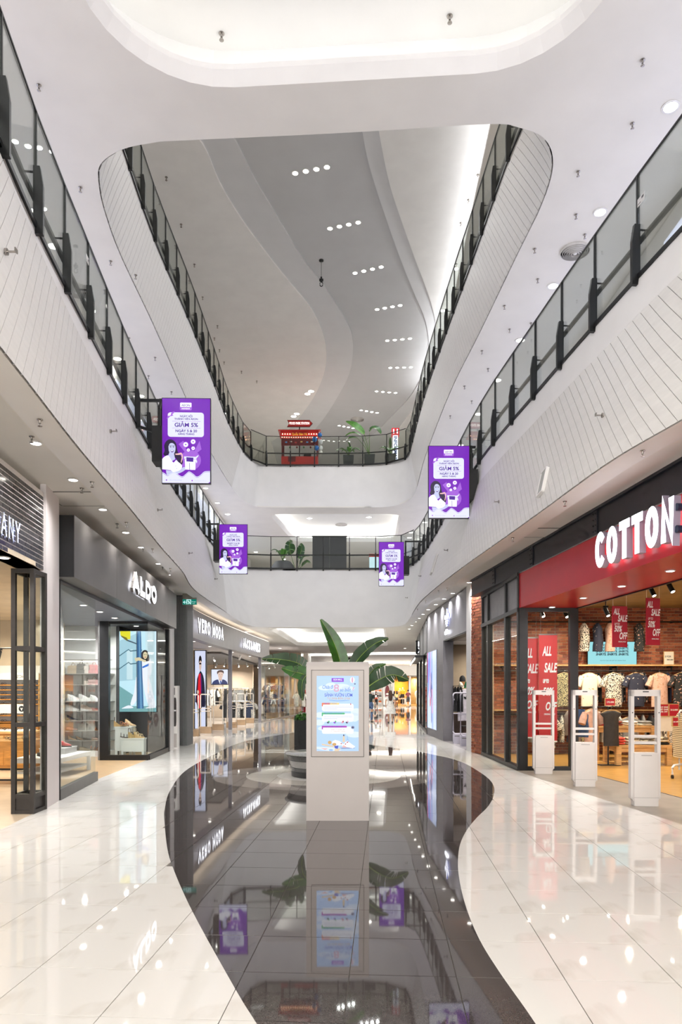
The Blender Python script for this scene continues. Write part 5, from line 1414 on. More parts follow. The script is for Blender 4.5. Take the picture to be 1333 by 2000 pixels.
k('hair', spline([(.6, .34), (.6, .27), (.67, .235), (.76, .245), (.8, .3), (.8, .37), (.62, .37)], 3), pc['hair'], -.0034); k('face', ell(.7, .3, .06, .045), pc['skin'], -.0038); k('eye', ell(.68, .29, .012, .004), pc['hair'], -.004); k('eye', ell(.725, .29, .012, .004), pc['hair'], -.004); k('lips', ell(.7, .322, .02, .006), pc['lip'], -.004)
k('arm', spline([(.47, .33), (.55, .325), (.64, .35), (.72, .36), (.7, .385), (.6, .37), (.5, .365), (.44, .36)], 3), pc['skin'], -.004)
for i_ in range(4): k('finger', ell(.44 + i_ * .008, .335 + i_ * .011, .035, .006), pc['skin'], -.0044)
# white wall strip, hose cabinet, ribbed column
w_ = MB(); w_.hexa([(-4.86, 19.25), (-4.62, 19.25), (-4.66, 20.0), (-4.9, 20.0)], 0, 4.42); struct('wall_white_strip', w_, WHITE)
hc = thing('hose_cabinet', 'narrow white wall cabinet with a dark slotted window beside the ribbed column', 'cabinet', (-4.72, 19.98, 0), 0)
b = MB(); b.box(0, .16, 0, .25, .0, 1.75); b.build('body', WHITE, hc)
b = MB(); b.loft([[(.03 + .1 * x, -.004, z) for x, z in rrect(0, 1, .62, 1.42, .2, 3)], [(.03 + .1 * x, .0, z) for x, z in rrect(0, 1, .62, 1.42, .2, 3)]]); b.build('window', mat('smoked_panel', (70, 66, 66), .2, noise=(6, .1)), hc)
part_box(hc, 'label_strip', STEEL, .05, .09, -.004, 0, 1.5, 1.7); part_box(hc, 'handle', SHOPW, .05, .12, -.012, -.004, 1.04, 1.08); part_box(hc, 'lower_door', mat('cabinet_grey', (190, 184, 182), .5, noise=(4, .02)), .02, .14, -.003, 0, .03, .42)
cl = thing('ribbed_column', 'grey column clad in vertical ribs between the two left shops', 'column', (-4.95, 21.05, 0))
part_box(cl, 'core', mat('rib_grey_core', (92, 94, 96), .6, noise=(4, .04)), 0, .40, .02, .9, 0, 4.42)
RIBM = mat('rib_grey', (128, 130, 132), .5, noise=(4, .03)); rb = MB(); rb.box(-.012, .012, -.02, .02, 0, 4.4); rbm = rb.mesh('rib', RIBM)
for i in range(11): link('rib', rbm, cl, loc=(.018 + i * .0365, .005, .0))
for i in range(14): link('rib', rbm, cl, loc=(.41, .05 + i * .06, 0), rot=(0, 0, PI / 2))
ex = thing('exit_sign', 'green hanging emergency exit sign with running figure and arrow', 'sign', (onY(370.5, 1170, 20.7).x, 20.7, 4.1))
EW, EH = .40, .155
part_box(ex, 'hanger', mat('sign_grey', (150, 146, 136), .5, noise=(4, .03)), -EW / 2, EW / 2, 0, .03, EH, .32)
part_box(ex, 'box', mat('sign_edge', (190, 190, 186), .4, noise=(4, .03)), -EW / 2 - .005, EW / 2 + .005, .002, .05, 0, EH)
dd = flatpoly([(0, 0), (1, 0), (1, 1), (0, 1)], EW, EH, 0).build('sign_face', screen_mat('exit_green', (0, 122, 104), .9), ex); dd.location = (0, 0, EH / 2)
k = lambda n, p, m, y=-.002: sub(dd, n, p, m, EW, EH, y)
EWH = screen_mat('exit_white', (206, 246, 246), 1.1)
k('arrow', [(.02, .55), (.17, .25), (.2, .32), (.1, .5), (.27, .5), (.27, .6), (.1, .6), (.2, .8), (.17, .86)], EWH)
k('door_frame', [(.28, .04), (.61, .04), (.61, .93), (.56, .93), (.56, .14), (.33, .14), (.33, .93), (.28, .93)], EWH)
k('head', ell(.4, .27, .028, .07), EWH, -.003); k('body', [(.4, .36), (.47, .34), (.5, .62), (.44, .62)], EWH, -.003); k('arm', [(.36, .45), (.46, .38), (.52, .5), (.5, .55), (.46, .45), (.38, .52)], EWH, -.003); k('leg', [(.43, .6), (.5, .6), (.54, .75), (.58, .78), (.56, .85), (.5, .8), (.46, .7), (.43, .9), (.38, .9)], EWH, -.003)
link('text_line', text_me('LỐI THOÁT', .03, EWH, width=.12), dd, loc=(.12, -.002, -.005)); link('text_line', text_me('EXIT', .035, EWH), dd, loc=(.12, -.002, -.05))

# ------------------------------------------------------------------ clothing shop on the left (curved grey fascia)
VC = catmull([Vector(p) for p in ((-4.70, 21.95), (-4.64, 26), (-4.36, 31.2), (-3.82, 38.2))], 6)
GF = mat('grey_fascia', (116, 112, 115), .38, metal=.25, noise=(2, .03))
o = thing('shop_fascia', 'curved grey fascia with lit VERO MODA and JACK JONES lettering', 'shopfront', (0, 0, 0))
VCo = out_off(VC, .3)
b = MB(); b.loft([[(p.x, p.y, 3.3), (p.x, p.y, 4.22), (q.x, q.y, 4.22), (q.x, q.y, 3.3)] for p, q in zip(VC, VCo)]); b.build('panel', GF, o, smooth=30)
b = MB(); b.loft([[(p.x - .05, p.y, 4.225), (p.x - .05, p.y, 4.25), (p.x - .11, p.y, 4.25), (p.x - .11, p.y, 4.225)] for p in VC]); b.build('light_strip', mat('warm_led', (255, 236, 214), .4, em=4, noise=(2, 0)), o)
LV = arc(VC)
def on_curve(s, sn, p0, p1, size, z, mt):
    a, c = at_arc(VC, LV, p0), at_arc(VC, LV, p1)
    d = c - a; e = Vector((-d.y, d.x)).normalized()
    a2, c2 = a - e * .1, c - e * .1
    h_ = bpy.data.objects.new('sign_lettering', None); C.objects.link(h_); h_.parent = o; h_.location = (a2.x, a2.y, 0); h_.rotation_euler = (0, 0, math.atan2(d.y, d.x))
    letters(h_, s, size, mt, 0, d.length, z, 0, .015, .105, xs_gap=.28)
def s_of(Y):
    i = min(range(len(VC)), key=lambda j: abs(VC[j].y - Y)); return LV[i]
on_curve('VERO MODA', 0, 1.0, 5.3, .45, 3.52, LETW)
on_curve('JACK&JONES', 0, 9.15, 13.1, .41, 3.49, LETW)
VP = catmull([Vector(p) for p in ((-4.95, 22), (-4.9, 25), (-4.62, 29.9), (-4.15, 36.7), (-2.7, 49.8))], 6)
fw = thing('shop_window', 'tall frameless glass front of the left clothing shop beyond the second post', 'window', (-4.15, 36.7, 0))
q0 = Vector((-4.15, 36.7)); 
for a, c in (((-4.1, 36.9), (-3.75, 40.9)), ((-3.75, 41.0), (-3.3, 45.2)), ((-3.3, 45.3), (-2.7, 49.8))):
    d = Vector(c) - Vector(a); g = MB(); g.T = Matrix.Translation((a[0] + 4.15, a[1] - 36.7, 0)) @ Matrix.Rotation(math.atan2(d.y, d.x), 4, 'Z'); g.box(0, d.length, -.006, .006, .06, 3.4); g.build('glass_pane', GLASS, fw)
    g = MB(); g.T = Matrix.Translation((a[0] + 4.15, a[1] - 36.7, 0)) @ Matrix.Rotation(math.atan2(d.y, d.x), 4, 'Z'); g.box(0, d.length, -.03, .03, 0, .06); g.build('base_channel', STEEL, fw)
for x, y, lab in ((-4.62, 29.9, 'nearer slim grey steel post of the clothing shopfront'), (-4.15, 36.6, 'farther slim grey steel post of the clothing shopfront')):
    t = thing('steel_post', lab, 'post', (x, y, 0)); part_box(t, 'shaft', mat('grey_post', (140, 138, 146), .4, metal=.4, noise=(4, .04)), -.07, .07, -.07, .07, 0, 3.3); part_box(t, 'foot_plate', STEEL, -.1, .1, -.1, .1, 0, .012)
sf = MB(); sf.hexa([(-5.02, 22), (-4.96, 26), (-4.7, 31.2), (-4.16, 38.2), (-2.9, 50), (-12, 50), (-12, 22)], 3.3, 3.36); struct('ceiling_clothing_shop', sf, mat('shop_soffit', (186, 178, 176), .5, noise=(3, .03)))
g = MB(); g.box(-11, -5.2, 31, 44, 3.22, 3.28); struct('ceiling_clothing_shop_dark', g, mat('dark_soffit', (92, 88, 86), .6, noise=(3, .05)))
g = MB(); g.box(-12, -5.6, 45.6, 45.8, 0, 3.3); struct('wall_clothing_back', g, mat('peach_plaster', (228, 204, 176), .6, noise=(2, .03)))
g = MB(); g.box(-12, -2.9, 52, 52.2, 0, 4.4); struct('wall_clothing_far', g, mat('peach_plaster', (228, 204, 176), .6))
g = MB(); g.box(-5.05, -4.95, 21.9, 22.3, 3.3, 4.4); g.box(-12, -4.96, 21.7, 21.95, 0, 4.4); struct('wall_clothing_side', g, DGREY)
sl = thing('slatted_wall', 'pale wooden slatted wall at the left of the clothing shop entrance', 'wall panel', (-6.75, 28.9, 0))
part_box(sl, 'backing', WOOD, 0, 1.0, .03, .1, 0, 3.25)
sm_ = MB(); sm_.box(-.025, .025, -.02, .03, 0, 3.24); smm = sm_.mesh('slat', mat('pale_slat', (224, 200, 168), .45, noise=(4, .06, (1, 1, .2))))
for i in range(13): link('slat', smm, sl, loc=(.04 + i * .076, 0, 0))
def light_box(name, label, loc, W, Hh, bg, draw, case=BLACK):
    t = thing(name, label, 'screen', loc)
    part_box(t, 'case', case, -W / 2 - .03, W / 2 + .03, .006, .2, -Hh / 2 - .03, Hh / 2 + .03)
    d = flatpoly([(0, 0), (1, 0), (1, 1), (0, 1)], W, Hh, 0).build('picture', bg, t)
    draw(lambda n, p, m, y=-.003: sub(d, n, p, m, W, Hh, y))
    return t
S = lambda n, c, s=1.0: screen_mat('pic_' + n, c, s)
def man_red(k):
    k('coat', spline([(.2, .36), (.45, .27), (.6, .27), (.85, .36), (.98, .6), (.95, .72), (.6, .74), (.5, .98), (.3, .98), (.2, .7), (.02, .66)], 3), S('coat', (26, 26, 50)))
    k('shirt', [(.35, .3), (.55, .29), (.6, .6), (.55, .75), (.3, .75), (.2, .62)], S('red', (214, 26, 40)), -.004); k('scarf', [(.52, .3), (.6, .32), (.64, .5), (.56, .56)], S('violet', (96, 20, 110)), -.0045)
    k('head', spline([(.38, .14), (.46, .1), (.58, .11), (.62, .17), (.58, .24), (.48, .26), (.4, .22)], 3), S('skin', (206, 178, 164)), -.004); k('hair', spline([(.36, .16), (.38, .09), (.5, .06), (.62, .09), (.63, .14), (.5, .12)], 3), S('dark', (30, 26, 30)), -.005)
    k('glasses', [(.4, .155), (.6, .155), (.6, .175), (.4, .175)], S('dark', (30, 26, 30)), -.0055); k('hand', ell(.28, .53, .1, .025), S('skin', (206, 178, 164)), -.005)
    k('trousers', [(.3, .74), (.6, .74), (.55, .99), (.36, .99)], S('dark', (30, 26, 30)), -.0042)
light_box('lit_column', 'tall lit column screen of a man in a dark coat and red shirt', (-5.62, 28.6, 1.66), .42, 3.1, S('pale', (206, 212, 236)), man_red)
def man_suit(k):
    k('suit', spline([(.02, 1), (.12, .8), (.35, .68), (.5, .72), (.75, .68), (.95, .84), (.98, 1)], 3), S('suit', (62, 70, 110))); k('shirt', [(.42, .7), (.66, .68), (.6, .95), (.52, 1)], S('white', (236, 240, 252)), -.004); k('tie', [(.52, .76), (.6, .75), (.62, 1), (.54, 1)], S('tie', (70, 90, 150)), -.0045)
    k('neck', [(.44, .55), (.64, .55), (.64, .74), (.46, .74)], S('skin', (206, 178, 164)), -.0042); k('face', spline([(.38, .2), (.5, .12), (.68, .16), (.72, .35), (.66, .55), (.54, .64), (.43, .54), (.39, .36)], 3), S('skin2', (222, 196, 182)), -.005)
    k('hair', spline([(.36, .34), (.34, .16), (.45, .06), (.62, .04), (.75, .12), (.74, .3), (.68, .2), (.5, .18), (.42, .24)], 3), S('brown', (96, 80, 76)), -.0055)
    for x in (.49, .64): k('eye', ell(x, .34, .03, .012), S('dark', (30, 26, 30)), -.006)
    k('nose', [(.565, .36), (.6, .45), (.55, .46)], S('skin', (206, 178, 164)), -.006); k('mouth', ell(.57, .52, .06, .01), S('lip', (176, 110, 110)), -.006)
psc = light_box('portrait_screen', 'square lit screen showing a man in a navy suit and tie', (-6.1, 36, 2.32), .82, .74, S('pale2', (222, 228, 246)), man_suit)
for x in (-.3, .3):
    g = MB(); g.tube([(x, .1, .38), (x, .1, .96)], .012, 6); g.build('hanging_rod', BLACK, psc)
def gate(label, loc, rz=0, wood=True, Hh=1.5, w=.42, name='antenna_gate'):
    t = thing(name, label, 'security gate', loc, rz, 'security gates at shop entrances')
    m_ = mat('cream_gate', (236, 226, 214), .4, noise=(4, .02))
    b = MB()
    for s in (-1, 1): b.box(*sorted((s * w / 2, s * (w / 2 - .035))), -.02, .02, .2, Hh)
    b.box(-w / 2, w / 2, -.02, .02, Hh - .04, Hh); b.box(-w / 2, w / 2, -.02, .02, Hh * .62, Hh * .62 + .03); b.box(-w / 2, w / 2, -.02, .02, Hh * .55, Hh * .55 + .03); b.build('frame', m_, t)
    part_box(t, 'base', mat('gate_block', (170, 142, 112), .5, noise=(4, .08)), -w / 2 - .02, w / 2 + .02, -.12, .12, 0, .25)
    return t
for i, (x, y, lab, hh) in enumerate([(-5.27, 25.5, 'first cream security gate on a wooden block, beside the slatted wall', 1.5), (-5.16, 27.3, 'second cream security gate on a wooden block from the slatted wall', 1.5), (-5.06, 29.5, 'taller cream security gate just behind the nearer steel post', 1.85), (-4.8, 31.5, 'cream security gate just past the nearer steel post', 1.5), (-4.76, 34, 'cream security gate midway between the steel posts', 1.5), (-4.6, 36, 'cream security gate just before the farther steel post', 1.5)]):
    gate(lab, (x, y, 0), 0, True, hh)
# garments and rails
GPAT = {}
def garment_mat(n, c, c2=None, sc=22, thr=.52):
    if n in _mats: return _mats[n]
    if not c2: return mat(n, c, .8, noise=(12, .08), bump=(14, .3))
    m = mat(n, c, .8); nt = m.node_tree; b = nt.nodes['Principled BSDF']; tc = nt.nodes.new('ShaderNodeTexCoord'); nz = nt.nodes.new('ShaderNodeTexNoise'); nz.inputs['Scale'].default_value = sc; nz.inputs['Detail'].default_value = 1.5
    rp = nt.nodes.new('ShaderNodeValToRGB'); rp.color_ramp.interpolation = 'CONSTANT'; rp.color_ramp.elements[0].color = rgb(c); rp.color_ramp.elements[1].color = rgb(c2); rp.color_ramp.elements[1].position = thr
    nt.links.new(tc.outputs['Object'], nz.inputs['Vector']); nt.links.new(nz.outputs['Fac'], rp.inputs[0]); nt.links.new(rp.outputs[0], b.inputs['Base Color']); return m
HANG = mat('hanger_wood', (206, 170, 116), .4, noise=(6, .08))
def shirt(label, p, rz, m, h=.82, w=.5, sleeve=.26, group=None, collar=True, name='shirt', depth=.07):
    """a short sleeved shirt on a wooden hanger; origin at the hook top"""
    t = thing(name, label, 'shirt', p, rz, group)
    g = MB(); g.tube([(.02 * math.sin(a) + .0, 0, -.035 + .025 * math.cos(a)) for a in [PI * (1.5 - 1.6 * k / 8) for k in range(9)]], .004, 5); g.tube([(0, 0, -.06), (0, 0, -.1)], .004, 5)
    g.build('hook', CHROME, t)
    g = MB(); g.tube([(-.2, 0, -.16), (-.08, 0, -.115), (0, 0, -.1), (.08, 0, -.115), (.2, 0, -.16)], .012, 6); g.build('hanger', HANG, t, smooth=50)
    z0 = -.125
    prof = [(0.0, .085, .05), (.035, .19, .055), (.06, .24, .06), (.14, w * .47, depth), (.3, w * .45, depth * 1.1), (.55, w * .46, depth * 1.15), (.75, w * .47, depth * 1.2), (h, w * .46, depth * 1.1)]
    R = []
    for i, (dz, hw, dp) in enumerate(prof):
        ring = []
        for k in range(16):
            a = 2 * PI * k / 16; wv = 1 + .10 * math.sin(5 * a + i * .6) * (dz > .2)
            ring.append((hw * math.copysign(abs(math.cos(a)) ** .8, math.cos(a)), dp * math.sin(a) * wv, z0 - dz - (.03 * abs(math.cos(a)) if dz == h else 0)))
        R.append(ring)
    b = MB(); b.loft(R); b.build('body', m, t, smooth=60)
    for s in ((-1, 1) if sleeve > .05 else ()):
        q = MB(); a0 = Vector((s * .2, 0, z0 - .06)); a1 = Vector((s * (.2 + sleeve * .42), -.01, z0 - .06 - sleeve * .95))
        q.tube([a0, a0.lerp(a1, .4), a1], .06, 10, radii=[.055, .075, .08]); q.build('sleeve', m, t, smooth=60)
    if collar:
        c = MB(); 
        for s in (-1, 1): c.add([(0, -.06, z0 - .06), (s * .075, -.045, z0 + .012), (s * .1, -.06, z0 - .02), (s * .055, -.075, z0 - .075)], [(0, 1, 2, 3)])
        c.tube([(.075 * math.cos(a), .045 * math.sin(a), z0 + .01) for a in [2 * PI * i / 12 for i in range(13)]], .012, 6); c.build('collar', m, t, smooth=40)
        c = MB()
        for i in range(5): c.cbox((0, -depth * 1.2 - .0, z0 - .12 - i * .13), (.012, .008, .012))
        c.build('buttons', SHOPW, t)
    return t
def side_garment(label, p, rz, m, h=.8, group=None, name='garment', th=.09, wd=.42):
    """clothing hanging edge-on from a rail"""
    t = thing(name, label, 'clothes', p, rz, group)
    g = MB(); g.tube([(0, 0, .02), (.012, 0, .0), (0, 0, -.03)], .004, 5); g.build('hook', CHROME, t)
    R = []
    for i in range(6):
        f_ = i / 5; z = -.03 - h * f_
        ring = [((th / 2) * (1.0 if 0 < i else .3) * math.cos(a) * (1 + .25 * math.sin(3 * a + i)), wd / 2 * (1 if i else .4) * math.sin(a) * (1 + .08 * math.sin(7 * a + 2 * i)), z) for a in [2 * PI * k / 12 for k in range(12)]]
        R.append(ring)
    b = MB(); b.loft(R); b.build('body', m, t, smooth=60)
    return t
GCOL = [garment_mat('cloth_cream', (226, 222, 210)), garment_mat('cloth_grey', (128, 128, 128)), garment_mat('cloth_navy', (44, 52, 76)), garment_mat('cloth_leopard', (206, 190, 160), (50, 42, 36), 48, .5), garment_mat('cloth_black', (36, 36, 38)), garment_mat('cloth_white', (238, 236, 232)), garment_mat('cloth_taupe', (150, 136, 126)), garment_mat('cloth_floral', (214, 208, 196), (60, 66, 80), 44, .53)]
def rack(label, x0, x1, Y, z, n, cols, glabel, group, h=.8, seed=1):
    rr = random.Random(seed)
    t = thing('clothes_rail', label, 'clothes rail', ((x0 + x1) / 2, Y, 0)); wd = x1 - x0
    g = MB(); g.tube([(-wd / 2, 0, z), (wd / 2, 0, z)], .016, 8); g.build('rail', STEEL, t)
    for s in (-1, 1):
        g = MB(); g.tube([(s * wd / 2, 0, 0), (s * wd / 2, 0, z)], .016, 8); g.tube([(s * wd / 2, -.25, .02), (s * wd / 2, .25, .02)], .016, 8); g.build('leg', STEEL, t)
    for i in range(n):
        x = x0 + wd * (i + .5) / n
        if rr.random() < .55:
            shirt('%s garment from the left on %s' % (_ords[i], glabel), (x, Y, z + .045), rr.uniform(-.5, .5), GCOL[rr.choice(cols)], h, .42, .3, group)
        else:
            side_garment('%s garment from the left on %s' % (_ords[i], glabel), (x, Y, z - .0), rr.uniform(-.3, .6), GCOL[rr.choice(cols)], h, group, th=.12)
rack('steel clothes rail behind the first security gates', -6.8, -5.5, 34.5, 1.75, 7, [0, 5, 1, 4, 3], 'the rail behind the first gates', 'clothes on the rail behind the first gates', .75, 2)
rack('steel clothes rail between the two steel posts', -6.6, -4.9, 40.5, 1.75, 8, [5, 3, 7, 0, 1], 'the rail between the posts', 'clothes on the rail between the posts', .85, 5)
rack('low steel clothes rail between the two steel posts', -6.4, -4.8, 39.3, 1.05, 8, [3, 4, 2, 7, 6], 'the low rail between the posts', 'clothes on the low rail between the posts', .8, 8)
rack('steel clothes rail at the back of the glass front', -5.0, -3.6, 47.5, 2.1, 5, [2, 2, 7, 1], 'the rail behind the glass front', 'clothes on the rail behind the glass', .9, 9)
rack('low steel clothes rail behind the glass front', -4.95, -3.6, 46.8, 1.15, 5, [1, 2, 4], 'the low rail behind the glass', 'clothes on the low rail behind the glass', .85, 4)
rack('steel clothes rail at the far end of the glass front', -3.2, -2.4, 50.9, 1.5, 4, [4, 0, 6], 'the farthest rail behind the glass', 'clothes on the farthest rail', .9, 3)
for x, y, lab in ((-5.3, 48.3, 'white square column behind the glass front of the clothing shop'), (-3.75, 49.5, 'second white square column behind the glass front')):
    t = thing('white_column', lab, 'column', (x, y, 0)); part_box(t, 'shaft', SHOPW, -.17, .17, -.17, .17, 0, 3.3); part_box(t, 'plinth', STEEL, -.18, .18, -.18, .18, 0, .08)
sg = thing('sale_board', 'red SALE board standing behind the glass front near the plant leaves', 'sign', (-2.75, 51.2, 0)); part_box(sg, 'board', mat('sale_red', (190, 40, 46), .5, noise=(4, .03)), -.22, .22, 0, .05, .1, 1.7); part_box(sg, 'foot', STEEL, -.25, .25, -.1, .15, 0, .1)
for i, ch in enumerate('SALE'): link('letter', text_me(ch, .4, LETE, .003, .01), sg, loc=(0, -.006, 1.33 - i * .38))
for i in range(9):
    x = -7.2 + (i % 5) * .62; y = 33.5 + (i // 5) * 7 + (i % 2)
    track_spot((x, y, 3.22 if 31 < y < 44 and x < -5.2 else 3.3), i, '%s white ceiling spotlight of the left clothing shop' % _ords[i], .5, True)
for i in range(6): track_spot((-5.2 + i * .5, 45 + (i % 2) * 1.5, 3.3), i, '%s white spotlight over the glass front rails' % _ords[i], .4, True)
for x, y in ((-6, 25), (-6.2, 29), (-6, 33), (-6, 37), (-5.6, 41.5), (-6.8, 44), (-4.6, 46), (-3.6, 49.5)): fill_lamp((x, y, 3.15), 120, col=(1, .96, .91), size=.5)
for i, (x, y) in enumerate([(-5.0, 24.3), (-4.95, 27), (-4.7, 31), (-4.4, 34.6)]):
    downlight((x, y, 3.298), 'downlight under the grey fascia', 'downlights under the curved grey fascia', 14, .06)
# ------------------------------------------------------------------ red clothing shop on the right
RED = mat('gloss_red_panel', (186, 30, 40), .3, noise=(2, .03), spec=.3)
BEAM = mat('black_blue_beam', (36, 39, 48), .38, metal=.2, noise=(4, .08))
A, B = (3.60, 14.47), (4.52, 3.7)
loc, rz, L = frame(A, B)
o = thing('shop_fascia', 'glossy red fascia with lit white COTTON lettering below a black beam', 'shopfront', loc, rz)
part_box(o, 'fascia_panel', RED, 0, L, 0, .06, 3.28, 3.97); part_box(o, 'soffit_panel', RED, 0, L, .06, 1.15, 3.28, 3.34)
part_box(o, 'soffit_edge', BLACK, 0, L, 1.15, 1.18, 3.26, 3.36)
part_box(o, 'trim_strip', STEEL, 0, L, -.012, .06, 3.97, 3.985)
letters(o, 'COTTON', .52, LETW, 3.86, 5.99, 3.40, -.12, .045, .12, xs_gap=.16, side=mat('white_return', (176, 174, 196), .4, noise=(3, .01)))
for z in (3.52, 3.78):
    g = MB(); g.tube([(6.0, -.14, z), (6.0, 0.0, z)], .045, 12); g.build('standoff', mat('navy_standoff', (40, 56, 84), .4, noise=(4, .05)), o)
t = thing('steel_beam', 'black steel beam with bolted splice plates above the red fascia', 'beam', loc, rz)
LB_ = L
part_box(t, 'web', BEAM, -3.75, L, .04, .16, 4.0, 4.40); part_box(t, 'lower_flange', BEAM, -3.75, L, 0, .2, 3.987, 4.007); part_box(t, 'upper_flange', BEAM, -3.75, L, 0, .2, 4.38, 4.42)
for x in (-1.9, .55, 3.35, 6.4):
    part_box(t, 'splice_plate', BEAM, x, x + .16, .02, .04, 4.01, 4.38)
    g = MB()
    for i in range(4):
        for dx in (.04, .12): g.tube([(x + dx, .02, 4.06 + i * .09), (x + dx, .008, 4.06 + i * .09)], .011, 6)
    g.build('bolts', BLACK, t)
for i, (x, y) in enumerate([(1310, 1114), (1215, 1144), (1140, 1167), (1079, 1185)]):
    downlight(onZ(x, y, 3.279), 'downlight in the glossy red soffit', 'downlights in the red soffit', 22, .055)
# black window frame facing the mall
A, B = (3.57, 18.06), (3.60, 14.47)
loc, rz, L = frame(A, B)
FRM = mat('black_window_frame', (34, 34, 36), .4, metal=.2, noise=(8, .08))
o = thing('shop_window', 'black framed tall shop window beside the brick pillar', 'window', loc, rz)
xs = [0, .62, 2.42, L - .09]
for x, wd in zip(xs, (.07, .12, .12, .09)): part_box(o, 'mullion', FRM, x, x + wd, -.03, .09, .08, 3.98)
part_box(o, 'base_rail', FRM, 0, L, -.04, .1, 0, .08); part_box(o, 'transom', FRM, 0, L, -.045, .09, 3.20, 3.29); part_box(o, 'head_rail', FRM, 0, L, -.045, .09, 3.93, 4.0)
GP = mat('grey_spandrel', (128, 126, 128), .4, noise=(3, .08))
for a, b in ((.07, .62), (.74, 2.42), (2.54, L - .09)):
    glass_sheet(o, a, b, .08, 3.2, .03); part_box(o, 'spandrel_panel', GP, a, b, .02, .04, 3.29, 3.93)
# entrance side screen facing the camera
o = thing('side_screen', 'black framed glass side screen at the left of the red shop entrance', 'window', (3.60, 14.45, 0))
part_box(o, 'post', FRM, 0, .17, 0, .12, 0, 3.28); part_box(o, 'post', FRM, 1.02, 1.19, 0, .12, 0, 3.28); part_box(o, 'base_rail', FRM, .17, 1.02, 0, .1, 0, .08); part_box(o, 'head_rail', FRM, .17, 1.02, 0, .1, 3.2, 3.28)
glass_sheet(o, .17, 1.02, .08, 3.2, .05)
# floors
f_ = MB(); f_.hexa([(3.5, 18.2), (3.52, 14.27), (3.78, 11.5), (4.1, 8.6), (4.6, 5), (13, 5), (13, 18.6), (3.5, 18.6)], -.006, -.0005); struct('floor_red_shop_threshold', f_, GREYF)
f_ = MB(); f_.hexa([(3.75, 18.4), (3.75, 14.9), (4.62, 14.6), (4.86, 13.4), (5.12, 10.6), (5.4, 5), (13, 5), (13, 18.4)], -.004, .001); struct('floor_red_shop', f_, WOODY)
f_ = MB()
for a, b in (((4.62, 14.6), (4.86, 13.4)), ((4.86, 13.4), (5.12, 10.6)), ((5.12, 10.6), (5.4, 5))): f_.bar((a[0], a[1], .001), (b[0], b[1], .001), .02, .004)
struct('trim_threshold', f_, BLACK)
# brick wall at the back
BM = [mat('red_brick_%d' % i, c, .75, noise=(26, .12)) for i, c in enumerate([(158, 88, 56), (142, 74, 48), (172, 104, 70), (128, 66, 46)])]
MORT = mat('brick_mortar', (196, 176, 150), .9, noise=(30, .08))
bwl = MB(); bwl.box(3.62, 9.2, 18.56, 18.75, 0, 4.0); bws = struct('wall_red_shop_back', bwl, MORT)
holder = bws
h_ = bpy.data.objects.new('brick_face', None); C.objects.link(h_); h_.parent = bws; h_.location = (3.62, 18.5, 0)
brick_wall(h_, 5.5, .0, 3.9, .20, .075, BM, MORT, first=300, thick=.014, gap=.012, seed=4, order=lambda c: (not (c[2] > 2.0 and c[0] > .9), -c[2], c[0]))
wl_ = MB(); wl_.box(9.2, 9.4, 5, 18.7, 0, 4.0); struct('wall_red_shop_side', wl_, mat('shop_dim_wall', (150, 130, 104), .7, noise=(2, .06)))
cl_ = MB(); cl_.hexa([(3.75, 18.5), (3.75, 14.6), (4.78, 14.2), (5.0, 11), (5.6, 4), (9.4, 4), (9.4, 18.5)], 3.75, 3.8); struct('ceiling_red_shop', cl_, mat('olive_ceiling', (150, 130, 92), .6, noise=(3, .06)))
for x, y, pw in ((5.2, 16.6, 60), (6.6, 16.6, 62), (7.8, 16.4, 50), (5.8, 14.4, 34), (7.2, 13, 46), (4.3, 16.6, 34), (6.6, 10, 30)): fill_lamp((x, y, 3.7), pw, col=(1, .86, .66), size=.4)
# pillar of brick, white pilaster
A, B = (3.42, 18.78), (3.58, 18.10)
loc, rz, L = frame(A, B)
o = thing('brick_pillar', 'narrow red brick pillar between the grey shop and black window', 'pillar', loc, rz)
part_box(o, 'core', MORT, 0, L, .06, .3, 0, 4.42)
brick_wall(o, L, 0, 4.4, .215, .0745, BM, MORT, y=0.01, first=300, thick=.014, gap=.012, seed=9)
w_ = MB(); w_.hexa([(3.38, 19.32), (3.41, 18.8), (3.7, 18.8), (3.7, 19.32)], 0, 4.42); struct('wall_white_pilaster', w_, WHITE)
# shelf, screen, shelf sign
t = thing('wall_shelf', 'long oak wall shelf with black brackets over the hanging shirts', 'shelf', (6.4, 18.18, 2.2))
part_box(t, 'board', WOOD, -2.5, 2.6, 0, .3, .04, .08)
g = MB(); g.tube([(-2.5, .08, -.08), (2.6, .08, -.08)], .014, 8); g.build('hanging_rail', BLACK, t)
for x in (-2.3, -.95, .6, 2.0):
    part_box(t, 'bracket', BLACK, x, x + .03, .0, .3, .0, .04); part_box(t, 'bracket', BLACK, x, x + .03, .05, .08, -.1, .04)
for x in (6.95, 4.75): 
    t = thing('wall_standard', 'vertical black shelving upright on the brick wall, %s of two' % ('right' if x > 6 else 'left'), 'upright', (x, 18.44, 0)); part_box(t, 'rail', BLACK, -.03, .03, 0, .04, .1, 3.3); part_box(t, 'foot', BLACK, -.05, .05, -.03, .05, 0, .1)
def sign_plate(name, label, loc, W, Hh, m, draw=None, rz=0, cat='sign', edge=None, back=.03):
    t = thing(name, label, cat, loc, rz)
    part_box(t, 'backing', edge or WOOD, -W / 2 - .012, W / 2 + .012, .003, back, -.012, Hh + .012)
    d = flatpoly([(0, 0), (1, 0), (1, 1), (0, 1)], W, Hh, 0).build('face', m, t); d.location = (0, 0, Hh / 2)
    if draw: draw(d)
    return t
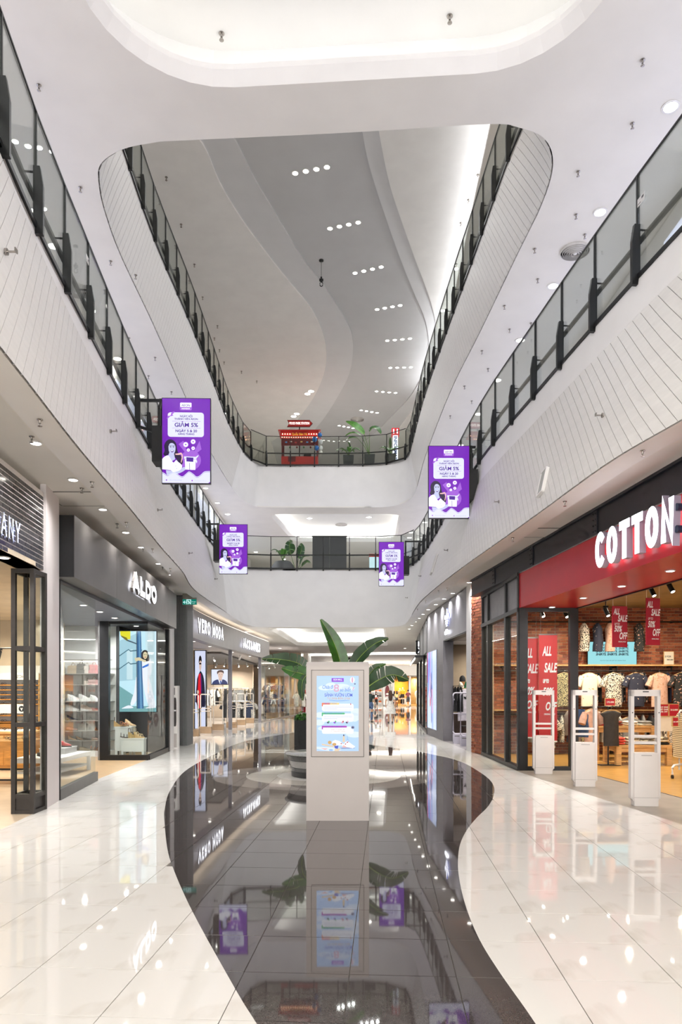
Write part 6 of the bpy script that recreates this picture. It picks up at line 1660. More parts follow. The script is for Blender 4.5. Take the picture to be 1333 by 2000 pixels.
INKD = mat('dark_ink', (44, 52, 62), .5, noise=(5, .02)); INKW = mat('white_ink', (244, 240, 236), .5, noise=(5, .01)); CARD = mat('cream_card', (238, 230, 214), .5, noise=(5, .02)); REDC = mat('red_card', (176, 24, 44), .4, noise=(5, .03))
def tl(d, s, x, z, size, m, off=0.0, shear=0.0, width=None, xs=1.0): return link('text_line', text_me(s, size, m, 0.0, off, shear, width=width, xs=xs), d, loc=(x, -.004, z))
def teal(d):
    for i in range(4): tl(d, 'SHIRTS. SHIRTS. SHIRTS.', 0, .17 - i * .075, .075, screen_mat('teal_ink', (40, 60, 70), 1), .002 + i * .0006, .25, .84)
    tl(d, 'SELECTED STYLES. DISCOUNT OFF ORIGINAL PRICES.', .02, -.2, .03, screen_mat('teal_ink', (40, 60, 70)), 0, .1, .66)
sign_plate('advert_screen', 'turquoise lit screen reading SHIRTS four times on the oak shelf', (onY(1196, 1276, 18.3).x, 18.28, 2.283), 1.24, .575, screen_mat('teal_screen', (150, 216, 222), 1.0), teal, 0, 'screen', BLACK, .06)
sign_plate('price_card', 'white price card reading 2 FOR standing on the oak shelf', (onY(1307.5, 1285, 18.25).x, 18.25, 2.283), .24, .32, CARD, lambda d: (tl(d, '2 FOR', -.03, .02, .06, INKD, .001, .2), tl(d, '999.000', .02, -.06, .05, INKD, .001, .2)))
# shirts on the rail
FABS = [('cream_shirt', (238, 228, 206), (196, 150, 110), 17, .68), ('black_white_shirt', (226, 216, 200), (34, 32, 34), 38, .52), ('navy_shirt', (46, 50, 68), (226, 206, 190), 14, .68), ('pink_shirt', (218, 178, 158), (196, 150, 122), 22, .6), ('dark_floral_shirt', (42, 42, 42), (206, 160, 140), 20, .64), ('olive_leopard_shirt', (196, 184, 140), (46, 44, 36), 55, .5)]
fm = {n: garment_mat(n, a, b, sc, th) for n, a, b, sc, th in FABS}
for px, n, lab in [(1103, 'olive_leopard_shirt', 'olive spotted shirt hanging behind the glass side screen'), (1152, 'cream_shirt', 'cream shirt hanging just right of the black post'), (1199, 'black_white_shirt', 'black and white leaf patterned shirt on the oak shelf rail'), (1243, 'navy_shirt', 'navy shirt with pale birds on the oak shelf rail'), (1289, 'pink_shirt', 'pink floral shirt on the oak shelf rail'), (1332, 'dark_floral_shirt', 'black floral shirt at the right end of the oak shelf rail')]:
    x = (px - CX) * 17.95 / F
    shirt(lab, (x, 17.95, 2.16), .12, fm[n], .80, .47, .27, 'shirts under the oak shelf')
    for q in range(2): side_garment('%s garment hung edge on behind the %s' % (['first', 'second'][q], n.replace('_', ' ')), (x + .25 + q * .07, 18.25, 2.1), .1, [fm['dark_floral_shirt'], GCOL[4], GCOL[2], GCOL[1]][(q + px) % 4], .75, 'garments behind the shirts', th=.06)
for px, n, lab in [(1142, 'black_white_shirt', 'grey patterned shirt hung sideways above the turquoise screen, leftmost'), (1168, 'navy_shirt', 'navy shirt hung sideways above the turquoise screen'), (1192, 'pink_shirt', 'peach shirt hung sideways behind the first hanging sign'), (1249, 'dark_floral_shirt', 'black patterned shirt hung sideways right of the turquoise screen')]:
    side_garment(lab, ((px - CX) * 18.2 / F, 18.2, 3.36), .1, fm[n], .72, 'shirts hung above the shelf', th=.22, wd=.3)
t = thing('upper_rail', 'black pipe rail along the brick wall above the turquoise screen', 'clothes rail', (6.3, 18.2, 3.36)); g = MB(); g.tube([(-2.2, 0, 0), (2.4, 0, 0)], .02, 8); g.build('rail', BLACK, t)
for x in (-1.5, .6, 2.2): 
    g = MB(); g.tube([(x, 0, 0), (x, .28, 0)], .015, 6); g.build('bracket', BLACK, t)
# lower rails of clothes and shelves on the wall
t = thing('wall_shelf', 'lower oak wall shelf behind the hanging clothes', 'shelf', (6.4, 18.2, 1.1)); part_box(t, 'board', WOOD, -2.5, 2.6, 0, .28, .0, .035); g = MB(); g.tube([(-2.5, .06, -.08), (2.6, .06, -.08)], .014, 8); g.build('hanging_rail', BLACK, t)
rr = random.Random(12)
for i in range(20):
    x = 4.55 + i * .205
    lab = '%s garment from the left on the lower wall rail' % _ords[i]
    if i % 5 == 3: shirt(lab, (x, 17.9, 1.06), .1, [fm['black_white_shirt'], GCOL[1], fm['olive_leopard_shirt']][i % 3], .6, .42, .25, 'clothes on the lower wall rail')
    else: side_garment(lab, (x, 18.1, 1.03), rr.uniform(-.2, .2), [GCOL[k] for k in (6, 1, 4, 0, 3, 7, 2)][i % 7], .68, 'clothes on the lower wall rail', th=.13)
# tables with folded clothes
def table(label, loc, W, D, Hh, leg=.1):
    t = thing('display_table', label, 'table', loc)
    part_box(t, 'top', WOOD, 0, W, 0, D, Hh - .05, Hh); part_box(t, 'apron', WOOD, .03, W - .03, .03, D - .03, Hh - .15, Hh - .05)
    for x in (0, W - leg):
        for y in (0, D - leg): part_box(t, 'leg', WOOD, x, x + leg, y, y + leg, 0, Hh - .05)
    return t
table('low oak display table with thick legs in front of the clothes wall', (5.92, 15.4, 0), 1.2, .8, .44, .11)
table('taller oak display table behind the low one', (5.85, 16.5, 0), 1.4, .7, .8)
def folded(label, p, w, d, h, m, group):
    t = thing('folded_clothes', label, 'clothes', p, 0, group)
    R = []
    for i in range(5):
        f_ = i / 4; ins = .04 * (1 - math.sin(PI * min(1, f_ * 1.0)) ** .5)
        R.append([(x, y, h * f_) for x, y in rrect(-w / 2 + ins, w / 2 - ins, -d / 2 + ins, d / 2 - ins, .05, 3)])
    b = MB(); b.loft(R); b.build('body', m, t, smooth=60)
    g = MB(); g.box(-w / 2 + .02, w / 2 - .02, -d / 2 - .003, -d / 2 + .02, h * .45, h * .52); g.build('fold', m, t)
    return t
CORAL = garment_mat('cloth_coral', (206, 76, 60)); RUST = garment_mat('cloth_rust', (120, 54, 40)); CRIM = garment_mat('cloth_crimson', (176, 34, 50)); STRIPE = garment_mat('cloth_stripe', (206, 196, 170), (120, 112, 96), 16, .5); OAT = garment_mat('cloth_oat', (222, 206, 178))
n_ = 0
stacks = [(6.02, 15.6, .44, [CORAL, CORAL, CORAL]), (6.34, 15.62, .44, [OAT, OAT, STRIPE]), (6.66, 15.64, .44, [GCOL[1], STRIPE, GCOL[1]]), (6.98, 15.64, .44, [GCOL[4], OAT, STRIPE]), (6.05, 16.7, .8, [CRIM]), (6.4, 16.72, .8, [RUST, RUST]), (6.75, 16.72, .8, [OAT, GCOL[0]]), (7.08, 16.72, .8, [GCOL[0], GCOL[1]])]
names = ['coral', 'oat', 'grey', 'dark', 'crimson', 'rust', 'pale', 'greyish']
for si, (x, y, z, ms) in enumerate(stacks):
    for k, m_ in enumerate(ms):
        hh = .055
        folded('%s garment from the bottom in the %s stack on the %s oak table' % (_ords[k], names[si], 'low' if z < .6 else 'taller'), (x + rr.uniform(-.01, .01), y, z + k * hh), .28, .3, hh, m_, 'folded clothes on the oak tables')
# tank top on a stand with a price card
t = thing('garment_stand', 'black T-shaped floor stand carrying clothes beside the low oak table', 'clothes stand', (5.78, 15.5, 0))
part_box(t, 'foot_plate', BLACK, -.22, .22, -.15, .15, 0, .012); g = MB(); g.tube([(0, 0, .012), (0, 0, 1.26)], .016, 8); g.build('pole', BLACK, t); g = MB(); g.tube([(-.6, 0, 1.26), (.25, 0, 1.26)], .014, 8); g.build('arm', BLACK, t)
BLK = garment_mat('cloth_charcoal', (52, 49, 48))
q = shirt('charcoal sleeveless top on the black floor stand', (5.80, 15.38, 1.30), 0, BLK, .68, .36, .02, None, False, 'tank_top', .06)
shirt('pink short sleeved top left of the charcoal tank top', (5.42, 15.5, 1.32), .5, garment_mat('cloth_blush', (206, 166, 146)), .55, .42, .25, None, True)
side_garment('blue garment edge on beside the pink top', (5.22, 15.55, 1.24), .4, garment_mat('cloth_blue', (60, 84, 120)), .6, None, th=.1)
side_garment('pale grey garment edge on beside the blue one', (5.08, 15.9, 1.2), .2, GCOL[6], .55, None, th=.14)
def price(d, s, sz, z=0.0): tl(d, s, 0, z, sz, INKW, .0015, 0)
sign_plate('price_card', 'red card priced 175.000 on top of the floor stand', (5.75, 15.3, 1.3), .2, .14, REDC, lambda d: price(d, '175.000', .05, -.02))
sign_plate('price_card', 'red card reading BUY ONE GET ONE 50% OFF behind the right gate', (onY(1297, 1390, 15.7).x, 15.7, 1.06), .2, .25, REDC, lambda d: (price(d, 'BUY ONE', .045, .05), price(d, 'GET ONE', .045, 0), price(d, '50% OFF', .045, -.05)))
sign_plate('price_card', 'red card priced 215.000 beside the buy one card', (onY(1317.5, 1390, 15.7).x, 15.7, 1.06), .2, .25, REDC, lambda d: price(d, '215.000', .05, -.01))
t = thing('card_holder', 'cream board holding up the two red price cards', 'stand', (7.2, 15.74, .44)); part_box(t, 'board', CARD, -.24, .24, 0, .03, .28, .6); part_box(t, 'post', WOOD, -.02, .02, .0, .03, 0, .28); part_box(t, 'base', WOOD, -.1, .1, -.06, .1, 0, .012)
sign_plate('price_card', 'small tilted red price card on the white clothes rack', (onY(1316.5, 1411, 13.3).x, 13.22, .96), .11, .15, REDC, lambda d: (tl(d, '30% OFF', 0, -.01, .03, INKW, .001)), .3)
# white rack with striped clothes
RXX = 6.28
t = thing('clothes_rack', 'white wheeled tube clothes rack at the right edge of the red shop', 'clothes rack', (RXX, 13.3, 0))
WT = mat('white_tube', (232, 228, 220), .35, noise=(6, .02))
g = MB(); g.tube([(0, 0, .14), (0, 0, 1.2), (.02, 0, 1.24), (.8, 0, 1.24)], .018, 8); g.build('frame', WT, t, smooth=50)
g = MB(); g.tube([(-.22, -.2, .08), (-.22, -.2, .2), (-.18, -.18, .24), (.16, .12, .24), (.2, .14, .2), (.2, .14, .08)], .022, 8); g.build('foot', WT, t, smooth=50)
for x, y in ((-.22, -.2), (.2, .14)):
    g = MB(); g.tube([(x - .015, y, .035), (x + .015, y, .035)], .035, 12); g.build('wheel', BLACK, t)
STR2 = garment_mat('cloth_tan_stripe', (222, 200, 150), (130, 108, 76), 20, .5)
def stripes(n, c, c2, sc):
    if n in _mats: return _mats[n]
    m = mat(n, c, .8); nt = m.node_tree; b = nt.nodes['Principled BSDF']; tc = nt.nodes.new('ShaderNodeTexCoord'); wv = nt.nodes.new('ShaderNodeTexWave'); wv.bands_direction = 'Z'; wv.inputs['Scale'].default_value = sc; wv.inputs['Distortion'].default_value = 1.5
    rp = nt.nodes.new('ShaderNodeValToRGB'); rp.color_ramp.interpolation = 'CONSTANT'; rp.color_ramp.elements[0].color = rgb(c); rp.color_ramp.elements[1].color = rgb(c2); rp.color_ramp.elements[1].position = .6
    nt.links.new(tc.outputs['Object'], wv.inputs['Vector']); nt.links.new(wv.outputs['Fac'], rp.inputs[0]); nt.links.new(rp.outputs[0], b.inputs['Base Color']); return m
SW_ = stripes('tan_stripe_cloth', (224, 204, 160), (128, 106, 74), 9)
for i in range(4):
    side_garment('%s tan striped garment on the white rack' % _ords[i], (RXX + .03 + i * .13, 13.3, 1.22), .15, SW_, .82 - .1 * (i % 2), 'striped clothes on the white rack', th=.13, wd=.46)
# double banner behind the glass
def banner(label, px0, px1, ztop, zbot, Y, rzz):
    W = (px1 - px0) * Y / F; Hh = ztop - zbot
    t = thing('sale_banner', label, 'banner', ((px0 + px1) / 2 * Y / F - CX * Y / F, Y, zbot), rzz)
    BR = mat('banner_red', (196, 34, 40), .5, noise=(3, .03))
    part_box(t, 'cloth', BR, -W / 2, W / 2, 0, .006, 0, Hh)
    part_box(t, 'top_batten', STEEL, -W / 2, W / 2, -.006, .012, Hh - .02, Hh); part_box(t, 'bottom_batten', INKW, -W / 2, W / 2, -.006, .012, -.02, 0.01)
    for s, x, z, sz, wd in (('ALL', -.06 * W, .80, .34, .5), ('SALE', .12 * W, .645, .34, .72), ('UP TO', -.12 * W, .545, .13, .32), ('50%', -.02 * W, .43, .28, .6), ('OFF', .14 * W, .29, .3, .62), ('ORIGINAL PRICES', .08 * W, .245, .06, .6)):
        link('text_line', text_me(s, sz * .8, LETE, .0, .008 if sz > .1 else .001, .25, width=wd * W), t, loc=(x, -.004, z * Hh))
    for s in (-1, 1):
        g = MB(); g.tube([(s * W * .4, .003, Hh), (s * W * .4, .003, 3.74 - zbot)], .003, 5); g.build('cord', STEEL, t)
    return t
banner('left red ALL SALE banner hanging behind the glass side screen', 1016, 1052, 2.74, .62, 15.2, 0)
banner('right red ALL SALE banner hanging behind the glass side screen', 1053, 1089, 2.80, .55, 15.05, 0)
def hanging(label, px0, px1, py0, py1, Y, rzz):
    W = (px1 - px0) * Y / F; zt = H + (HY - py0) * Y / F; zb = H + (HY - py1) * Y / F; Hh = zt - zb
    t = thing('hanging_sign', label, 'sign', (((px0 + px1) / 2 - CX) * Y / F, Y, zb), rzz)
    part_box(t, 'panel', mat('hanging_red', (162, 26, 50), .45, noise=(3, .03)), -W / 2, W / 2, 0, .012, 0, Hh)
    for s, x, z, sz, wd in (('ALL', -.22 * W, .80, .15, .42), ('SALE', .16 * W, .63, .16, .66), ('UP TO', -.2 * W, .535, .06, .34), ('50%', -.14 * W, .38, .15, .54), ('OFF', .2 * W, .2, .17, .54), ('ORIGINAL PRICES', .14 * W, .12, .03, .5)):
        link('text_line', text_me(s, sz * 1.0, LETE, .0, .005 if sz > .1 else .0006, .25, width=wd * W), t, loc=(x, -.003, z * Hh))
    g = MB(); g.tube([(-W * .45, .006, Hh), (-W * .45, .006, 3.75 - zb)], .003, 5); g.tube([(W * .45, .006, Hh), (W * .45, .006, 3.75 - zb)], .003, 5); g.build('cord', CARD, t)
hanging('red ALL SALE card hanging before the turquoise screen', 1195, 1228, 1184, 1264, 13.0, .22)
hanging('red ALL SALE card hanging right of the turquoise screen', 1260, 1293, 1168, 1260, 12.6, .3)
hanging('red ALL SALE card cut off by the right edge of the picture', 1331, 1366, 1155, 1255, 12.3, .3)
for px, py, Y, lab in ((1184, 1194, 15.5, 'black track spotlight above the leaf patterned shirt'), (1309, 1146, 13.5, 'black spotlight hung below the olive shop ceiling at right'), (1273, 1154, 13.9, 'small black spotlight behind the right hanging sign'), (1104, 1196, 15.2, 'black spotlight behind the glass side screen'), (1058, 1196, 16.4, 'black spotlight at the left behind the glass side screen')):
    p = onY(px, py, Y); t = track_spot((p.x, p.y, p.z + .12), .5, lab, .5)
    g = MB(); g.tube([(0, 0, 0), (0, 0, max(.02, 3.75 - p.z - .12))], .012, 6); g.build('drop_rod', BLACK, t)
# security gates in the entrance
def white_gate(label, loc, rz):
    t = thing('security_gate', label, 'security gate', loc, rz, 'white security gates of the red shop')
    m_ = mat('gate_white', (222, 217, 214), .4, noise=(3, .015)); W = .40; Hh = 1.62
    b = MB()
    for s in (-1, 1): b.loft([[(s * W / 2, -.05, z), (s * W / 2, .07, z), (s * (W / 2 - .045), .07, z), (s * (W / 2 - .045), -.05, z)] for z in (.1, Hh)])
    b.box(-W / 2, W / 2, -.05, .07, Hh - .09, Hh); b.box(-W / 2, W / 2, -.03, .05, .95, .985); b.box(-W / 2, W / 2, -.03, .05, .86, .895)
    b.loft([[(-W / 2 + .035, -.05, 0.06), (W / 2 - .035, -.05, .06), (W / 2 - .035, .07, .06), (-W / 2 + .035, .07, .06)], [(-W / 2, -.05, .12), (W / 2, -.05, .12), (W / 2, .07, .12), (-W / 2, .07, .12)]])
    b.build('frame', m_, t)
    b = MB(); b.loft([[(x, y, z) for x, y in rrect(-W / 2 + .035, W / 2 - .035, -.085, .09, .015, 2)] for z in (.0, .74)]); b.build('cover', m_, t, smooth=30)
    part_box(t, 'handle_slot', mat('gate_shadow_gap', (170, 166, 164), .5, noise=(3, .02)), -.07, .07, -.088, -.08, .70, .712); part_box(t, 'cover_seam', _mats['gate_shadow_gap'], -W / 2 + .036, W / 2 - .036, -.0865, -.08, .115, .12)
    part_box(t, 'status_window', DGREY, -.04, .04, -.053, -.045, Hh - .035, Hh - .02)
    for s in (-1, 1):
        g = MB(); g.tube([(s * (W / 2 - .022), -.054, 1.3), (s * (W / 2 - .022), -.045, 1.3)], .008, 8); g.build('screw', BLACK, t)
    return t
white_gate('white security gate nearest the camera in the red shop entrance', (4.26, 10.05, 0), -.10)
white_gate('white security gate in the middle of the red shop entrance', (4.11, 12.1, 0), -.10)
white_gate('white security gate farthest in, before the glass side screen', (3.94, 13.95, 0), -.10)

# ------------------------------------------------------------------ grey sports shop
A, B = (3.2, 26.6), (3.38, 19.32)
loc, rz, L = frame(A, B)
GS = mat('sport_grey_panel', (124, 122, 128), .4, metal=.15, noise=(2, .04))
o = thing('shop_fascia', 'grey panelled shopfront with lit three leaf emblem over an open entrance', 'shopfront', loc, rz)
ye = lambda Y: (26.6 - Y)          # distance along from the far end
xa, xb = ye(23.05), L
part_box(o, 'header_panel', GS, 0, xb, 0, .3, 3.22, 4.38); part_box(o, 'wall_panel', GS, 0, xa, 0, .3, 0, 3.22); part_box(o, 'jamb', mat('grey_jamb', (120, 118, 124), .4, metal=.2, noise=(3, .04)), xa, xa + .05, -.01, .32, 0, 3.22)
part_box(o, 'lintel_edge', BLACK, xa, xb, .02, .3, 3.19, 3.22)
part_box(o, 'reveal', _mats['grey_jamb'], xa, xb, .3, 1.0, 3.22, 3.28)
# emblem: three leaves crossed by three lines, and the word below
em = bpy.data.objects.new('emblem', None); C.objects.link(em); em.parent = o; em.location = (ye(22.05), -.06, 3.72)
def em_poly(pts, nm='emblem_leaf'):
    n = len(pts); tri = tessellate_polygon([[Vector((x, z, 0)) for x, z in pts]])
    b = MB(); b.add([(x, 0, z) for x, z in pts] + [(x, .02, z) for x, z in pts], [tuple(t_) for t_ in tri] + [(i, (i + 1) % n, n + (i + 1) % n, n + i) for i in range(n)])
    me = b.mesh(nm, [LETW, mat('blue_return', (70, 90, 190), .4, em=.6, noise=(3, .02))])
    for p in me.polygons: p.material_index = 0 if abs(p.normal.y) > .7 else 1
    link(nm, me, em)
def leafpts(ang, ln, wd):
    pts = [(wd * math.sin(PI * t) ** .8 * s, ln * t) for s, ts in ((1, [i / 10 for i in range(11)]), (-1, [i / 10 for i in range(9, 0, -1)])) for t in ts]
    c_, s_ = math.cos(ang), math.sin(ang); return [(x * c_ + z * s_, -x * s_ + z * c_ - .1) for x, z in pts]
# stripes cut across the foot of the leaves
em_poly([(x, z) for x, z in leafpts(0, .52, .10) if z > .075] )
em_poly([(x - .08, z) for x, z in leafpts(-.72, .46, .13) if z > .075]); em_poly([(x + .08, z) for x, z in leafpts(.72, .46, .13) if z > .075])
for i, (z, hw) in enumerate(((.015, .27), (-.055, .22), (-.125, .14))): em_poly([(-hw, z), (hw, z), (hw * .93, z + .045), (-hw * .93, z + .045)], 'emblem_bar')
font_letters(em, 'adidas', .2, LETW, -.28, .28, -.36, 0)
lamp((3.05, 22.0, 3.75), 5, .2, (.8, .86, 1), rot=(0, PI / 2, 0)) if False else None
# LED wall picture
Wd2, Hd2 = 2.05, 2.72
lw = thing('led_wall', 'tall pale blue and pink LED picture wall on the grey shopfront', 'screen', (loc[0], loc[1], 0), rz)
dl = flatpoly([(0, 0), (1, 0), (1, 1), (0, 1)], Wd2, Hd2, 0).build('picture', screen_mat('led_blue', (150, 176, 244), 1.0), lw); dl.location = (1.3, -.03, .28 + Hd2 / 2)
part_box(lw, 'case', STEEL, 1.3 - Wd2 / 2 - .02, 1.3 + Wd2 / 2 + .02, -.026, -.001, .26, .30 + Hd2)
k = lambda n, p, c, y=-.002: sub(dl, n, p, screen_mat('led_' + c[0], c[1]), Wd2, Hd2, y)
k('band', [(0, 0), (.1, 0), (.06, .4), (0, .4)], ('magenta', (206, 70, 170))); k('band', [(.12, 0), (.34, 0), (.2, .5), (.08, .6)], ('deep', (96, 140, 232))); k('band', [(.36, 0), (.4, 0), (.3, .6), (.22, .6)], ('pink', (226, 150, 206)))
k('panel', [(.02, .4), (.3, .3), (.55, .4), (.5, 1), (.02, 1)], ('pale', (196, 214, 252)), -.0015); k('panel', [(.6, 0), (1, 0), (1, 1), (.7, 1)], ('pale', (196, 214, 252)), -.0015)
k('figure', spline([(.42, .3), (.46, .26), (.5, .3), (.5, .4), (.56, .5), (.5, .62), (.52, .9), (.46, .9), (.44, .66), (.36, .5)], 3), ('navy', (60, 70, 150)), -.003); k('figure', spline([(.3, .62), (.36, .58), (.4, .66), (.36, .72), (.3, .7)], 3), ('red', (214, 50, 80)), -.003)
k('stripe', [(.5, .5), (.58, .48), (.62, .8), (.56, .8)], ('rose', (236, 150, 170)), -.0035)
# inside
f_ = MB(); f_.hexa([(3.2, 26.6), (3.42, 19.3), (3.5, 18.8), (13, 18.8), (13, 26.6)], -.006, .0004); struct('floor_sport_shop', f_, mat('grey_lilac_floor', (164, 158, 160), .25, noise=(3, .04)))
w_ = MB(); w_.box(3.6, 9, 26.3, 26.5, 0, 3.4); struct('wall_sport_back', w_, mat('taupe_wall', (176, 158, 134), .7, noise=(2, .04)))
w_ = MB(); w_.box(3.8, 9, 18.8, 18.95, 0, 4.4); struct('wall_sport_side', w_, DGREY)
w_ = MB(); w_.hexa([(3.62, 26.2), (3.78, 19.4), (9, 19.4), (9, 26.2)], 3.3, 3.36); struct('ceiling_sport_shop', w_, SHOPW)
for x, y in ((4.6, 23.6), (4.4, 21.3), (5.4, 25.2)): fill_lamp((x, y, 3.25), 55, col=(1, .93, .84))
cn = thing('store_fixture', 'dark display fixture holding white shoes and a beanie in the grey shop', 'display', (4.05, 24.9, 0))
part_box(cn, 'body', mat('dark_wood_fixture', (66, 54, 48), .5, noise=(4, .1)), -.2, 1.2, 0, .7, 0, .8); part_box(cn, 'top', BLACK, -.22, 1.22, -.02, .72, 1.66, 1.7); 
for x in (-.2, 1.16): part_box(cn, 'leg', BLACK, x, x + .04, .0, .04, .8, 1.66); part_box(cn, 'leg', BLACK, x, x + .04, .64, .68, .8, 1.66)
for i, x in enumerate((4.22, 4.42)):
    q = shoe('sneaker', (236, 226, 206), (230, 214, 190)); q.location = (x, 25.05, 1.7); q.rotation_euler = (0, 0, -PI / 2 + .2); q.scale = (1.3, 1.3, 1.7); q['label'] = ['left', 'right'][i] + ' cream sneaker of the pair on top of the dark fixture'; q['group'] = 'cream sneakers on the dark fixture'
hd = thing('beanie_mannequin', 'mannequin head wearing a black beanie on the dark fixture', 'mannequin', (4.3, 25.35, 1.7))
SKT = mat('tan_mannequin', (190, 140, 92), .5, noise=(4, .04))
g = MB(); g.lathe([(.09, 0), (.055, .03), (.05, .1), (.08, .14), (.1, .22), (.1, .3), (.07, .36), (.01, .38)], 16); g.build('head', SKT, hd, smooth=50)
g = MB(); g.lathe([(.108, .24), (.112, .3), (.1, .38), (.06, .44), (.01, .46)], 16); g.build('beanie', garment_mat('cloth_beanie', (28, 28, 30)), hd, smooth=50)
TEE = garment_mat('cloth_lilac_white', (222, 216, 228))
te = shirt('long white tee with a dark three leaf print inside the grey shop', (4.02, 22.9, 1.80), -.25, TEE, 1.0, .62, .34, None, False, 'tee_shirt', .08)
for ang in (0, -.75, .75):
    b = MB(); pts = leafpts(ang, .13, .028); b.poly([(x, -.105, -.36 + z) for x, z in pts]); b.build('print_leaf', BLACK, te)
b = MB(); b.poly([(x, -.106, -.42 + z) for x, z in ((-.07, 0), (.07, 0), (.07, -.02), (-.07, -.02))]); b.build('print_word', BLACK, te)
t = thing('clothes_rail', 'black clothes rail carrying the white tee in the grey shop', 'clothes rail', (4.1, 22.95, 0)); g = MB(); g.tube([(-.5, 0, 0), (-.5, 0, 1.77), (.6, 0, 1.77), (.6, 0, 0)], .016, 8); g.build('frame', BLACK, t)
for s in (-.5, .6): part_box(t, 'foot', BLACK, s - .02, s + .02, -.25, .25, 0, .02)
for i in range(3): side_garment('%s dark garment beside the white tee' % _ords[i], (3.72 + i * .09 - .05, 23.0, 1.77), .1, GCOL[4], .8, 'dark clothes beside the white tee', th=.08)
def loop_gate(label, loc, rz=0):
    t = thing('antenna_gate', label, 'security gate', loc, rz, 'rounded white gates of the grey shop')
    m_ = mat('lilac_gate', (216, 212, 228), .4, noise=(3, .02)); W, Z0, Z1 = .46, .3, 1.55
    path = [Vector((x, 0, z)) for x, z in rrect(-W / 2, W / 2, Z0, Z1, .08, 5)]; path.append(path[0]); g = MB(); g.tube(path, .022, 8); g.tube([(-W / 2, 0, .92), (W / 2, 0, .92)], .016, 6); g.build('loop', m_, t, smooth=60)
    part_box(t, 'base', m_, -W / 2, W / 2, -.09, .09, 0, .3); part_box(t, 'label_plate', STEEL, -W / 2 + .03, -.06, -.092, -.089, .22, .25)
    return t
loop_gate('leftmost rounded white gate in the grey shop entrance', (3.66, 21.9, 0)); loop_gate('middle rounded white gate in the grey shop entrance', (3.72, 20.9, 0)); loop_gate('rounded white gate half hidden by the white pilaster', (3.84, 20.2, 0))

# ------------------------------------------------------------------ dark shop beyond
A, B = (3.95, 37.2), (3.22, 26.75)
loc, rz, L = frame(A, B)
o = thing('shop_fascia', 'dark framed glass shopfront with a small lit sign beyond the grey shop', 'shopfront', loc, rz)
part_box(o, 'header', DGREY, 0, L, 0, .25, 3.1, 4.38)
for x in (0, L * .36, L * .68, L - .1): part_box(o, 'mullion', FRM, x, x + .1, -.02, .1, 0, 4.3)
part_box(o, 'base_rail', FRM, 0, L, -.02, .1, 0, .1)
for a, b in ((.1, L * .36), (L * .36 + .1, L * .68), (L * .68 + .1, L - .1)): glass_sheet(o, a, b, .1, 3.1, .03)
part_box(o, 'canopy', BLACK, -.1, L * .7, -.35, 0, 3.0, 3.1); g = MB(); g.box(-.1, L * .7, -.36, -.34, 2.94, 3.0); g.build('light_strip', LED, o)
sb = thing('sign_box', 'small square lit sign box with white letters on the dark shopfront', 'sign', (3.62, 34.6, 3.4), 0); part_box(sb, 'case', BLACK, 0, .38, 0, .2, 0, .65)
for i, ch in enumerate(('B', 'X')): link('letter', text_me(ch, .34, LETW, .01, .006, width=.2), sb, loc=(.19, -.012, .36 - i * .3))
rc = thing('red_column', 'slim bright red column inside the dark shopfront', 'column', (4.05, 35.2, 0)); part_box(rc, 'shaft', mat('signal_red', (214, 40, 36), .4, noise=(3, .02)), 0, .22, 0, .3, .1, 1.8); part_box(rc, 'base', BLACK, -.02, .24, -.02, .32, 0, .1)
w_ = MB(); w_.box(5.6, 5.8, 27, 40, 0, 4.4); struct('wall_dark_shop', w_, mat('dark_shop_wall', (120, 112, 104), .7, noise=(2, .08)))
fill_lamp((4.7, 30, 3.6), 60); fill_lamp((4.8, 34, 3.6), 60)
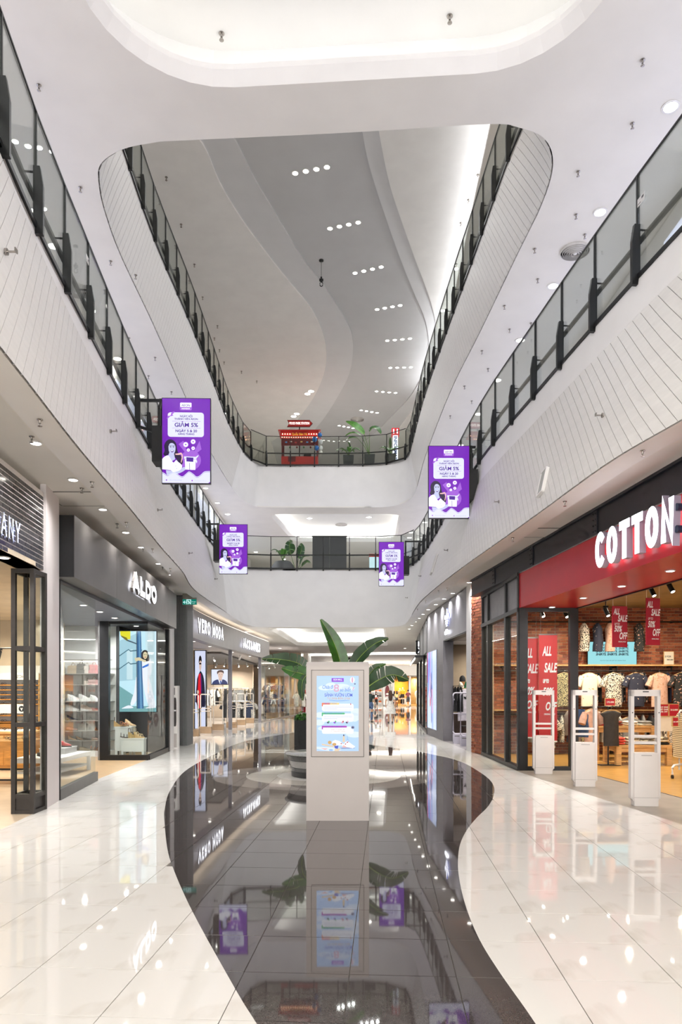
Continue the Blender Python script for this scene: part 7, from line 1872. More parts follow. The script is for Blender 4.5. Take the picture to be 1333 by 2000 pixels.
# ------------------------------------------------------------------ people and mannequins
SKIN = mat('skin', (206, 160, 132), .55, noise=(6, .04))
def figure(name, label, cat, loc, rz, hgt, bodym, pose=None, group=None, female=True):
    """a standing figure facing -y: one skinned body; clothes are added as children"""
    t = thing(name, label, cat, loc, rz, group); s = hgt / 1.70; t.scale = (s, s, s)
    P = dict(elbow_l=(.24, .03, 1.14), wrist_l=(.26, -.04, .92), elbow_r=(-.24, .03, 1.14), wrist_r=(-.26, -.04, .92), knee_l=(.095, -.02, .50), ankle_l=(.095, .02, .08), knee_r=(-.095, -.02, .50), ankle_r=(-.095, .02, .08))
    P.update(pose or {})
    V = []; R = []; E = []
    def v(p, r, par=None):
        V.append(tuple(p)); R.append(r if isinstance(r, tuple) else (r, r))
        if par is not None: E.append((par, len(V) - 1))
        return len(V) - 1
    sw = .165 if female else .19
    pel = v((0, 0, .94), (.145, .105)); wa = v((0, 0, 1.10), (.115 if female else .135, .085), pel); ch = v((0, .005, 1.28), (.145, .1), wa); nb = v((0, .012, 1.42), (.07, .06), ch)
    nk = v((0, .005, 1.485), .048, nb); hd = v((0, -.008, 1.56), (.07, .085), nk); h2 = v((0, -.002, 1.63), (.074, .09), hd); v((0, .006, 1.69), (.04, .05), h2)
    for sd, k in ((1, 'l'), (-1, 'r')):
        sh = v((sd * sw, .01, 1.385), .052, ch); el = v(P['elbow_' + k], .038, sh); wr = v(P['wrist_' + k], .026, el)
        d = (Vector(P['wrist_' + k]) - Vector(P['elbow_' + k])).normalized()
        w_ = Vector(P['wrist_' + k]); pm = v(w_ + d * .06, (.038, .02), wr)
        for i in range(4): 
            o_ = Vector((0, (i - 1.5) * .019, 0)); f1 = v(w_ + d * .10 + o_, .010, pm); v(w_ + d * (.165 - abs(i - 1.2) * .012) + o_ + Vector((0, -.01, 0)), .008, f1)
        v(w_ + d * .075 + Vector((-sd * .02, -.045, 0)), .011, pm)
        hp = v((sd * .085, 0, .86), (.088, .092), pel); kn = v(P['knee_' + k], .054, hp); an = v(P['ankle_' + k], .036, kn)
        a_ = Vector(P['ankle_' + k]); v(a_ + Vector((0, -.15, -.05)), (.036, .026), an)
    me = bpy.data.meshes.new('body'); me.from_pydata(V, E, [])
    o = link('body', me, t); me.materials.append(bodym)
    md = o.modifiers.new('skin', 'SKIN'); md.use_smooth_shade = True
    for i, sv in enumerate(me.skin_vertices[0].data): sv.radius = R[i]; sv.use_root = (i == 0)
    ms = o.modifiers.new('sub', 'SUBSURF'); ms.levels = 1; ms.render_levels = 1
    t['_p'] = 0; del t['_p']
    return t, P, sw
def ring(cx, cy, z, rx, ry, n=16, wob=0, ph=0): return [(cx + rx * math.cos(2 * PI * i / n) * (1 + wob * math.sin(6 * PI * 2 * i / n / 2 + ph)), cy + ry * math.sin(2 * PI * i / n) * (1 + wob * math.sin(6 * PI * 2 * i / n / 2 + ph)), z) for i in range(n)]
def wear_top(t, P, sw, m, zlo=.9, sleeve=.5, wlo=.16):
    b = MB(); b.loft([ring(0, 0, zlo, wlo, .125), ring(0, 0, 1.1, .135, .105), ring(0, .005, 1.28, .165, .12), ring(0, .01, 1.37, sw + .01, .1), ring(0, .012, 1.42, sw * .75, .08), ring(0, .012, 1.455, .07, .065)], True, False); b.build('top', m, t, smooth=60)
    for sd, k in ((1, 'l'), (-1, 'r')):
        a = Vector((sd * (sw - .02), .01, 1.385)); e = Vector(P['elbow_' + k]); w_ = Vector(P['wrist_' + k])
        pth = [a, a.lerp(e, .5), a.lerp(e, sleeve / .5)] if sleeve <= .5 else [a, a.lerp(e, .5), e, e.lerp(w_, (sleeve - .5) / .5)]
        b = MB(); b.tube(pth, .06, 10, radii=[.068, .06, .055, .045][:len(pth)]); b.build('sleeve', m, t, smooth=60)
def wear_trousers(t, P, m, zlo=.1):
    b = MB(); b.loft([ring(0, 0, .80, .17, .125), ring(0, 0, .94, .17, .125), ring(0, 0, 1.04, .14, .108)], True, True); b.build('waist', m, t, smooth=60)
    for sd, k in ((1, 'l'), (-1, 'r')):
        h = Vector((sd * .085, 0, .88)); kn = Vector(P['knee_' + k]); an = Vector(P['ankle_' + k]); f_ = max(0, min(1, (an.z + .02 - zlo) / (kn.z - .1) * -1))
        pth = [h, h.lerp(kn, .5), kn, kn.lerp(an, .97)] if zlo < .4 else [h, h.lerp(kn, .5), h.lerp(kn, 1.02)]
        b = MB(); b.tube(pth, .08, 12, radii=[.1, .085, .068, .056][:len(pth)]); b.build('trouser_leg', m, t, smooth=60)
def wear_shoes(t, P, m):
    for k in 'lr':
        a = Vector(P['ankle_' + k]); b = MB(); b.loft([[(a.x + x, a.y + y, a.z - .08 + z) for x, y in ((-.04, .06), (.04, .06), (.045, -.12), (.02, -.2), (-.02, -.2), (-.045, -.12))] for z in (.0, .035, .06)]); b.build('shoe', m, t, smooth=40)
def hair(t, m, long=0.0, bun=False):
    b = MB(); b.ball((0, .018, 1.625), .098, 14, 8, (1, 1.08, 1.05)); o = b.build('hair', m, t, smooth=60)
    if long:
        b = MB(); b.loft([ring(0, .05, 1.66, .085, .06), ring(0, .075, 1.55, .105, .055), ring(0, .09, 1.55 - long * .5, .115, .05, wob=.06), ring(0, .09, 1.55 - long, .08, .035, wob=.1), ring(0, .085, 1.5 - long, .03, .02)]); b.build('long_hair', m, o, smooth=60)
    return o
def face(t):
    for x in (-.03, .03):
        b = MB(); b.ball((x, -.083, 1.605), .011, 8, 5); b.build('eye', BLACK, t)
    b = MB(); b.loft([[(-.012, -.085, 1.57), (.012, -.085, 1.57), (0, -.105, 1.572)], [(-.006, -.088, 1.605), (.006, -.088, 1.605), (0, -.092, 1.607)]]); b.build('nose', SKIN, t)
    b = MB(); b.box(-.022, .022, -.088, -.08, 1.543, 1.55); b.build('mouth', mat('lip', (150, 80, 76), .5, noise=(5, .05)), t)
    for s in (-1, 1):
        b = MB(); b.ball((s * .074, 0, 1.595), .02, 8, 5, (.4, 1, 1.4)); b.build('ear', SKIN, t)
HB = mat('brown_hair', (70, 46, 34), .5, noise=(30, .2)); HK = mat('black_hair', (24, 20, 20), .5, noise=(30, .15))
WDRESS = garment_mat('cloth_white_dress', (240, 236, 234)); DKT = garment_mat('cloth_dark_green', (40, 58, 56)); JEAN = garment_mat('cloth_denim', (76, 96, 132)); MAROON = garment_mat('cloth_maroon', (92, 34, 40)); TANM = garment_mat('cloth_tan', (190, 160, 110)); YEL = garment_mat('cloth_yellow', (226, 180, 40))
# woman in white, seen from behind
t, P, sw = figure('person', 'woman in a short sleeved white dress with long brown hair, walking away', 'person', onZ(763, 1412, 0), PI, 1.62, SKIN, dict(elbow_l=(.25, .06, 1.14), wrist_l=(.24, -.02, .92), elbow_r=(-.25, .02, 1.15), wrist_r=(-.27, -.06, .94), ankle_r=(-.1, .06, .09)))
b = MB(); b.loft([ring(0, 0, .48, .30, .24, 24, .05), ring(0, 0, .62, .27, .21, 24, .04), ring(0, 0, .95, .185, .14, 24), ring(0, 0, 1.08, .135, .105, 24), ring(0, .005, 1.28, .165, .12, 24), ring(0, .01, 1.37, sw + .01, .1, 24), ring(0, .012, 1.42, sw * .75, .08, 24), ring(0, .012, 1.455, .07, .065, 24)], True, False); b.build('dress', WDRESS, t, smooth=60)
for sd, k in ((1, 'l'), (-1, 'r')):
    a = Vector((sd * (sw - .02), .01, 1.385)); e = Vector(P['elbow_' + k]); b = MB(); b.tube([a, a.lerp(e, .3), a.lerp(e, .62)], .07, 10, radii=[.072, .075, .08]); b.build('sleeve', WDRESS, t, smooth=60)
hair(t, HB, .36); face(t); wear_shoes(t, P, mat('dark_shoe', (44, 36, 34), .5, noise=(8, .1)))
SHOEM = _mats['dark_shoe']
t, P, sw = figure('person', 'man in a dark green tee and blue jeans, half hidden by the kiosk', 'person', onZ(723, 1410, 0), PI - .3, 1.72, SKIN, dict(wrist_l=(.2, -.12, .98), knee_l=(.1, -.06, .5)), None, False)
wear_top(t, P, sw, DKT, .86, .4); wear_trousers(t, P, JEAN); hair(t, HK); face(t); wear_shoes(t, P, SHOEM)
b = MB(); b.box(.12, .26, .05, .16, .9, 1.06); b.build('waist_bag', BLACK, t)
t, P, sw = figure('person', 'woman with a face mask and orange bag, dressed in black, walking closer', 'person', onZ(735, 1386, 0), 0, 1.58, SKIN, dict(knee_l=(.09, -.1, .5), ankle_l=(.09, -.06, .08), ankle_r=(-.09, .14, .1), wrist_r=(-.16, -.16, 1.05), wrist_l=(.17, -.16, 1.08)))
wear_top(t, P, sw, GCOL[4], .84, .95); wear_trousers(t, P, GCOL[4]); hair(t, HK, .25); face(t); wear_shoes(t, P, SHOEM)
b = MB(); b.ball((0, -.07, 1.555), .05, 10, 6, (1.1, .5, .8)); b.build('face_mask', SHOPW, t, smooth=60); b = MB(); b.box(-.14, .12, -.24, -.14, .98, 1.14); b.build('bag', mat('orange_bag', (190, 80, 50), .5, noise=(5, .05)), t); b = MB(); b.box(-.1, .06, -.2, -.12, 1.14, 1.36); b.build('shirt_front', SHOPW, t)
t, P, sw = figure('person', 'dark haired person in black trousers beside the orange shop, second from its left edge', 'person', onZ(775, 1380.5, 0), PI + .4, 1.62, SKIN)
wear_top(t, P, sw, TANM, .9, .4); wear_trousers(t, P, GCOL[4]); hair(t, HK, .2); face(t); wear_shoes(t, P, SHOEM)
t, P, sw = figure('person', 'person in black standing at the left edge of the orange shop', 'person', onZ(771, 1379.5, 0), PI - .2, 1.6, SKIN)
wear_top(t, P, sw, GCOL[4], .9, .4); wear_trousers(t, P, GCOL[4]); hair(t, HK, .1); face(t); wear_shoes(t, P, SHOEM)
t, P, sw = figure('person', 'man in a maroon tee and dark shorts facing the orange shop', 'person', onZ(797.5, 1381, 0), PI + .2, 1.74, SKIN, None, None, False)
wear_top(t, P, sw, MAROON, .84, .45); wear_trousers(t, P, GCOL[4], .5); hair(t, HK); face(t); wear_shoes(t, P, SHOEM)
t, P, sw = figure('person', 'person in a navy top among the rails of the left clothing shop', 'person', (-5.75, 43.9, 0), .8, 1.62, SKIN, dict(wrist_l=(.2, -.2, 1.0)))
wear_top(t, P, sw, GCOL[2], .86, .9); wear_trousers(t, P, TANM); hair(t, HK); face(t); wear_shoes(t, P, SHOEM)
MANN = mat('white_mannequin', (232, 224, 210), .4, noise=(3, .02))
def mannequin(label, loc, rz, top, bottom, hgt=1.8, long=1.0):
    t, P, sw = figure('mannequin', label, 'mannequin', loc, rz, hgt, MANN, dict(wrist_l=(.22, -.1, .95)), None)
    wear_top(t, P, sw, top, .82, .9 if long else .4); wear_trousers(t, P, bottom); 
    b = MB(); b.lathe([(.2, -.02), (.2, .0), (.01, .005)], 20); b.build('stand', STEEL, t)
    return t
FY = 78.0
mannequin('white headed mannequin in a tan coat, left one in the orange shop window', (onY(781.5, 1370, FY + 1).x, FY + 1.0, .14), .2, TANM, GCOL[4])
mannequin('white headed mannequin in a bright yellow jacket in the orange shop window', (onY(787, 1370, FY + .8).x, FY + .8, .14), -.2, YEL, GCOL[4], 1.9)
mannequin('white mannequin in pale clothes before the beige curtain at the far end', (onY(816, 1370, FY + .6).x, FY + .6, .14), .3, GCOL[5], GCOL[0])
# green shirted mannequin in the grey shop
t, P, sw = figure('mannequin', 'mannequin in a green jersey and white cap inside the grey shop', 'mannequin', (4.38, 23.9, .45), .3, 1.78, SKT, None, None, False)
GRN = garment_mat('cloth_green', (36, 132, 84)); wear_top(t, P, sw, GRN, .8, .45); wear_trousers(t, P, GCOL[4])
b = MB(); b.box(-.14, .15, -.135, -.12, 1.16, 1.26); b.build('jersey_patch', mat('jersey_yellow', (230, 214, 110), .6, noise=(5, .05)), t); b = MB(); b.poly([(x, -.136, 1.32 + z) for x, z in ((-.07, 0), (.07, 0), (0, .1))]); b.build('jersey_mark', SHOPW, t)
b = MB(); b.lathe([(.098, 1.60), (.1, 1.66), (.07, 1.72), (.01, 1.735)], 16); b.box(-.07, .07, -.2, -.06, 1.605, 1.62); b.build('cap', SHOPW, t, smooth=40)
pb_ = thing('display_podium', 'dark podium under the green jersey mannequin', 'podium', (4.38, 23.9, 0)); part_box(pb_, 'body', mat('podium_brown', (92, 70, 62), .5, noise=(3, .06)), -.35, .35, -.3, .3, 0, .42); part_box(pb_, 'top', DGREY, -.36, .36, -.31, .31, .42, .45)

# ------------------------------------------------------------------ far end of the ground floor
def X_(px, Y=FY): return (px - CX) * Y / F
w_ = MB(); w_.hexa([(-2.45, 53.0), (-1.2, 62), (-1.0, 77.8), (-1.3, 77.8), (-1.5, 62), (-2.8, 53.0)], 0, 4.42); struct('wall_far_left', w_, SHOPW)
w_ = MB(); w_.box(X_(700), X_(750), FY + 1.6, FY + 1.8, 0, 4.4); struct('wall_far_shelves', w_, SHOPW)
fs = thing('shopfront_header', 'long white header over the far shops', 'shopfront', (0, FY, 3.25)); part_box(fs, 'panel', SHOPW, -.9, 13, 0, .3, 0, 1.15); part_box(fs, 'edge', STEEL, -.9, 13, -.02, 0, 0, .05)
for (a, b_, lab, cat) in ((749.5, 771, 'wide white pier with an oval maroon sign at the far end', 'pier'), (800.5, 803, 'slim white pier at the right of the orange shop', 'pier'), (817, 822, 'slim white pier right of the beige curtain', 'pier')):
    t = thing('white_pier', lab, cat, ((X_(a) + X_(b_)) / 2, FY, 0)); hw = (X_(b_) - X_(a)) / 2; part_box(t, 'shaft', SHOPW, -hw, hw, 0, .5, .1, 3.25); part_box(t, 'base', STEEL, -hw, hw, -.02, .5, 0, .1)
ov = thing('oval_sign', 'maroon oval sign with a pale figure and yellow mark on the far white pier', 'sign', (X_(757), FY - .06, H + (HY - 1352) * FY / F))
OVM = mat('oval_maroon', (112, 44, 52), .4, noise=(3, .03)); b = MB(); b.loft([[(.24 * math.cos(a), y, .74 * math.sin(a)) for a in [2 * PI * i / 28 for i in range(28)]] for y in (-.03, .05)]); b.build('plate', OVM, ov, smooth=40)
b = MB(); b.poly([(.16 * math.cos(2 * PI * i / 14), -.034, -.2 + .12 * math.sin(2 * PI * i / 14)) for i in range(14)]); b.build('emblem', SHOPW, ov); b = MB(); b.poly([(.05, -.034, 0), (.14, -.034, .05), (.1, -.034, .2)]); b.build('emblem', YEL, ov)
for i in range(2):
    g = MB(); g.box(X_(763 + i * 3) - .02, X_(763 + i * 3) + .02, FY - .02, FY, 1.2 + .2 * i, 2.6 - i * .5); o = g.build('vertical_lettering', INKD); tag(o, ['thin vertical dark lettering strip on the far white pier, left', 'thin vertical dark lettering strip on the far white pier, right'][i], 'lettering')
OR = mat('orange_wall', (226, 150, 20), .6, noise=(2, .04)); w_ = MB(); w_.box(X_(770), X_(802), FY + 2.4, FY + 2.5, 0, 3.3); w_.box(X_(770), X_(771.5), FY + .5, FY + 2.5, 0, 3.3); struct('wall_orange_shop', w_, OR)
w_ = MB(); w_.box(X_(770), X_(830), FY + .0, FY + 2.5, 0, .14); struct('floor_far_window', w_, mat('orange_plinth', (206, 160, 90), .4, noise=(3, .05)))
pd = thing('display_podium', 'white cube podium in the orange shop window', 'podium', (X_(792), FY + .9, .14)); part_box(pd, 'body', SHOPW, -.3, .3, 0, .5, 0, .62); part_box(pd, 'top', SHOPW, -.31, .31, -.01, .51, .62, .66)
cu = thing('curtain', 'pleated beige curtain in the far shop window', 'curtain', (X_(810), FY + 1.6, .14))
b = MB(); pts = [(-.42 + .84 * i / 60, .06 * math.sin(i * 1.1)) for i in range(61)]; b.loft([[(x * (1 if z > .5 else 1.03), y, z) for x, y in pts] for z in (0, 1.4, 3.05)], False, False); b.build('cloth', mat('curtain_beige', (206, 176, 120), .8, noise=(4, .06)), cu, smooth=60); part_box(cu, 'rail', STEEL, -.45, .45, -.03, .03, 3.05, 3.1)
for i, (x, w__) in enumerate(((X_(721), 1.6), (X_(734), .9), (X_(744), .5))): pass
ws = thing('shelving_unit', 'white goods shelving at the far end seen past the kiosk', 'shelving', (X_(735), FY + 1.2, 0))
for z in (.3, .9, 1.5, 2.1, 2.7): part_box(ws, 'shelf', SHOPW, -1.0, .75, 0, .35, z, z + .05)
for x in (-1.0, -.15, .72): part_box(ws, 'upright', SHOPW, x, x + .04, .0, .35, 0, 2.9)
cols_ = [(176, 92, 44), (196, 140, 100), (214, 206, 196), (70, 66, 66), (150, 120, 90), (190, 110, 90)]
n_ = 0
for zi, z in enumerate((2.15, 1.55, .95, .35)):
    for i in range(4):
        handbag(cols_[(zi * 3 + i) % 6], .3, .22, '%s bag from the left on the %s far white shelf' % (_ords[i], ['top', 'second', 'third', 'lowest'][zi]), (X_(735) - .75 + i * .42, FY + 1.35, z))['group'] = 'bags on the far shelves'
for x, y in ((3.5, FY + .6), (6.5, FY + 1.0), (8.2, FY + 1.0), (3.0, 66), (6, 60), (2.5, 56)): fill_lamp((x, y, 3.9 if y < 78 else 3.15), 380 if y < 78 else 110, col=(1, .95, .88), size=.6)  # bare lamps added to brighten the far shops and hall
g = MB(); g.loft([[(1.5, 70.2, 4.33), (10.5, 70.2, 4.33), (10.5, 69.9, 4.33), (1.5, 69.9, 4.33)], [(1.5, 70.2, 4.41), (10.5, 70.2, 4.41), (10.5, 69.9, 4.41), (1.5, 69.9, 4.41)]]); tag(g.build('light_strip', mat('far_led', (255, 250, 242), .4, em=6, noise=(2, 0))), 'bright linear light across the far hall ceiling', 'light strip')
# curved ceiling rafts in the far hall
for i, (x, y, rx, ry) in enumerate(((4.0, 57, 4.2, 5.0), (-1.5, 60, 3.0, 6.0))):
    b = MB(); b.lathe([(1.0, -.0), (1.0, -.16), (.96, -.18), (.01, -.18)], 48, (0, 0, 0), rx, ry); o = b.build('ceiling_raft', WHITE, None, smooth=40); o.location = (x, y, Z1C); 
    b = MB(); b.lathe([(1.0, -.05), (1.0, -.01), (.985, -.01), (.985, -.05)], 48, (0, 0, 0), rx + .12, ry + .12, caps=False); q = b.build('light_strip', mat('raft_led', (255, 252, 246), .4, em=10, noise=(2, 0)), o)
    tag(o, ['round white lowered ceiling raft over the far hall at right', 'round white lowered ceiling raft over the far hall at left'][i], 'ceiling raft')

# ------------------------------------------------------------------ top floor: ticket cart, signs, plants
CRED = mat('cart_red', (186, 34, 30), .4, noise=(3, .05)); CDK = mat('cart_dark_red', (104, 20, 26), .5, noise=(3, .06)); BULB = mat('cart_bulb', (255, 214, 170), .4, em=5, noise=(2, 0)); GOLD = mat('cart_gold', (206, 150, 50), .4, em=.6, noise=(2, .02))
CY = 37.6; cx0, cx1 = onY(548, 0, CY).x, onY(623, 0, CY).x; CW = cx1 - cx0
Zf = Z3T + .04
ca = thing('ticket_cart', 'red wooden ticket cart with lit bulbs and a canopy behind the top balustrade', 'kiosk', ((cx0 + cx1) / 2, CY, Zf))
part_box(ca, 'counter', CRED, -CW / 2 + .05, CW / 2 - .05, 0, 1.0, .1, .98); part_box(ca, 'counter_gap', CDK, -CW / 2 + .4, -CW / 2 + .8, -.01, .0, .7, .98)
part_box(ca, 'base', CDK, -CW / 2, CW / 2, -.02, 1.02, 0, .1)
for x in (-CW / 2 + .06, CW / 2 - .12):
    for y in (.02, .9): part_box(ca, 'post', CDK, x, x + .07, y, y + .07, .98, 2.1)
b = MB(); b.loft([[(-CW / 2 - .1, -.15, 2.28), (CW / 2 + .1, -.15, 2.28), (CW / 2 + .1, 1.15, 2.28), (-CW / 2 - .1, 1.15, 2.28)], [(-CW / 2 - .1, -.15, 2.33), (CW / 2 + .1, -.15, 2.33), (CW / 2 + .1, 1.15, 2.33), (-CW / 2 - .1, 1.15, 2.33)]]); b.build('roof', CRED, ca)
part_box(ca, 'fascia', CRED, -CW / 2, CW / 2, -.06, -.02, 1.92, 2.28); part_box(ca, 'valance', CDK, -CW / 2 + .05, CW / 2 - .05, 0, .04, 1.55, 1.9)
b = MB()
for i in range(16): b.ball((-CW / 2 + .1 + i * (CW - .2) / 15, -.08, 1.97), .032, 8, 5)
for i in range(4):
    for s in (-1, 1): b.ball((s * (CW / 2 - .12 - i * .13), -.08, 2.12), .028, 8, 5)
b.build('bulbs', BULB, ca)
link('text_line', text_me('Quầy Bán Vé', .16, GOLD, .004, .003, width=.8), ca, loc=(0, -.066, 2.07))
for i, (x, z, c) in enumerate([(-.7, 1.72, (80, 150, 210)), (-.45, 1.75, (210, 200, 190)), (-.2, 1.7, (200, 60, 60)), (.1, 1.74, (226, 190, 120)), (.4, 1.72, (90, 160, 220)), (.65, 1.74, (220, 210, 200))]):
    b = MB(); b.ball((x, -.01, z), .05, 8, 5, (1.3, .3, .8)); b.build('ornament', mat('ornament_%d' % i, c, .5, noise=(3, .05)), ca)
for i in range(4):
    b = MB(); b.ball((-.5 + i * .36, .02, 1.46), .05, 8, 5, (1, .5, 1.2)); b.build('pendant', CDK if i % 2 else mat('cart_green', (50, 90, 50), .6, noise=(4, .1)), ca)
part_box(ca, 'ticket_screen', BLACK, .2, .6, .3, .34, 1.0, 1.25)
fp = thing('arrow_sign', 'red arrow sign reading FOOD PARK STATION on a post above the cart', 'sign', (onY(586, 826, CY + .5).x, CY + .5, H + (HY - 833) * (CY + .5) / F))
b = MB(); pts = [(-.66, 0), (.5, 0), (.66, .17), (.5, .34), (-.66, .34), (-.56, .17)]; b.loft([[(x, y, z) for x, z in pts] for y in (0, .06)]); b.build('panel', CRED, fp); b = MB(); b.loft([[(x * 1.03, y, (z - .17) * 1.1 + .17) for x, z in pts] for y in (.02, .07)]); b.build('edge', BLACK, fp)
link('text_line', text_me('FOOD PARK STATION', .18, mat('sign_white_lit', (250, 246, 240), .4, em=1.0, noise=(2, .0)), .003, .006, width=1.06), fp, loc=(-.02, -.006, .11))
zp = fp.location.z - Zf; g = MB(); g.tube([(-.02, .05, -zp), (-.02, .05, 0)], .03, 8); g.build('post', BLACK, fp)
for i, (px, py, c, r_, lab) in enumerate([(625, 850, (40, 120, 200), .12, 'upper blue balloon at the corner of the ticket cart'), (615, 858, (46, 130, 210), .13, 'lower blue balloon at the corner of the ticket cart'), (619, 875, (36, 110, 190), .12, 'lowest blue balloon beside the ticket cart'), (627, 863, (230, 232, 236), .11, 'upper white balloon beside the ticket cart'), (627, 875, (226, 228, 230), .11, 'lower white balloon beside the ticket cart'), (627, 884, (232, 230, 226), .1, 'lowest white balloon beside the ticket cart')]):
    p = onY(px, py, CY - .35 + .0 * i); o = thing('balloon', lab, 'balloon', p, 0, 'balloons on the ticket cart'); b = MB(); b.ball((0, 0, 0), r_, 14, 10, (1, 1, 1.12)); b.build('skin', mat('balloon_%d' % i, c, .25, noise=(2, .03)), o, smooth=60); b = MB(); b.lathe([(.004, -r_ * 1.1), (.018, -r_ * 1.2), (.004, -r_ * 1.22)], 8); b.build('knot', _mats['balloon_%d' % i], o); b = MB(); b.tube([(0, 0, -r_ * 1.2), (.02, .2, -r_ * 1.4 - .1)], .003, 4); b.build('string', SHOPW, o)
PLF = mat('bright_leaf', (74, 134, 46), .4, noise=(5, .2)); DKL = mat('deep_leaf', (46, 90, 40), .4, noise=(5, .2))
def pot_plant(label, px, Y, Zf, w, h, leaves, name='potted_plant', lm=None, round_=False):
    x = onY(px, 0, Y).x; t = thing(name, label, 'plant', (x, Y, Zf)); b = MB()
    if round_: b.lathe([(w * .5, 0), (w * .9, h * .25), (w, h * .5), (w * .85, h * .8), (w * .6, h), (w * .5, h), (w * .5, h * .9), (.01, h * .9)], 28)
    else: b.loft([[(sx_ * w * k, sy_ * w * k, z) for sx_, sy_ in ((-1, -1), (1, -1), (1, 1), (-1, 1))] for k, z in ((.8, 0), (1, h), (.88, h), (.85, h - .06))])
    b.build('planter', POT if not round_ else mat('grey_round_pot', (70, 70, 74), .5, noise=(4, .06)), t, smooth=30 if round_ else False)
    b = MB(); b.lathe([(w * .8 if not round_ else w * .5, h - .05), (.01, h - .02)], 16); b.build('soil', SOIL, t)
    for i, (pth, wd, up, tn) in enumerate(leaves):
        P_ = [Vector((q[0], q[1], q[2])) for q in pth]
        leaf(t, P_, wd, up, lm or (PLF if i % 2 == 0 else DKL), tn, 30 + i, .25, stalk=[Vector((0, 0, h - .05)), Vector((P_[0].x * .4, P_[0].y * .4, (h + P_[0].z) / 2)), P_[0]], stalk_r=.015)
    return t
PY = 37.4; sc = PY / F
def lf_px(pts, cx_, Y, dz, bend=0): return [((px - cx_) * Y / F, b_, H + (HY - py) * Y / F - dz) for px, py, b_ in pts]
pot_plant('tall banana plant in a black pot between two low plants on the top floor', 722, PY, Zf, .28, .95, [
    (lf_px([(712, 848, 0), (700, 838, -.1), (688, 830, -.1), (676, 823, 0)], 722, PY, Zf), .26, (.4, -1, .6), 0), (lf_px([(722, 844, 0), (728, 838, -.1), (737, 840, -.2), (744, 850, -.2)], 722, PY, Zf), .22, (0, -.8, 1), 2),
    (lf_px([(706, 850, .1), (694, 846, 0), (684, 847, 0), (675, 852, 0)], 722, PY, Zf), .16, (0, -.7, 1), 3), (lf_px([(700, 858, -.1), (690, 857, -.2), (682, 859, -.2), (676, 862, -.1)], 722, PY, Zf), .15, (0, -.8, 1), 3)], 'banana_plant')
pot_plant('low broad leaved plant in a black pot left of the tall banana plant', 681, PY, Zf, .28, .9, [([(sx_ * .1, sy_ * .1, 1.15), (sx_ * .35, sy_ * .25, 1.3), (sx_ * .6, sy_ * .4, 1.2)], .14, (0, -.3, 1), 0) for sx_, sy_ in ((1, -.4), (-1, -.3), (.5, .6), (-.6, .5), (.2, -1), (1.1, .2), (-1.1, .1))] + [([(.02, 0, 1.2), (.04, -.1, 1.45), (-.05, -.2, 1.6)], .13, (1, -.6, .2), 0)])
pot_plant('low broad leaved plant in a black pot beside the information pillar', 763, PY, Zf, .28, .98, [([(sx_ * .1, sy_ * .1, 1.2), (sx_ * .3, sy_ * .25, 1.38), (sx_ * .5, sy_ * .4, 1.3)], .13, (0, -.3, 1), 0) for sx_, sy_ in ((1, -.4), (-1, -.3), (.5, .6), (-.6, .5), (-1.2, .1))] + [([(-.02, 0, 1.3), (-.05, -.1, 1.6), (-.02, -.15, 1.85)], .15, (1, -.8, .2), 0)])
IY = 37.8; ip = thing('information_pillar', 'white lit information pillar with a red cube on top', 'sign', (onY(773, 0, IY).x, IY, Zf)); LIT = mat('pillar_lit', (236, 240, 255), .4, em=1.0, noise=(2, .0))
part_box(ip, 'shaft', LIT, -.13, .13, 0, .26, .05, 2.16); part_box(ip, 'base', STEEL, -.2, .2, -.07, .33, 0, .05); part_box(ip, 'cube', mat('cube_red', (206, 24, 36), .4, em=.3, noise=(3, .02)), -.2, .2, -.07, .33, 2.16, 2.52)
part_box(ip, 'cube_mark', LIT, -.13, -.07, -.074, -.07, 2.22, 2.46); part_box(ip, 'cube_mark', LIT, .06, .12, -.074, -.07, 2.22, 2.46)
BLU = mat('info_blue', (40, 60, 140), .5, noise=(3, .02)); link('text_line', text_me('INFORMATION', .24, BLU, .002, .006, width=1.7), ip, loc=(-.085, -.003, 1.25), rot=(0, PI / 2, 0))

# ------------------------------------------------------------------ second floor beyond the bridge
Z2f = Z2T + .02
pot_plant('leafy plant in a round grey pot behind the second floor bridge', 553, 35.0, Z2f, .62, .95, [([(sx_ * .1, sy_ * .1, 1.2), (sx_ * .35, sy_ * .3, 1.5), (sx_ * .6, sy_ * .45, 1.45)], .15, (0, -.3, 1), 0) for sx_, sy_ in ((1, -.4), (-1, -.3), (.5, .6), (-.6, .5), (.2, -1))], round_=True)
pot_plant('split leaved plant in a dark pot beside the round grey pot', 578, 36.0, Z2f, .3, .5, [([(-.25, 0, 1.5), (-.3, -.2, 1.9), (-.2, -.3, 2.15)], .3, (.3, -1, .2), 3), ([(.15, 0, 1.3), (.3, -.2, 1.7), (.3, -.3, 2.0)], .26, (-.3, -1, .2), 3), ([(.3, 0, .9), (.55, -.1, 1.1), (.75, -.1, 1.05)], .18, (0, -.8, 1), 4), ([(.2, .1, 1.0), (.4, -.1, 1.35), (.7, -.1, 1.4)], .14, (0, -.8, 1), 4)], lm=DKL)
dp = thing('partition_screen', 'dark grey partition screen behind the second floor bridge', 'partition', (onY(644, 0, 37).x, 37, Z2f)); DP = mat('charcoal_board', (72, 72, 74), .6, noise=(3, .03))
part_box(dp, 'board', DP, -.88, .0, 0, .1, .02, 2.6); part_box(dp, 'board', DP, .005, .88, 0, .1, .02, 2.6); part_box(dp, 'top_rail', BLACK, -.9, .9, -.02, .12, 2.6, 2.65); part_box(dp, 'foot', BLACK, -.9, .9, -.1, .2, 0, .02)
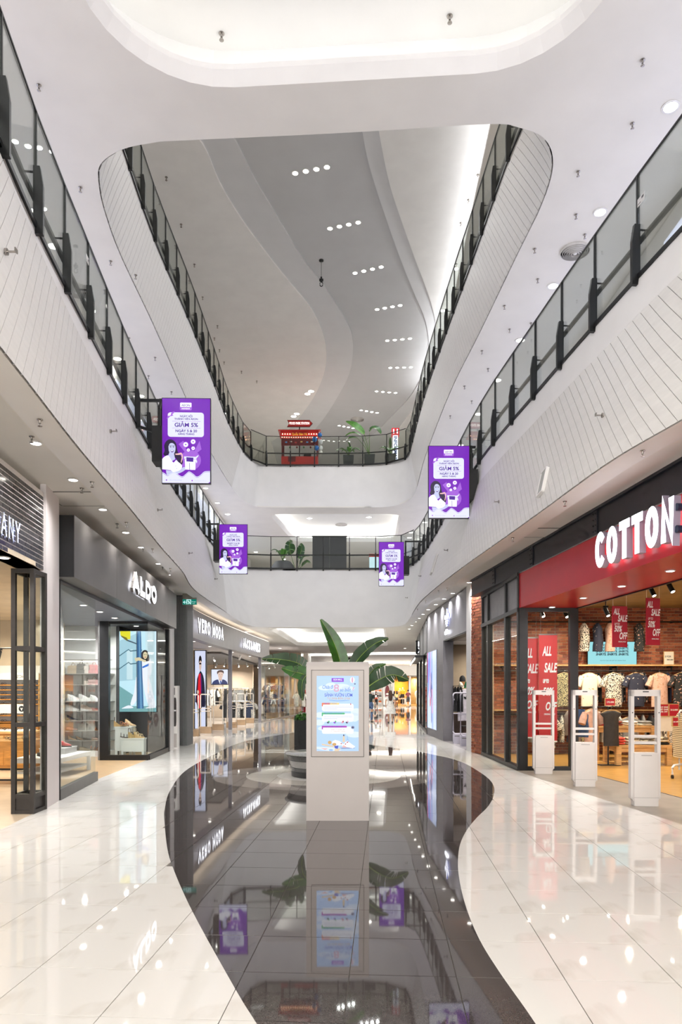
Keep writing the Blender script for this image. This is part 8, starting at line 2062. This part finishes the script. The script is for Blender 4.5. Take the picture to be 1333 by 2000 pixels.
ed = thing('notice_stand', 'pale blue lit notice stand with a red cap behind the bridge at right', 'sign', (onY(733, 0, 38).x, 38, Z2f)); part_box(ed, 'panel', mat('notice_blue', (196, 226, 236), .4, em=.5, noise=(3, .02)), -.3, .3, 0, .1, .5, 1.75); part_box(ed, 'cap', CRED, -.32, .32, -.03, .13, 1.75, 1.9); part_box(ed, 'leg', STEEL, -.28, -.24, .03, .07, 0, .5); part_box(ed, 'leg', STEEL, .24, .28, .03, .07, 0, .5)
railing('balustrade', 'distant glass balustrade behind the dark partition screen', [Vector((1.1, 41.5)), Vector((1.9, 40.5)), Vector((2.6, 38.6)), Vector((3.2, 37.6))], 0, 4.5, 1.1, base=Z2f)
# hoist hook on the top ceiling
hp = onZ(628, 508, ZR); hk = thing('hoist_hook', 'black hook block hanging on a thin cable from the grey top ceiling', 'hook', (hp.x, hp.y, ZR))
dz = lambda py: H + (HY - py) * hp.y / F - ZR
g = MB(); g.lathe([(.09, 0), (.09, -.04), (.03, -.06)], 16); g.build('ceiling_plate', BLACK, hk); g = MB(); g.tube([(0, 0, -.05), (0, 0, dz(541))], .012, 6); g.build('cable', STEEL, hk)
g = MB(); g.tube([(0, 0, dz(541)), (0, 0, dz(546))], .035, 10); g.cbox((0, 0, dz(547)), (.16, .06, .08)); g.ball((0, 0, dz(549.5)), .05, 10, 6); g.build('block', BLACK, hk)
g = MB(); g.tube([(.06 * math.sin(a), 0, dz(555) + .09 * math.cos(a)) for a in [2 * PI * i / 14 for i in range(13)]], .016, 6); g.build('hook', BLACK, hk)
# small notices on the balustrade glass
for px, py, Y, lab in ((1238, 390, 9.3, 'small notice sticker on the right balustrade glass'), (165, 508, 10.6, 'small notice sticker on the left balustrade glass')):
    r_ = min((p for p in T2 if (p.x > 0) == (px > 700)), key=lambda p: abs(p.y - Y)); i = T2.index(r_); d = (T2[i + 1] - T2[i]).normalized()
    p = onY(px, py, r_.y); t = thing('notice_sticker', lab, 'sticker', (r_.x + (-.012 if px > 700 else .012), r_.y, p.z), math.atan2(d.y, d.x))
    part_box(t, 'film', mat('sticker_film', (226, 224, 222), .5, noise=(3, .02)), -.09, .09, -.002, .002, -.05, .05); part_box(t, 'print', DGREY, -.07, .0, -.003, .003, -.03, -.02); part_box(t, 'print', DGREY, .02, .07, -.003, .003, 0, .03)
